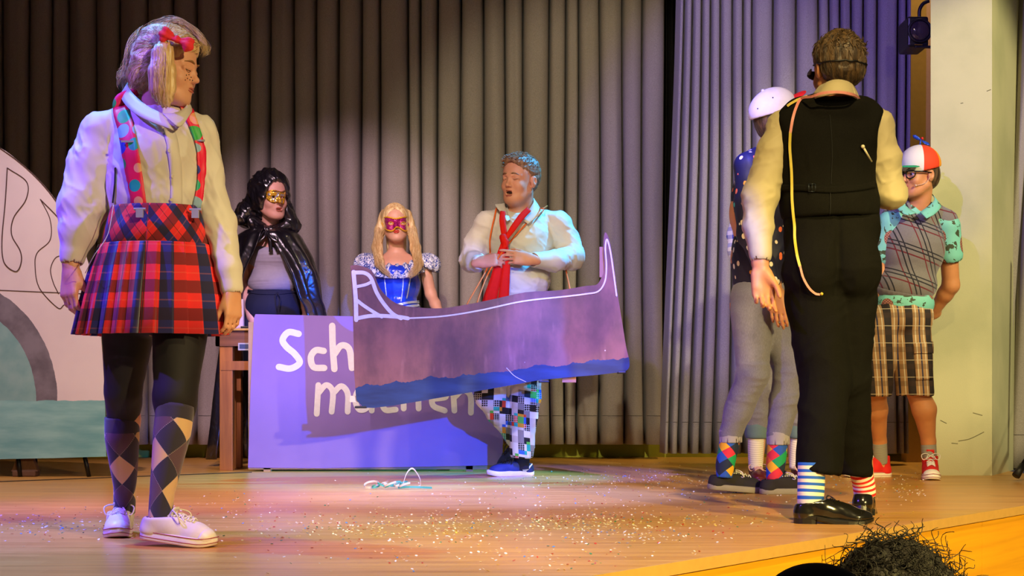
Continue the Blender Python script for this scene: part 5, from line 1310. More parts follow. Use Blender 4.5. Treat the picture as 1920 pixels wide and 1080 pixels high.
def blue_girl():
    Y0 = 10.3; P = lambda x, y, d=0.0: at(x, y, Y0+d)
    r_ = root('person', P(742, 871, 0)*[1, 1, 0], 'person in a blue lace dress and sparkling pink mask, smiling, long fair hair', 'person')
    H = P(742, 420, -.02); R = rot(4, 3, -4); s = 1.04
    v = Vol(.0065); A = head(v, H, R, s, fem=True, smile=1.0)
    N = P(743, 474, .03); sh = [P(694, 494, .02), P(794, 494, .02)]
    neck(v, N+[0, 0, -.01], H, R, .048, s); torso(v, P(745, 600, .02), P(744, 525, .02), N, sh, (.145, .115, .135), .095); v.ell(P(743, 500, -.03), (.10, .07, .06), k=.04)
    arm(v, sh[0], P(672, 560, .02), P(690, 620, -.16), (.042, .036, .033, .024)); arm(v, sh[1], P(808, 552, .02), P(835, 612, -.12), (.042, .036, .033, .024))
    hand(v, P(835, 614, -.13), (.3, -.5, -1), (0, 1, -.3), (-1, 0, 0), .9); hand(v, P(690, 620, -.17), (.2, -.5, -1), (0, 1, -.3), (1, 0, 0), .9)
    leg(v, P(722, 610, .02), P(722, 745, .0), P(724, 862, .05), (.075, .05, .046, .034)); leg(v, P(768, 610, .02), P(766, 745, .0), P(766, 862, .05), (.075, .05, .046, .034))
    bo, bv = vobj('body', v, skin('fair_skin_blue', '#e0a98c'), r_, fine=.0036, zs=P(0, 474)[2])
    eyes(bo, A, R, s); lips(bo, A, s, M('red_lipstick', '#c8281e', rough=.35), smile=1.0, full=1.0)
    HM = hairmat('golden_hair', '#cda262', '#f6dfa6'); brows(bo, A, s, HM)
    SEQ = M('pink_sequin', lambda g: g.mix(g.vor(210.0).lt(.35), '#a3126a', '#f04aa6'), rough=.25, metal=.3, bump=lambda g: g.vor(210.0), bs=.8, bd=.002)
    GT = M('gold_yellow_trim', '#f0b818', rough=.4, bump=lambda g: g.vor(160.0), bs=.8, bd=.003)
    face_mask(r_, bv, [(714, 412), (724, 407), (742, 410), (763, 407), (769, 416), (762, 433), (749, 427), (743, 426), (735, 433), (722, 429), (717, 420)], [(733, 419, 4.6, 2.6), (756, 419, 4.6, 2.6)], .8, Y0-.08, SEQ, GT, .0045)
    v = Vol(.006); e = lambda c, r, k=.02, sub=False: v.ell(A(*c), np.array(r)*s, R, k, sub=sub)
    e((0, -.016, .045), (.083, .102, .084)); e((0, -.05, .0), (.080, .07, .09), .03)
    e((0, .095, -.02), (.058, .060, .108), .010, True)
    for (q, pts) in ((-1, [(764, 402, .02), (772, 432, .01), (779, 465, -.03), (785, 494, -.10), (778, 510, -.13)]), (1, [(720, 402, .02), (712, 432, .01), (707, 465, -.03), (712, 494, -.10), (722, 508, -.13)])):
        pp = [P(*t) for t in pts]
        for a, b, ra, rb in zip(pp[:-1], pp[1:], (.028, .030, .032, .028), (.030, .032, .028, .012)): v.cap(a, b, ra, rb, .02)
    v.cap(P(743, 420, .07), P(743, 480, .10), .07, .06, .03)
    ho, hb = vobj('hair', v, HM, r_, lambda V: folds((V-H), (40, 20, 6), .004, 6))
    pa = [A(.005, .08, .085), A(.005, .0, .13), A(.0, -.06, .11)]
    for q, ends in ((1, [P(701, 462, -.08), P(704, 480, -.1)]), (-1, [P(785, 462, -.08), P(786, 480, -.1)])):
        comb('combed_hair', ho, hb, HM, pa, ends, 160, .0012, seed=4+q, jit=.012, off=(.001, .004))
    strands('loose_strands', ho, HM, 110, [P(710, 430, -.02), P(706, 468, -.07), P(714, 498, -.15), P(726, 512, -.17), P(736, 522, -.16)], [.02, .022, .02, .016, .012], .0011, 3, wave=.004)
    strands('loose_strands', ho, HM, 150, [P(774, 430, -.02), P(781, 468, -.07), P(784, 497, -.15), P(772, 514, -.17), P(764, 518, -.16)], [.02, .024, .03, .028, .02], .0011, 5, wave=.004)
    # dress
    v = Vol(.006); BL = M('blue_satin', lambda g: g.mix(g.noise(9.0, 3.0).ss(.3, .7), '#0f35c8', '#1f55e8'), rough=.3, sheen=.3, coat=.2, bump=lambda g: g.noise(40.0, 3.0), bs=.3, bd=.004)
    LC = M('white_blue_lace', lambda g: g.mix(g.noise(75.0, 2.0, None, .6, 1.5).ss(.46, .54), '#eef0f6', '#1c3f9a'), rough=.7, bump=lambda g: g.vor(120.0), bs=.5, bd=.003)
    v.ell(P(744, 535, .01), (.150, .115, .15), k=.03); v.ell(P(744, 575, .01), (.132, .105, .08), k=.03); v.ell(P(744, 512, -.05), (.125, .085, .06), k=.03)
    v.cap(P(744, 600, .02), P(744, 820, .02), .15, .34, .05)
    v.cut(P(744, 838, 0), (0, 0, -1)); v.ell(P(743, 478, -.03), (.105, .12, .085), k=.01, sub=True)
    do, db = vobj('dress', v, BL, r_, lambda V: folds(V-P(744, 540), (16, 16, 5), .005, 41)+np.where(V[:, 2] < P(0, 585)[2], .02*np.sin(np.arctan2(V[:, 1]-Y0, V[:, 0]-P(744, 0)[0])*14), 0))
    for q, S in ((-1, sh[0]), (1, sh[1])):
        v = Vol(.006); v.ell(S+[q*.022, 0, .0], (.085, .088, .066), k=.03); v.ell(S+[q*.05, 0, -.03], (.052, .075, .040), k=.03); v.cut(S+[q*.05, 0, -.045], _n([-q*.35, 0, -1]))
        v.cap(S, S+[q*.02, 0, -.12], .05, .05, .01, sub=True)
        vobj('puff_sleeve', v, LC, do, lambda V: .004*np.sin(np.arctan2(V[:, 1]-S[1], V[:, 0]-S[0])*11))
    # ruffle collar
    a = np.linspace(-2.6, 2.6, 140); C0 = P(743, 492, .0); up_, dn = [], []
    for t in a:
        w_ = .010*math.sin(t*17); dip = .045*math.cos(t)*(abs(t) < 1.6)
        up_.append(C0+[.135*math.sin(t), -.095*math.cos(t)-.01, .050-.075*max(0, math.cos(t))+(.01*math.sin(t*17))])
        dn.append(C0+[(.190+w_)*math.sin(t), -(.140+w_)*math.cos(t)-.015, -.040-.075*max(0, math.cos(t))])
    V, Fc, uv = strip(up_, dn, .003, 3); mb = MB(); mb.add(V, Fc); mb.build('lace_ruffle', LC, do, smooth=True)
    SV = M('silver_braid', '#cfe0ea', rough=.3, metal=.4, bump=lambda g: g.vor(150.0), bs=.8, bd=.003)
    for pts in ([(721, 512), (722, 530), (725, 556)], [(756, 512), (755, 540), (752, 566)], [(770, 514), (766, 540), (762, 560)]):
        mb = MB(); mb.add(*lay(db, pts, 1.6, .003, Yd=Y0-.1)); mb.build('piping', SV, do)
    for dy in (0, 7):
        mb = MB(); mb.add(*lay(db, [(706, 571+dy), (725, 577+dy-3), (745, 575+dy-3), (765, 571+dy-3), (786, 566+dy)], 4.2, .004, Yd=Y0-.1)); mb.build('waist_braid', SV, do)
    for x in (724, 766):
        v = Vol(.008); p = P(x, 868, .0)*[1, 1, 0]; v.cap(p+[0, .06, .03], p+[0, -.12, .02], .036, .032, .02); v.cut(p, (0, 0, -1)); vobj('shoe', v, M('dark_blue_shoe', '#1a2348', rough=.4), r_)
blue_girl()

def hood_woman():
    Y0 = 10.15; P = lambda x, y, d=0.0: at(x, y, Y0+d)
    r_ = root('person', P(510, 873, 0)*[1, 1, 0], 'person in a shiny black hooded cape and gold half mask, looking to the right', 'person')
    H = P(508, 371, -.03); R = rot(36, -2, -2); s = 1.2
    v = Vol(.007); A = head(v, H, R, s, fem=True, mouth=.35)
    N = P(508, 432, .03); sh = [P(462, 458, .02), P(548, 458, .04)]
    neck(v, N, H, R, .054, s); torso(v, P(510, 590, .02), P(510, 490, .02), N, sh, (.165, .15, .15), .115)
    arm(v, sh[0], P(452, 530, .03), P(470, 590, -.05), (.046, .040, .036, .026)); arm(v, sh[1], P(562, 530, .06), P(574, 582, .0), (.046, .040, .036, .026))
    hand(v, P(575, 586, .0), (.15, -.1, -1), (-.8, .3, 0), (-.3, -.9, 0), .95); hand(v, P(470, 592, -.05), (.1, -.1, -1), (.8, .3, 0), (.3, -.9, 0), .95)
    leg(v, P(488, 600, .02), P(486, 735, .0), P(486, 860, .05)); leg(v, P(534, 600, .02), P(536, 735, .0), P(538, 860, .05))
    bo, bv = vobj('body', v, skin('fair_skin_hood', '#e3ab96'), r_, fine=.0038, zs=P(0, 428)[2])
    eyes(bo, A, R, s); lips(bo, A, s, M('rose_lip'), mouth=.35, full=.8); brows(bo, A, s, M('brown_brow', '#5a3a28'))
    GD = M('gilded_mask', lambda g: g.mix(g.noise(38.0, 3.0).gt(.55), '#e8b93a', '#b9bccb'), rough=.25, metal=.55, bump=lambda g: g.vor(90.0), bs=.8, bd=.004)
    face_mask(r_, bv, [(500, 360), (506, 358), (514, 357), (522, 359), (528, 360), (534, 358), (534, 366), (533, 376), (531, 382), (526, 380), (520, 379), (512, 379), (505, 376), (500, 371)], [(512, 369, 3.8, 2.4), (528, 370, 2.6, 2.6)], .7, Y0-.1, GD, M('gold_edge', '#d9a520', rough=.25, metal=.8), .003)
    SAT = M('black_satin', '#16141a', rough=.28, coat=.6, spec=1.0, bump=lambda g: g.noise(11.0, 2.0, None, .5, .6), bs=.4, bd=.03)
    # hood
    v = Vol(.006); e = lambda c, r, k=.03, sub=False: v.ell(A(*c), np.array(r)*s, R, k, sub=sub)
    e((0, -.02, .03), (.100, .118, .122)); v.cap(A(.0, -.06, .0), P(468, 402, .10), .105, .085, .06); v.cap(P(462, 396, .0), P(452, 410, -.02), .045, .035, .04)
    v.cap(P(534, 395, .02), P(551, 425, .03), .050, .038, .04); v.cap(P(500, 412, .06), P(540, 420, .08), .06, .05, .04); v.cap(P(476, 415, -.05), P(500, 432, -.08), .03, .02, .03)
    v.cap(P(478, 424, -.03), P(502, 434, -.12), .030, .026, .03); v.cap(P(502, 434, -.12), P(538, 424, -.03), .026, .032, .03)
    e((0, .07, -.03), (.066, .115, .118), .012, True); v.cap(A(0, .10, -.09), A(0, .14, -.11), .05*s, .04*s, .01, sub=True)
    def fh(V):
        D = V-H; return folds(np.stack([D[:, 0]*.8+D[:, 2]*.5, D[:, 1], D[:, 2]-.5*D[:, 0]], 1), (24, 12, 7), .016, 8, 1.0)
    ho, hb = vobj('hood', v, SAT, r_, fh)
    # cape
    rows = [(428, 506, 34, .13, .08, .10), (440, 504, 54, .19, .10, .14), (455, 504, 62, .20, .16, .25), (480, 508, 70, .22, .33, .42), (500, 510, 75, .235, .48, .52), (520, 512, 80, .25, .60, .60), (560, 514, 84, .27, .76, .72), (590, 516, 88, .28, .9, .86), (700, 512, 100, .30, 1.0, 1.1), (860, 508, 112, .34, 1.1, 1.1)]
    T = np.linspace(0, 1, 150); V = []
    for yy, cx, rx, ry, aL, aR in rows:
        c = P(cx, yy); ang = -aL-(2*math.pi-aL-aR)*T; rxx = rx*Y0/F; f_ = np.clip((yy-425)/60., 0, 1)
        k = 1+f_*.085*np.sin(T*58+np.sin(T*13)*2.0+yy*.006)+.03*np.sin(T*23+2)
        V.append(np.stack([c[0]+rxx*k*np.sin(ang), c[1]-ry*k*np.cos(ang)+.02, np.full(len(T), c[2])], 1))
    V = np.array(V); Vd = [catmull(V[:, j], 5) for j in range(V.shape[1])]; V = np.stack(Vd, 1); m, n = V.shape[:2]; ix = np.arange(m*n).reshape(m, n)
    Q = np.stack([ix[:-1, :-1], ix[1:, :-1], ix[1:, 1:], ix[:-1, 1:]], -1).reshape(-1, 4)
    cp = mesh('cape', V.reshape(-1, 3), Q, SAT, r_); so = cp.modifiers.new('thickness', 'SOLIDIFY'); so.thickness = .004
    mb = MB()
    for pts in ([(499, 430, -.13), (490, 440, -.16), (484, 452, -.17), (494, 446, -.17), (500, 432, -.15)], [(502, 432, -.14), (514, 440, -.16), (520, 452, -.17), (509, 447, -.17), (502, 434, -.15)]): mb.tube(catmull([P(*q) for q in pts], 5), .009, 6, flat=((0, 1, 0), .5))
    for pts in ([(501, 434, -.15), (506, 450, -.16), (508, 472, -.155)], [(502, 434, -.15), (514, 452, -.16), (522, 470, -.155)]): mb.tube(catmull([P(*q) for q in pts], 5), [.012]*10+[.014], 6, flat=((0, 1, 0), .4))
    mb.build('ribbon_bow', SAT, cp, smooth=True)
    # top and trousers
    v = Vol(.006); TT = M('lilac_grey_jersey', '#a7a3b8', rough=.75, sheen=.2, bump=FAB, bs=.2, bd=.001)
    v.ell(P(510, 488, .02), (.150, .128, .13), k=.03); v.ell(P(511, 530, .01), (.155, .130, .10), k=.05); v.ell(P(512, 478, -.05), (.11, .075, .06), k=.03)
    v.cut(P(510, 545, 0), (0, 0, -1)); v.ell(P(509, 444, -.02), (.085, .14, .085), k=.01, sub=True)
    vobj('top', v, TT, r_, lambda V: folds(V-P(510, 510), (4, 6, 26), .004, 51))
    v = Vol(.007); NT = M('navy_cloth', '#171c38', rough=.8, bump=FAB, bs=.3, bd=.002)
    v.ell(P(511, 575, .02), (.182, .150, .15), k=.03); leg(v, P(486, 610, .02), P(484, 735, .0), P(486, 850, .05), (.105, .085, .08, .075)); leg(v, P(536, 610, .02), P(538, 735, .0), P(538, 850, .05), (.105, .085, .08, .075)); v.cut(P(510, 541, 0), (0, 0, 1))
    to, tb = vobj('trousers', v, NT, r_, lambda V: folds(V-P(510, 600), (12, 12, 8), .004, 52))
    mb = MB(); mb.add(*lay(tb, [(464, 546), (490, 549), (520, 549), (555, 546)], 7, .004, Yd=Y0-.12)); mb.build('waistband', NT, to)
    mb = MB(); mb.tube(catmull([P(520, 548, -.14), P(517, 556, -.15), P(519, 580, -.15)], 4), .003, 5); mb.tube(catmull([P(521, 548, -.14), P(526, 560, -.15), P(524, 578, -.15)], 4), .003, 5); mb.build('drawstring', NT, to, smooth=True)
    for x in (486, 538):
        v = Vol(.008); p = P(x, 871, .0)*[1, 1, 0]; v.cap(p+[0, .06, .03], p+[0, -.13, .02], .038, .034, .02); v.cut(p, (0, 0, -1)); vobj('shoe', v, M('black_leather_plain', '#141214', rough=.4), r_)
hood_woman()

def dress_shoe(par, heel, d, L=.29, W=.098, side=1, pitch=0.0, mat=None, solem=None):
    f = _n(np.array([d[0], d[1], 0.0])); a = math.radians(pitch); fu = f*math.cos(a)-np.array([0, 0, 1])*math.sin(a)
    R = orient(fu); O = np.array(heel, float); T = lambda x, y, z: O+R @ np.array([x, y, z]); TV = lambda P: O+np.asarray(P) @ R.T
    v = Vol(.0042); w2 = W/2
    v.cap(T(.90*L, 0, .026), T(.62*L, 0, .038), .018, .034, .02, flat=(R[:, 2], 1.15)); v.ell(T(.74*L, 0, .022), (.22*L, w2*.92, .028), R, k=.02)
    v.cap(T(.64*L, 0, .038), T(.38*L, 0, .060), .034, .036, .02); v.cap(T(.45*L, 0, .032), T(.13*L, 0, .036), w2*.72, w2*.66, .02)
    v.cap(T(.13*L, 0, .036), T(.15*L, 0, .082), .036, .034, .02); v.cap(T(.36*L, 0, .055), T(.25*L, 0, .075), .036, .034, .02)
    v.cut(T(0, 0, .010), R @ np.array([0, 0, -1.0])); v.cut(T(.2*L, 0, .078), R @ _n([-.16, 0, 1.0]), k=.006); v.cap(T(.2*L, 0, .060), T(.2*L, 0, .13), .029, .034, .005, sub=True)
    u, bv = vobj('shoe', v, mat, par, lambda V: .0012*np.exp(-(((V-O) @ R[:, 0]-.66*L)/.016)**2)*-1)
    x, y = outline(L, W*1.03, side); n = len(x); mb = MB(); rs = np.where(x > .8*L, (x-.8*L)**2/(L*.2)**2*.012, 0); hb = np.where(x < .32*L, 0, .0)
    V = np.concatenate([np.stack([x, y, z+rs+np.clip((.5*L-x)/(.2*L), 0, 1)*.018*(np.ones(n))], 1) for z in (0.0, .011)])
    mb.add(TV(V), [tuple(range(n-1, -1, -1)), tuple(range(n, 2*n))]+[(i, (i+1) % n, (i+1) % n+n, i+n) for i in range(n)])
    hx = x < .27*L; xx = np.minimum(x, .27*L); V = np.concatenate([np.stack([xx, y*np.where(x > .27*L, .9, .97), np.full(n, z)], 1) for z in (0.0, .026)])
    mb.add(TV(V), [tuple(range(n-1, -1, -1)), tuple(range(n, 2*n))]+[(i, (i+1) % n, (i+1) % n+n, i+n) for i in range(n)])
    mb.build('sole_and_heel', solem or mat, u)
    lb = MB()
    for i in range(4):
        t = .56-.05*i; P = []
        for yy in (-.016, 0, .016):
            p = T(t*L, yy, .14); h = bv.ray_cast(Vector(p), Vector(-R[:, 2])); P.append(np.array(h[0])+R[:, 2]*.002 if h[0] is not None else T(t*L, yy, .075))
        lb.tube(catmull(P, 4), .0016, 5)
    k0 = T(.40*L, 0, .092)
    for q in (-1, 1): lb.tube(catmull([k0, k0+R @ np.array([.01, q*.02, .008]), k0+R @ np.array([.03, q*.034, -.006]), k0+R @ np.array([.014, q*.014, -.008]), k0], 5), .0016, 5)
    lb.build('laces', solem or mat, u, smooth=True)
    return u

def vest_man():
    Y0 = 5.95; P = lambda x, y, d=0.0: at(x, y, Y0+d)
    r_ = root('person', P(1550, 972, 0)*[1, 1, 0], 'person seen from behind in a black waistcoat and black trousers, striped socks, walking right', 'person')
    H = P(1568, 132, .01); R = rot(196, -4, -2); s = 1.03
    v = Vol(.006); A = head(v, H, R, s)
    N = P(1562, 198, .02); sh = [P(1472, 232, .03), P(1643, 228, .03)]
    neck(v, N, H, R, .058, s); torso(v, P(1560, 500, .02), P(1550, 300, .02), N, sh, (.16, .14, .16), .105)
    arm(v, sh[0], P(1424, 392, .0), P(1426, 490, -.04), (.05, .040, .038, .028)); arm(v, sh[1], P(1672, 372, .05), P(1625, 322, .30), (.05, .040, .038, .028))
    hand(v, P(1426, 505, -.045), (.10, -.12, -1), (-.12, -1, .12), (1, -.1, 0), 1.06, (16, 34, 26), .9, (30, 16), curls=[(14, 26, 20), (24, 38, 26), (30, 46, 30), (36, 52, 32)])
    hand(v, P(1622, 320, .31), (-1, .3, .3), (0, 1, .2), (0, 0, 1), 1.0)
    leg(v, P(1528, 560, .02), P(1545, 715, .0), P(1522, 915, -.14), (.085, .058, .055, .040)); leg(v, P(1600, 560, .03), P(1598, 715, .06), P(1619, 900, .19), (.085, .058, .055, .040))
    bo, bv = vobj('body', v, skin('tan_skin_man', '#d08e5e'), r_, fine=.0035, zs=P(0, 196)[2])
    HM = hairmat('dark_brown_hair', '#2e2114', '#6b5130', .5)
    v = Vol(.0045); e = lambda c, r, k=.02, sub=False: v.ell(A(*c), np.array(r)*s, R, k, sub=sub)
    e((0, -.018, .050), (.083, .104, .086)); e((0, -.055, -.005), (.078, .064, .075), .03); e((0, .045, .085), (.06, .045, .034), .02)
    e((0, .092, .0), (.066, .062, .090), .008, True)
    for q in (-1, 1): e((q*.082, .0, -.012), (.018, .030, .036), .008, True)
    v.cut(A(0, -.02, -.078), R @ _n([0, .3, -1.0]))
    ho, hb = vobj('hair', v, HM, r_, lambda V: folds((V-H) @ R, (26, 26, 30), .006, 6))
    crown = A(0, -.04, .135)
    comb('combed_hair', ho, hb, HM, [A(-.02, -.045, .13), A(.02, -.045, .13)], [A(-.085, -.01, .0), A(-.075, -.07, -.03), A(-.03, -.11, -.05), A(.03, -.11, -.05), A(.075, -.07, -.03), A(.085, -.01, .0)], 420, .0011, seed=7, jit=.016, off=(.0005, .005))
    rd = np.random.RandomState(3); mb = MB()
    for i in range(420):
        d = rd.normal(size=3); d[2] = abs(d[2]); d /= np.linalg.norm(d); h = hb.find_nearest(Vector(A(d[0]*.09, -.03+d[1]*.11, .05+d[2]*.09)))
        if h[0] is None: continue
        p = np.array(h[0]); n = np.array(h[1]); f = rd.normal(size=3)*.5; f = f-n*np.dot(f, n); f = _n(f+np.array([.3, 0, -.4])*(1-n[2]))
        mb.tube([p-n*.002, p+n*.005+f*.008, p+n*.006+f*.020], [.0019, .0016, .0006], 4, cap=False)
    mb.build('tufts', HM, ho, smooth=True)
    # elastic band of a mask round the back of the head
    mb = MB(); pts = []
    for t in np.linspace(-1.0, 1.0, 30):
        a = t*2.0; q = A(.095*math.sin(a), -.02-.125*math.cos(a), .008-.010*math.cos(a)); h = hb.find_nearest(Vector(q)); pts.append(np.array(h[0])+np.array(h[1])*.003 if h[0] is not None else q)
    mb.tube(pts, .0032, 6); mb.build('mask_elastic', M('black_elastic', '#0e0d0d', rough=.5), r_, smooth=True)
    v = Vol(.004); e2 = lambda c, r: v.ell(A(*c), np.array(r)*s, R, .01); e2((.038, .092, .0), (.034, .008, .018)); e2((-.038, .092, .0), (.034, .008, .018)); v.cap(A(-.085, .03, .004), A(-.07, .075, .002), .004, .008, .01); v.cap(A(.085, .03, .004), A(.07, .075, .002), .004, .008, .01)
    vobj('eye_mask', v, M('black_elastic'), r_)
    # shirt: sleeves and collar show
    BG = M('beige_shirt_cotton', lambda g: g.mix(g.noise(5.0, 3.0), '#b5a67c', '#c2b48c'), rough=.65, sheen=.15, bump=FAB, bs=.1, bd=.001)
    v = Vol(.006); v.ell(P(1552, 310, .02), (.150, .100, .17), k=.03); v.ell(P(1556, 375, .02), (.15, .105, .10), k=.04)
    for S in sh: v.cap(N+(S-N)*.35-[0, 0, .045], S-[0, 0, .01], .035, .060, .02)
    al = [(sh[0]-[0, 0, .02], .062), (P(1452, 290, .02), .064), (P(1425, 370, .0), .060), (P(1421, 425, -.02), .052), (P(1425, 470, -.04), .043)]
    ar = [(sh[1]-[0, 0, .02], .060), (P(1657, 300, .03), .058), (P(1669, 362, .03), .056), (P(1650, 352, .16), .050), (P(1632, 330, .27), .040)]
    for AA in (al, ar):
        for (a, ra), (b, rb) in zip(AA[:-1], AA[1:]): v.cap(a, b, ra, rb, .022)
    v.cap(P(1425, 452, -.035), P(1426, 478, -.042), .0405, .0415, .006); v.cap(P(1426, 478, -.045), P(1426, 500, -.045), .030, .031, .004, sub=True); v.cap(P(1402, 425, -.03), P(1412, 452, -.04), .018, .010, .01)
    C0 = P(1550, 300)
    def fd(V):
        D = V-C0; w_ = np.clip((V[:, 2]-P(0, 470)[2])/.08, 0, 1); return w_*(folds(D, (9, 8, 6), .006, 61, .7)+folds(np.stack([D[:, 0]+D[:, 2]*.4, D[:, 1], D[:, 2]-.6*D[:, 0]], 1), (14, 12, 22), .005, 62, .6))
    so, sb = vobj('shirt', v, BG, r_, fd)
    collar_leaf(so, P, [(1535, 178, -.04), (1548, 157, -.09), (1572, 150, -.11), (1596, 158, -.08), (1606, 180, .0)], [(1526, 186, -.05), (1538, 182, -.12), (1572, 176, -.14), (1600, 182, -.11), (1614, 194, .0)], BG, .004)
    collar_leaf(so, P, [(1548, 157, -.09), (1538, 162, -.03), (1530, 172, .05)], [(1536, 180, -.10), (1526, 178, -.03), (1522, 182, .05)], BG, .004)
    collar_leaf(so, P, [(1596, 158, -.08), (1604, 168, -.01), (1606, 180, .06)], [(1603, 182, -.10), (1614, 196, -.02), (1614, 200, .06)], BG, .004)
    # waistcoat
    VM = M('black_waistcoat_wool', lambda g: g.mix(g.noise(420.0, 2.0).ss(.3, .7), '#0c0b08', '#161510'), rough=.9, spec=.12, bump=FAB, bs=.3, bd=.001)
    v = Vol(.006)
    v.ell(P(1548, 300, .02), (.188, .134, .20), k=.03); v.ell(P(1556, 372, .02), (.176, .134, .12), k=.05)
    v.cap(P(1500, 208, .02), P(1545, 192, .02), .045, .042, .04); v.cap(P(1618, 208, .02), P(1578, 192, .02), .045, .042, .04)
    v.cap(P(1482, 232, .02), P(1500, 212, .02), .040, .045, .03); v.cap(P(1632, 228, .02), P(1616, 210, .02), .036, .045, .03)
    v.cap(P(1500, 250, .02), P(1618, 248, .02), .105, .105, .04, flat=((0, 1, 0), 1.0)); v.ell(P(1557, 398, .02), (.176, .134, .10), k=.04)
    v.cut(P(1556, 407, 0), _n([.02, 0, -1]), .004); v.cap(N+[0, 0, -.01], H+R @ np.array([0, -.02, -.05]), .058, .062, .006, sub=True)
    v.cap(P(1538, 203, -.055), P(1602, 205, -.055), .034, .034, .045)
    v.ell(P(1436, 268, .02), (.055, .2, .10), k=.02, sub=True); v.ell(P(1664, 262, .02), (.060, .2, .10), k=.02, sub=True)
    vo, vb = vobj('waistcoat', v, VM, r_, lambda V: folds(V-C0, (5, 6, 4), .006, 63)+folds(V-C0, (20, 12, 8), .002, 64))
    BKM = M('dark_buckle', '#3a4048', rough=.3, metal=.8)
    mb = MB(); mb.add(*lay(vb, [(1462, 352), (1500, 352), (1556, 356), (1610, 352), (1640, 346)], 12, .004, Yd=Y0-.12)); b_ = mb.build('back_belt', VM, vo, smooth=True)
    h, n = hit(vb, 1523, 353, off=.009)
    if h is not None:
        mb = MB(); t = .0018
        for a, b in (((-.012, .014), (.012, .014)), ((.012, .014), (.012, -.014)), ((.012, -.014), (-.012, -.014)), ((-.012, -.014), (-.012, .014)), ((0, .014), (0, -.014))): mb.tube([h+[a[0], 0, a[1]], h+[b[0], 0, b[1]]], t, 6)
        mb.build('buckle', BKM, b_, smooth=True)
    mb = MB(); mb.add(*lay(vb, [(1556, 356), (1557, 380), (1556, 404)], 1.6, .002, Yd=Y0-.12)); mb.add(*lay(vb, [(1556, 215), (1560, 280), (1558, 345)], 1.2, .0015, Yd=Y0-.12)); mb.build('seam', M('black_thread', '#070706', rough=.9), vo)
    mb = MB(); a = P(1618, 275, -.10); b = P(1634, 303, -.05); mb.tube([a, b], .0042, 8); V, Fc = sphere(a, .0075); mb.add(V, Fc); mb.build('stick', M('cream_plastic', '#e4d7b0', rough=.4), r_, smooth=True)
    # trousers
    BT_ = M('black_trouser_wool', lambda g: g.mix(g.noise(420.0, 2.0).ss(.3, .7), '#0b0a08', '#14130f'), rough=.9, spec=.12, bump=FAB, bs=.3, bd=.001)
    v = Vol(.0065)
    v.cap(P(1512, 412, .02), P(1604, 412, .02), .086, .086, .03); v.ell(P(1558, 440, .02), (.174, .124, .13), k=.03); v.ell(P(1526, 505, -.02), (.115, .120, .13), k=.045); v.ell(P(1598, 500, -.02), (.105, .118, .13), k=.03)
    for (K0, K1, K2, ra) in ((P(1530, 560, .01), P(1547, 715, -.01), P(1533, 905, -.13), (.112, .090, .080)), (P(1592, 560, .03), P(1592, 715, .06), P(1603, 898, .17), (.100, .076, .064))):
        v.cap(K0, K1, ra[0], ra[1], .02); v.cap(K1, K2, ra[1], ra[2], .02)
    v.cut(P(1558, 392, 0), (0, 0, 1))
    v.cut(P(1535, 884, -.13), _n([-.14, 0, -1]), .003)
    def ft(V):
        D = V-P(1555, 560); g_ = .010*np.exp(-((V[:, 0]-P(1558, 0)[0]-.03*(D[:, 2]))/.012)**2)*(V[:, 1] < Y0)*(V[:, 2] > P(0, 560)[2])
        return folds(np.stack([D[:, 0]+D[:, 2]*.3, D[:, 1], D[:, 2]-.5*D[:, 0]], 1), (7, 7, 9), .007, 71, .8)+folds(D, (20, 14, 6), .002, 72)-g_
    to, tb = vobj('trousers', v, BT_, r_, ft)
    def stripes(a, b, per):
        return lambda g: g.mix((g.v/per).frac().lt(.46), a, b)
    sock(r_, [P(1522, 868, -.14), P(1521, 905, -.145), P(1520, 935, -.15), P(1521, 955, -.15)], [.050, .049, .048, .048], M('blue_white_striped_sock', stripes('#efe6c8', '#1d5fc4', .024), rough=.8, bump=FAB, bs=.3, bd=.001))
    sock(r_, [P(1608, 845, .15), P(1613, 880, .17), P(1619, 905, .19), P(1622, 930, .20)], [.044, .043, .043, .042], M('red_white_striped_sock', stripes('#f2dccb', '#e2231d', .022), rough=.8, bump=FAB, bs=.3, bd=.001))
    LB = M('black_polished_leather', '#17160f', rough=.18, coat=.6); LS = M('black_sole', '#1b1a14', rough=.35)
    hp = at(1488, 981, 5.76); hp[2] = 0; dress_shoe(r_, hp, (1, -.06), .288, .10, 1, 0, LB, LS)
    hp = at(1614, 958, 6.06); dress_shoe(r_, hp, (.35, 1), .285, .10, -1, 17, LB, LS)
    # a measuring tape round the neck, lying on the waistcoat
    hv = lambda x, y, o=.012: (lambda h: h if h is not None else P(x, y, -.13))(hit([vb, sb, tb], x, y, off=o)[0])
    def tape(pts, wd):
        C = catmull(pts, 4); T = np.gradient(C, axis=0); T /= np.linalg.norm(T, axis=1)[:, None]+1e-9; Nn = np.cross(T, [0, -1, 0]); Nn /= np.linalg.norm(Nn, axis=1)[:, None]+1e-9
        return strip(C-Nn*wd/2, C+Nn*wd/2, .0012, 2)
    mb = MB()
    path = [P(1616, 196, .02), P(1610, 184, -.06), P(1598, 177, -.135), P(1575, 173, -.155), P(1545, 174, -.15), P(1522, 181, -.12)]+[hv(1503, 190), hv(1494, 205), hv(1488, 225), hv(1484, 250)]
    mb.add(*tape(path, .010))
    V, Fc, uv = tape([hv(x, y) for x, y in ((1484, 248), (1483, 275), (1485, 300), (1487, 325), (1488, 350), (1489, 375), (1491, 400), (1493, 425), (1494, 450), (1498, 480), (1502, 500))], .010); mb.add(V, Fc, 1)
    V, Fc, uv = tape([hv(x, y) for x, y in ((1502, 499), (1508, 520), (1518, 538), (1528, 548), (1536, 550))], .008); mb.add(V, Fc, 0)
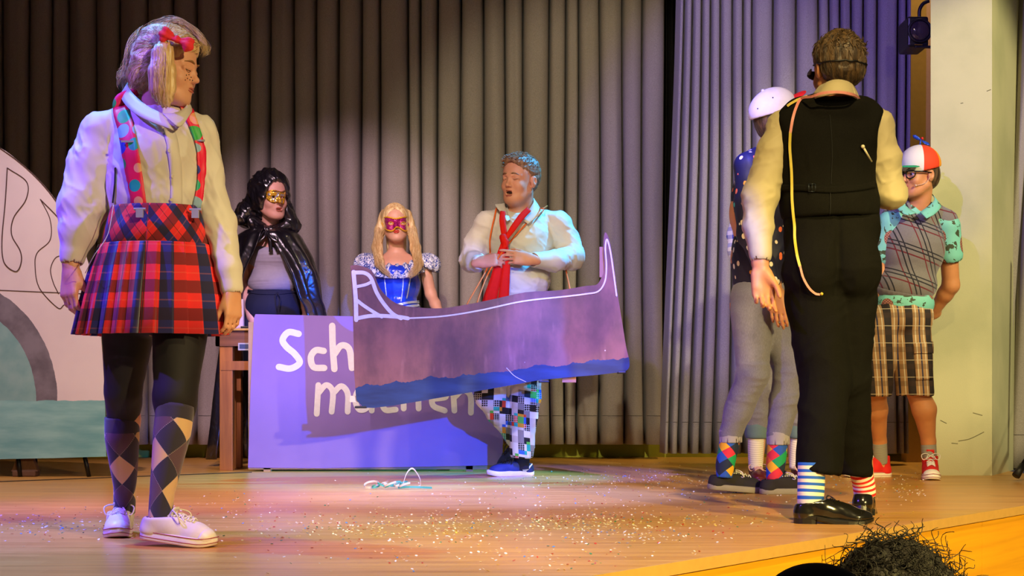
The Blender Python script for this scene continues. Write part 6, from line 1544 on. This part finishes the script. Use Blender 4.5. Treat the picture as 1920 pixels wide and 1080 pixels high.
    V, Fc = sphere(hv(1539, 549), .006); mb.add(V, Fc, 1)
    V, Fc, uv = tape([hv(1514, 185, .010), hv(1500, 189, .009), hv(1485, 197, .009), hv(1478, 202, .009)], .009); mb.add(V, Fc, 1)
    o = mb.build('measuring_tape', [M('pink_tape', '#d98a80', rough=.45), M('yellow_tape', '#c9b23a', rough=.45)], loc=hv(1484, 250)); tag(o, 'pink and yellow measuring tape hanging down the back of the black waistcoat', 'tape measure')
vest_man()

def multi_argyle(g):
    a = g.u*4.0; b = g.v/.055; p, q = a+b, a-b; c = g.wn(p.floor(), q.floor())
    return g.ramp(c, [(0, '#16a06a'), (.18, '#e0304a'), (.34, '#1c2a4a'), (.52, '#f0b429'), (.64, '#2456c8'), (.78, '#e86a2a'), (.88, '#1fc48a')])
def cap_man():
    Y0 = 7.4; P = lambda x, y, d=0.0: at(x, y, Y0+d)
    r_ = root('person', P(1430, 925, 0)*[1, 1, 0], 'person in white cap with red peak, dark patterned shirt, grey jeans and bright argyle socks', 'person')
    H = P(1463, 224, .0); R = rot(112, 13, 0); s = 1.04
    v = Vol(.0065); A = head(v, H, R, s)
    N = P(1443, 278, .0); sh = [P(1405, 312, -.10), P(1470, 315, .12)]
    neck(v, N, H, R, .056, s); torso(v, P(1425, 570, .02), P(1428, 400, .02), N, sh, (.14, .14, .15), .13)
    arm(v, sh[0], P(1408, 440, -.14), P(1452, 535, -.16), (.05, .040, .037, .026)); arm(v, sh[1], P(1490, 440, .16), P(1520, 460, .0), (.05, .040, .037, .026))
    hand(v, P(1454, 542, -.17), (.08, -.1, -1), (.3, .9, 0), (1, -.3, 0), 1.02, (14, 26, 22)); hand(v, P(1520, 460, .0), (1, .2, 0), (0, 0, -1), (0, 1, 0), 1.0)
    leg(v, P(1408, 590, .0), P(1408, 705, -.03), P(1364, 860, .0), (.085, .055, .044, .032)); leg(v, P(1445, 590, .08), P(1480, 695, .02), P(1456, 865, -.02), (.085, .055, .044, .032))
    bo, bv = vobj('body', v, skin('skin_cap_man', '#cf8f68'), r_, fine=.0038, zs=P(0, 262)[2])
    HM = hairmat('dark_brown_hair', '#2e2114', '#6b5130', .5)
    v = Vol(.005); e = lambda c, r, k=.02, sub=False: v.ell(A(*c), np.array(r)*s, R, k, sub=sub)
    e((0, -.020, .040), (.080, .100, .082)); e((0, -.055, -.01), (.076, .064, .075), .03); e((0, .092, .0), (.09, .075, .10), .008, True)
    for q in (-1, 1): e((q*.082, .0, -.012), (.022, .034, .036), .008, True)
    v.cut(A(0, -.02, -.075), R @ _n([0, .3, -1.0])); vobj('hair', v, HM, r_, lambda V: folds((V-H) @ R, (40, 40, 40), .003, 6))
    eyes(bo, A, R, s)
    # cap
    Rh, R = R, rot(112, 32, 0); A = (lambda x, y, z: H+R @ (np.array([x, y, z])*s))
    WC = M('white_cap_twill', '#dcd6dc', rough=.8, bump=FAB, bs=.3, bd=.001); RC = M('red_cap_peak', '#e01f22', rough=.6)
    v = Vol(.005); e((0, -.012, .058), (.095, .116, .092)); v.cut(A(0, 0, .032), R @ _n([0, -.28, -1.0]), .004); e((0, -.012, .045), (.084, .104, .082), .004, True)
    co, cb = vobj('cap', v, WC, r_)
    v = Vol(.0045); v.field(lambda p: (lambda q: np.maximum(np.abs(q[:, 2]-(.062-.9*q[:, 0]**2*1.6-.12*(q[:, 1]-.08)))-.003, (np.sqrt((q[:, 0]/.088)**2+((q[:, 1]-.075)/.095)**2)-1)*.08))((p-H) @ R/s), H-.25, H+.25)
    v.cut(A(0, .075, .05), R @ np.array([0, -1.0, 0])); vobj('peak', v, RC, co)
    V, Fc = sphere(A(0, -.012, .150), .008); mesh('cap_button', V, Fc, WC, co)
    for q in ((-.075, -.03, .11), (.075, -.03, .11), (-.04, -.10, .10), (.04, -.10, .10)):
        h = cb.find_nearest(Vector(A(*q))); mb = MB(); mb.add(*disc(np.array(h[0]), np.array(h[1]), .0035, .001)); mb.build('eyelet', M('black_thread'), co)
    mb = MB(); mb.tube(catmull([P(1441, 228, -.10), P(1438, 236, -.11), P(1440, 246, -.09)], 4), .003, 6); mb.build('ear_piece', M('white_plastic', '#e8e4e0', rough=.4), r_, smooth=True)
    # shirt
    def cock(g):
        d, c1, c2 = g.vor(24.0, g.vec(g.x, g.y, g.z*.8), 'C', rnd=.8)
        return g.mix(d.lt(.24), '#191a38', g.ramp(c1, [(0, '#e8d8c0'), (.3, '#f0a838'), (.5, '#3fb8b0'), (.65, '#f0784a'), (.8, '#e8e4e8')]))
    FS = M('navy_cocktail_print', cock, rough=.6, bump=FAB, bs=.1, bd=.001)
    v = Vol(.0065); v.ell(P(1432, 380, .02), (.150, .160, .20), k=.03); v.ell(P(1428, 480, .02), (.140, .150, .18), k=.05)
    v.cap(P(1428, 500, .02), P(1426, 540, .02), .130, .118, .03, flat=((1, 0, 0), 1.0))
    for S in sh: v.cap(N+(S-N)*.2-[0, 0, .02], S, .06, .064, .03)
    for AA in ([(sh[0], .066), (P(1404, 380, -.13), .062), (P(1408, 440, -.15), .056), (P(1432, 495, -.16), .048), (P(1448, 528, -.165), .040)], [(sh[1], .066), (P(1490, 440, .16), .058), (P(1515, 456, .03), .044)]):
        for (a, ra), (b, rb) in zip(AA[:-1], AA[1:]): v.cap(a, b, ra, rb, .02)
    v.cut(P(1425, 552, .0), _n([.12, 0, -1]), .004)
    C0 = P(1430, 430)
    vobj('shirt', v, FS, r_, lambda V: folds(V-C0, (8, 8, 7), .007, 81, .8))
    # jeans
    JM = M('grey_denim', lambda g: g.mix(g.noise(1.0, 3.0, g.vec(g.x*500, g.y*500, g.z*90)).ss(.2, .8), '#68667c', '#807e96'), rough=.8, sheen=.2, bump=FAB, bs=.4, bd=.001)
    JC = M('pale_denim_turn_up', '#a59fae', rough=.85, bump=FAB, bs=.4, bd=.001)
    v = Vol(.0065); v.ell(P(1424, 562, .02), (.138, .150, .135), k=.03)
    for (a, ra), (b, rb) in zip([(P(1410, 590, -.02), .098), (P(1412, 700, -.05), .070), (P(1384, 770, -.02), .062), (P(1370, 815, .0), .053)][:-1], [(P(1410, 590, -.02), .098), (P(1412, 700, -.05), .070), (P(1384, 770, -.02), .062), (P(1370, 815, .0), .053)][1:]): v.cap(a, b, ra, rb, .02)
    LB_ = [(P(1444, 590, .06), .098), (P(1482, 690, .02), .074), (P(1472, 750, .0), .066), (P(1459, 815, -.02), .053)]
    for (a, ra), (b, rb) in zip(LB_[:-1], LB_[1:]): v.cap(a, b, ra, rb, .02)
    jo, jb = vobj('jeans', v, JM, r_, lambda V: folds(V-P(1430, 700), (7, 7, 16), .008, 91, .9)*np.clip(1.2-np.abs(V[:, 2]-P(0, 730)[2])/.25, .3, 1))
    for c, yy in (((1370, .0), 818), ((1459, -.02), 822)):
        v = Vol(.005); v.cap(P(c[0], yy-10, c[1]), P(c[0], yy+10, c[1]), .054, .053, .005); v.cut(P(c[0], yy+13, c[1]), (0, 0, -1)); v.cut(P(c[0], yy-14, c[1]), (0, 0, 1)); v.cap(P(c[0], yy+5, c[1]), P(c[0], yy+40, c[1]), .048, .048, .003, sub=True)
        vobj('turn_up', v, JC, jo)
    AM = M('bright_argyle_sock', multi_argyle, rough=.8, bump=FAB, bs=.3, bd=.001)
    sock(r_, [P(1369, 815, .0), P(1366, 840, .0), P(1360, 870, .0), P(1358, 895, .0)], [.046, .046, .044, .037], AM); sock(r_, [P(1458, 820, -.02), P(1457, 845, -.02), P(1454, 875, -.02), P(1452, 900, -.02)], [.046, .046, .044, .037], AM, off=.4)
    GS = M('charcoal_suede', '#262226', rough=.9, bump=FAB, bs=.3, bd=.001); GR = M('grey_rubber', '#8a8170', rough=.6); SL = M('white_lace', '#e6e2dc', rough=.7)
    hp = at(1326, 917, 7.42); sneaker(r_, hp, (1, .12), .28, .10, 1, 5, False, GS, GR, SL)
    hp = at(1424, 927, 7.36); hp[2] = 0; sneaker(r_, hp, (1, .12), .28, .10, 1, 0, False, GS, GR, SL)
cap_man()

def check_person():
    Y0 = 8.15; P = lambda x, y, d=0.0: at(x, y, Y0+d)
    r_ = root('person', P(1450, 905, 0)*[1, 1, 0], 'person in blue checked shirt and dark red shoes, mostly hidden behind the white-capped person', 'person')
    H = P(1482, 278, .02); R = rot(-10, 0, 0); s = 1.0
    v = Vol(.0075); A = head(v, H, R, s)
    N = P(1476, 332, .04); sh = [P(1408, 362, .02), P(1538, 362, .04)]
    neck(v, N, H, R, .056, s); torso(v, P(1465, 560, .02), P(1470, 420, .02), N, sh, (.15, .14, .15), .11)
    arm(v, sh[0], P(1385, 455, .06), P(1400, 520, -.02), (.05, .040, .037, .026)); arm(v, sh[1], P(1560, 455, .06), P(1545, 530, -.02), (.05, .040, .037, .026))
    hand(v, P(1400, 522, -.02), (.5, -.2, -1), (.3, .9, 0), (1, -.3, 0), 1.0); hand(v, P(1545, 532, -.02), (-.3, -.1, -1), (0, .9, 0), (-1, -.3, 0), 1.0)
    leg(v, P(1436, 580, .02), P(1425, 720, -.02), P(1418, 862, .04)); leg(v, P(1494, 580, .02), P(1500, 720, -.02), P(1492, 862, .04))
    bo, bv = vobj('body', v, skin('skin_check', '#d9a584'), r_)
    eyes(bo, A, R, s); lips(bo, A, s, M('lip_man'), full=.7)
    v = Vol(.006); e = lambda c, r, k=.02, sub=False: v.ell(A(*c), np.array(r)*s, R, k, sub=sub)
    e((0, -.018, .050), (.081, .102, .083)); e((0, .092, .0), (.066, .062, .090), .008, True); v.cut(A(0, -.02, -.045), R @ _n([0, .3, -1.0]))
    vobj('hair', v, HMd, r_)
    CK = M('blue_white_check_shirt', lambda g: g.mix(((g.x*24).frac().lt(.5)+(g.z*24).frac().lt(.5))*.5, '#e9e9f0', '#1c3fb8'), rough=.7, bump=FAB, bs=.1, bd=.001)
    v = Vol(.007); v.ell(P(1470, 420, .02), (.175, .13, .19), k=.03); v.ell(P(1466, 520, .02), (.165, .13, .14), k=.05)
    for S in sh: v.cap(N+(S-N)*.25-[0, 0, .02], S, .058, .062, .03)
    for AA in ([(sh[0], .062), (P(1386, 440, .05), .056), (P(1385, 470, .04), .052), (P(1392, 505, .0), .040)], [(sh[1], .062), (P(1560, 455, .06), .054), (P(1548, 515, .0), .042)]):
        for (a, ra), (b, rb) in zip(AA[:-1], AA[1:]): v.cap(a, b, ra, rb, .02)
    v.cut(P(1466, 572, 0), (0, 0, -1))
    vobj('shirt', v, CK, r_, lambda V: folds(V-P(1470, 430), (9, 9, 7), .006, 101))
    v = Vol(.007); v.ell(P(1465, 585, .02), (.155, .125, .11), k=.03)
    for LL in ([(P(1436, 600, .02), .10), (P(1424, 730, -.02), .075), (P(1419, 800, .0), .062)], [(P(1494, 600, .02), .10), (P(1504, 730, -.02), .075), (P(1500, 800, .0), .062)]):
        for (a, ra), (b, rb) in zip(LL[:-1], LL[1:]): v.cap(a, b, ra, rb, .02)
    jo, jb = vobj('jeans', v, M('grey_denim'), r_, lambda V: folds(V-P(1460, 700), (8, 8, 18), .009, 102))
    for x in (1419, 1500):
        v = Vol(.006); v.cap(P(x, 800, 0), P(x, 812, 0), .064, .062, .005); v.cut(P(x, 822, 0), (0, 0, -1)); vobj('turn_up', v, M('blue_grey_turn_up', '#5f7786', rough=.85), jo)
    WS = M('white_rib_sock', lambda g: g.mix((g.v*90).frac().lt(.3), '#e6dfe2', '#c9c0c6'), rough=.85)
    sock(r_, [P(1418, 812, .0), P(1417, 840, .01), P(1417, 878, .03)], [.041, .040, .036], WS); sock(r_, [P(1499, 812, .0), P(1496, 840, .01), P(1493, 878, .03)], [.041, .040, .036], WS)
    DR = M('dark_red_leather', '#5e1a1c', rough=.35, coat=.2)
    hp = at(1418, 893, 8.28); hp[2] = 0; sneaker(r_, hp, (-.08, -1), .27, .10, 1, 0, False, DR, DR, M('pink_lace', '#d8a8a0', rough=.7))
    hp = at(1493, 893, 8.28); hp[2] = 0; sneaker(r_, hp, (.12, -1), .27, .10, -1, 0, False, DR, DR, M('pink_lace'))
HMd = hairmat('dark_brown_hair', '#2e2114', '#6b5130', .5)
check_person()

def prop_man():
    Y0 = 8.6; P = lambda x, y, d=0.0: at(x, y, Y0+d)
    r_ = root('person', P(1690, 900, 0)*[1, 1, 0], 'person in a propeller cap, grey checked tank top, plaid shorts and red high-top shoes', 'person')
    H = P(1722, 328, -.02); R = rot(-58, -3, 2); s = 1.06
    v = Vol(.0065); A = head(v, H, R, s)
    N = P(1722, 384, .03); sh = [P(1668, 420, .0), P(1776, 424, .04)]
    neck(v, N, H, R, .060, s); torso(v, P(1695, 590, .02), P(1708, 470, .02), N, sh, (.15, .145, .155), .115)
    arm(v, sh[0], P(1645, 510, .02), P(1650, 580, .0), (.052, .044, .040, .028), m=0); arm(v, sh[1], P(1783, 535, .10), P(1748, 588, .22), (.052, .046, .042, .030))
    hand(v, P(1746, 590, .23), (-1, .3, -.3), (0, -1, 0), (0, 0, 1), 1.0); hand(v, P(1650, 582, .0), (.1, -.1, -1), (.4, .9, 0), (1, -.3, 0), 1.0)
    for LL in ([(P(1645, 600, .0), .080), (P(1640, 722, .0), .060), (P(1643, 768, .08), .060), (P(1649, 828, .19), .037), (P(1651, 875, .21), .030)], [(P(1712, 600, .02), .088), (P(1716, 722, .0), .060), (P(1733, 768, .01), .063), (P(1741, 828, .06), .037), (P(1744, 875, .06), .030)]):
        for (a, ra), (b, rb) in zip(LL[:-1], LL[1:]): v.cap(a, b, ra, rb, .02)
    bo, bv = vobj('body', v, skin('skin_prop_man', '#d8935f'), r_, fine=.0036, zs=P(0, 380)[2])
    eyes(bo, A, R, s, (0, 0)); lips(bo, A, s, M('lip_man'), full=.7)
    brows(bo, A, s, HMd)
    v = Vol(.005); e = lambda c, r, k=.02, sub=False: v.ell(A(*c), np.array(r)*s, R, k, sub=sub)
    e((0, -.018, .030), (.079, .098, .080)); e((0, -.055, -.01), (.075, .062, .070), .03); e((0, .092, .0), (.09, .080, .12), .008, True)
    for q in (-1, 1): e((q*.082, .0, -.012), (.022, .034, .036), .008, True)
    v.cut(A(0, -.02, -.07), R @ _n([0, .3, -1.0])); vobj('hair', v, HMd, r_)
    # panelled propeller cap
    def panels(g):
        q = []
        X = g.x-(H[0]-P(1690, 0)[0]); Yy = g.y-(H[1]-Y0)
        c, si = R[0, 0], R[1, 0]; lx = X*R[0, 0]+Yy*R[1, 0]; ly = X*R[0, 1]+Yy*R[1, 1]
        a = (ly+.012).atan2(lx)/(2*math.pi)+.5
        return g.ramp((a*6.0/6.0+.0).frac(), [(0, '#e8451a'), (.07, '#f09a1e'), (.30, '#e8451a'), (.46, '#17a56a'), (.60, '#ece8da'), (.90, '#e8451a')])
    CP = M('cap_panels', panels, rough=.75, bump=FAB, bs=.3, bd=.001); GC = M('green_cap_peak', '#17a56a', rough=.7)
    v = Vol(.005); e((0, -.012, .052), (.096, .115, .100)); v.cut(A(0, 0, .022), R @ _n([0, -.20, -1.0]), .004); e((0, -.012, .040), (.084, .102, .088), .004, True)
    co, cb = vobj('cap', v, CP, r_)
    v = Vol(.0045); v.field(lambda p: (lambda q: np.maximum(np.abs(q[:, 2]-(.044-.9*q[:, 0]**2*1.6-.10*(q[:, 1]-.08)))-.003, (np.sqrt((q[:, 0]/.088)**2+((q[:, 1]-.075)/.098)**2)-1)*.08))((p-H) @ R/s), H-.25, H+.25)
    v.cut(A(0, .075, .05), R @ np.array([0, -1.0, 0])); vobj('peak', v, GC, co)
    tp = A(0, -.012, .148); mb = MB(); mb.tube([tp-[0, 0, .005], tp+[.006, 0, .035]], .004, 8); mb.build('propeller_shaft', M('blue_plastic', '#1f4fb8', rough=.3), co, smooth=True)
    c = tp+[.008, 0, .028]; dx = _n([.62, -.2, -.42]); mb = MB()
    for q in (-1, 1):
        C = [c+dx*q*t for t in (.004, .02, .04, .052)]; W_ = np.array([.006, .018, .020, .004]); up = _n(np.array([.4, .5*q, .7])); up = _n(up-dx*np.dot(up, dx)); C = np.array(C); V, Fc, uv = strip(C-up*W_[:, None]/2, C+up*W_[:, None]/2, .002, 2); mb.add(V, Fc)
    mb.build('propeller', M('blue_plastic'), co, smooth=True); V, Fc = sphere(c+[.004, -.004, .010], .0075); mesh('propeller_hub', V, Fc, M('red_bead', '#d8281e', rough=.3), co)
    # spectacles
    BKF = M('black_spectacle_frame', '#0f0e10', rough=.2); mb = MB()
    for q in (-1, 1):
        pts = [A(q*x, .098-.10*abs(x-.032)-(.012 if x > .05 else 0), z) for x, z in ((.012, .014), (.034, .016), (.056, .013), (.056, -.010), (.046, -.021), (.024, -.021), (.013, -.010), (.012, .014))]
        mb.tube(catmull(pts, 3), .0034, 6); mb.tube([A(q*.056, .084, .012), A(q*.078, .05, .010), A(q*.083, -.005, .006)], .0036, 6)
    mb.tube([A(-.012, .101, .006), A(.012, .101, .006)], .0034, 6); mb.build('spectacles', BKF, r_, smooth=True)
    mb = MB(); mb.tube(catmull([A(.080, .0, -.015), A(.078, .03, -.045), A(.058, .075, -.058)], 5), .0016, 5); V, Fc = sphere(A(.056, .078, -.058), .006); mb.add(V, Fc); mb.build('head_microphone', M('beige_plastic', '#d9b894', rough=.4), r_, smooth=True)
    mb = MB(); mb.tube(catmull([A(-.080, .0, -.015), A(-.078, .03, -.045), A(-.058, .075, -.058)], 5), .0016, 5); V, Fc = sphere(A(-.056, .078, -.058), .006); mb.add(V, Fc); mb.build('head_microphone', M('beige_plastic'), r_, smooth=True)
    # pineapple shirt
    def pine(g):
        d, c1, c2 = g.vor(7.5, g.vec(g.x, g.y, g.z*.75), 'C', rnd=.75); d2, e1, e2 = g.vor(11.0, g.vec(g.x+3.3, g.y, g.z+1.1), 'C', rnd=.9)
        leaf = (g.noise(26.0, 3.0, None, .6)).gt(.55)*d2.lt(.55)
        fr = g.mix(((g.x*70+g.z*70).frac().lt(.3)+(g.x*70-g.z*70).frac().lt(.3)).mn(1.0), '#b9806a', '#6d3b3a')
        c = g.mix(leaf, '#7fd0c0', '#3f4a30'); return g.mix(d.lt(.30), c, fr)
    PN = M('teal_pineapple_print', pine, rough=.7, bump=FAB, bs=.1, bd=.001)
    v = Vol(.0065); v.ell(P(1706, 470, .02), (.165, .125, .19), k=.03); v.ell(P(1694, 570, .02), (.165, .13, .11), k=.04)
    for S in sh: v.cap(N+(S-N)*.25-[0, 0, .02], S, .058, .062, .03)
    v.cap(sh[1], P(1782, 478, .06), .066, .066, .02); v.cap(sh[0], P(1652, 478, .02), .066, .066, .02)
    v.cut(P(1694, 603, .0), _n([-.10, 0, -1]), .004); v.cut(P(1784, 490, .06), _n([0.02, .0, -1])) if False else v.cap(P(1783, 486, .07), P(1784, 530, .10), .056, .07, .004, sub=True)
    v.cap(N+[0, 0, .0], H, .064, .07, .006, sub=True)
    so, sb = vobj('shirt', v, PN, r_, lambda V: folds(V-P(1705, 480), (9, 9, 6), .004, 111))
    collar_leaf(so, P, [(1745, 362, .06), (1752, 372, -.02), (1744, 384, -.08), (1725, 398, -.13)], [(1758, 378, .08), (1764, 388, -.05), (1752, 402, -.12), (1737, 410, -.155)], PN)
    collar_leaf(so, P, [(1700, 366, .04), (1694, 376, -.04), (1702, 390, -.10), (1718, 400, -.13)], [(1690, 372, .05), (1680, 382, -.06), (1688, 398, -.13), (1702, 404, -.155)], PN)
    # tank top
    def knit(g):
        X, Z = g.x+g.z*.35, g.z+g.x*.28+(g.x*9).sin()*.01
        def ln(e, off, w_): return ((e+off).frac()).lt(w_)
        a, b = X*7.5, Z*6.5
        dk = (ln(a, .0, .055)+ln(a, .82, .05)+ln(b, .0, .05)+ln(b, .86, .045)).mn(1.0); rd = (ln(a, .20, .05)+ln(b, .18, .05)).mn(1.0)
        c = g.mix(g.noise(240.0, 2.0), '#6f6a6b', '#8b8585'); c = g.mix(rd, c, '#6d1f2c'); return g.mix(dk, c, '#1d1c28')
    KN = M('grey_check_knit', knit, rough=.9, sheen=.3, bump=lambda g: g.noise(300.0, 2.0), bs=.5, bd=.002); KR = M('grey_rib_knit', '#7b7576', rough=.9, bump=lambda g: (g.x*260).sin(), bs=.3, bd=.002)
    v = Vol(.006); v.ell(P(1708, 465, .02), (.180, .142, .195), k=.03); v.ell(P(1697, 535, .02), (.170, .142, .11), k=.05)
    v.cap(P(1672, 410, .02), P(1700, 396, .02), .062, .056, .04); v.cap(P(1774, 416, .04), P(1745, 400, .03), .064, .058, .04)
    v.cut(P(1694, 564, .0), _n([-.13, 0, -1]), .004); v.ell(N+[0, -.06, .035], (.062, .12, .095), k=.008, sub=True); v.ell(N+[0, 0, .07], (.07, .12, .06), k=.008, sub=True)
    v.ell(P(1814, 455, .03), (.085, .2, .115), k=.015, sub=True); v.ell(P(1624, 450, .0), (.055, .2, .115), k=.015, sub=True)
    ko, kb = vobj('tank_top', v, KN, r_, lambda V: folds(V-P(1705, 480), (7, 7, 9), .005, 112))
    mb = MB(); mb.add(*lay(kb, [(1640, 546), (1670, 554), (1705, 560), (1742, 564)], 19, .004, Yd=Y0-.13, n=10)); mb.build('rib_hem', KR, ko, smooth=True)
    # plaid shorts
    def mad(g):
        a = (g.x*9.0+g.z*.6).frac(); b = (g.z*11).frac()
        c = g.mix(a.band(.45, .80), '#b08a5e', '#2c2322'); c = g.mix(a.band(.10, .17), c, '#2b3050'); c = g.mix((a.band(.33, .37)+a.band(.92, .96)).mn(1.0), c, '#e6dcc0'); c = g.mix(b.band(.5, .8)*.35, c, '#4a3328'); return g.mix(b.lt(.05)*.6, c, '#d8c8a8')
    MD = M('brown_plaid_cotton', mad, rough=.8, bump=FAB, bs=.2, bd=.001)
    v = Vol(.0065); v.ell(P(1690, 592, .02), (.172, .142, .12), k=.03)
    for LL in ([(P(1650, 610, .0), .105), (P(1638, 735, -.02), .092)], [(P(1706, 610, .02), .105), (P(1716, 735, .0), .100)]): v.cap(LL[0][0], LL[1][0], LL[0][1], LL[1][1], .02)
    v.cut(P(1688, 742, 0), (0, 0, -1), .003)
    for x in (1638, 1716): v.cap(P(x, 741, -.01), P(x, 775, -.01), .078, .085, .004, sub=True)
    mo, mbv = vobj('shorts', v, MD, r_, lambda V: folds(V-P(1690, 660), (9, 9, 5), .007, 113))
    mb = MB(); mb.add(*lay(mbv, [(1731, 664), (1731, 688), (1732, 712)], 30, .007, Yd=Y0-.05, nx=5)); mb.build('cargo_pocket', MD, mo, smooth=True)
    mb = MB(); mb.add(*lay(mbv, [(1729, 642), (1730, 652), (1730, 663)], 33, .011, Yd=Y0-.05, nx=5)); mb.build('pocket_flap', MD, mo, smooth=True)
    GSK = M('grey_marl_sock', lambda g: g.mix((g.v*140).frac().lt(.3), '#a09c90', '#86827a'), rough=.85)
    sock(r_, [P(1649, 830, .19), P(1650, 850, .20), P(1652, 868, .215)], [.041, .041, .038], GSK); sock(r_, [P(1741, 834, .06), P(1742, 852, .06), P(1744, 868, .08)], [.041, .041, .038], GSK)
    RD = M('red_canvas', '#e01c1a', rough=.75, bump=FAB, bs=.3, bd=.001); RW = M('cream_rubber', '#efe8dc', rough=.4); WL = M('white_lace', '#e6e2dc', rough=.7)
    hp = at(1671, 893, 8.84); hp[2] = 0; sneaker(r_, hp, (-1, -.30), .29, .10, -1, 0, True, RD, RW, WL, M('red_foxing', '#a02030', rough=.5), RW)
    hp = at(1742, 893, 8.74); hp[2] = 0; sneaker(r_, hp, (-.20, -1), .29, .10, 1, 0, True, RD, RW, WL, M('red_foxing'), RW)
prop_man()

# ---------------------------------------------------------------- the front row, seen from behind
def audience(px, py, Y, label, hat):
    Hh = at(px, py, Y); fl = -1.12; R = rot(176, 4, 0); s = 1.0
    r_ = root('person', (Hh[0], Hh[1], fl), label, 'person')
    v = Vol(.009); A = head(v, Hh, R, s); N = Hh+[0, -.03, -.20]; sh = [Hh+[-.19, -.04, -.27], Hh+[.19, -.04, -.27]]
    neck(v, N, Hh, R, .055, s); Pp = Hh+[0, -.06, -.70]; torso(v, Pp, Hh+[0, -.05, -.42], N, sh, (.16, .14, .16), .11)
    for q, S in ((-1, sh[0]), (1, sh[1])):
        arm(v, S, S+[q*.03, .04, -.29], Hh+[q*.13, .24, -.58]); hand(v, Hh+[q*.13, .25, -.585], (-q*.1, 1, -.1), (0, 0, -1), (-q, 0, 0))
        leg(v, Pp+[q*.09, .04, -.03], Pp+[q*.12, .46, .0], np.array([Hh[0]+q*.12, Hh[1]+.42, fl+.09])); v.cap((Hh[0]+q*.12, Hh[1]+.38, fl+.045), (Hh[0]+q*.13, Hh[1]+.56, fl+.035), .042, .036, .03)
    bo, bv = vobj('body', v, skin('skin_audience', '#b98a6a'), r_)
    v = Vol(.009); DK = M('dark_jumper', '#1a1618', rough=.9); v.ell(Hh+[0, -.05, -.42], (.19, .14, .19), k=.03); v.ell(Pp+[0, 0, .08], (.18, .15, .20), k=.05)
    for q, S in ((-1, sh[0]), (1, sh[1])): v.cap(N+(S-N)*.3-[0, 0, .02], S, .06, .066, .03); v.cap(S, S+[q*.03, .04, -.29], .064, .054, .02); v.cap(S+[q*.03, .04, -.29], Hh+[q*.13, .22, -.57], .054, .04, .02)
    vobj('jumper', v, DK, r_)
    v = Vol(.009); v.ell(Pp+[0, 0, -.02], (.17, .14, .12), k=.03)
    for q in (-1, 1): leg(v, Pp+[q*.09, .04, -.03], Pp+[q*.12, .46, .0], np.array([Hh[0]+q*.12, Hh[1]+.42, fl+.12]), (.10, .075, .068, .058), k=.03)
    vobj('trousers', v, DK, r_)
    v = Vol(.007)
    if hat:
        HC = M('black_felt', '#0c0b0d', rough=.85); v.ell(A(0, -.015, .06), (.10, .115, .085), R, k=.02); v.cut(A(0, 0, .03), (0, 0, -1))
        ho, hb = vobj('cap', v, HC, r_); v = Vol(.006)
        c = A(0, -.01, .045); v.cap(c+[-.06, 0, .01], c+[-.155, .0, -.012], .055, .012, .03, flat=((0, 0, 1), 2.2)); v.cut(A(0, 0, -.02), (0, 0, -1)); vobj('peak', v, HC, ho)
    else:
        HC = hairmat('black_curly_hair', '#0b0808', '#1c1412', .6); e = lambda c, r, k=.03: v.ell(A(*c), np.array(r)*s, R, k)
        e((0, -.02, .03), (.130, .130, .128)); e((0, -.05, -.06), (.135, .095, .10))
        ho, hb = vobj('hair', v, HC, r_, lambda V: folds(V-Hh, (22, 22, 22), .016, 5, 1.0))
        rd = np.random.RandomState(8); mb = MB()
        for i in range(650):
            d = rd.normal(size=3); d[2] = abs(d[2])*1.0-.25; d /= np.linalg.norm(d); p = Hh+[0, -.02, .03]+d*.126; t = np.linspace(0, 1, 22); L = rd.uniform(.015, .045)*(1.5 if rd.uniform() > .92 else 1); rc = rd.uniform(.006, .013); ph = rd.uniform(0, 6)
            a = _n(np.cross(d, [0.2, .9, .3])); b = np.cross(d, a); w_ = rd.uniform(1.2, 2.4)*6.28
            drift = rd.normal(size=3)*.02
            C = p+d*(t*L)[:, None]+rc*(np.cos(w_*t+ph)[:, None]*a+np.sin(w_*t+ph)[:, None]*b)+drift*(t**2)[:, None]
            mb.tube(C, np.linspace(.0016, .0007, 22), 4, cap=False)
        mb.build('curly_hair', HC, ho, smooth=True)['kind'] = 'stuff'
audience(1672, 1152, 3.5, 'person in the front row with dark curly hair, seen from behind at the bottom right', False)
audience(1530, 1214, 2.7, 'person in a black peaked cap low at the bottom edge, left of the curly head', True)
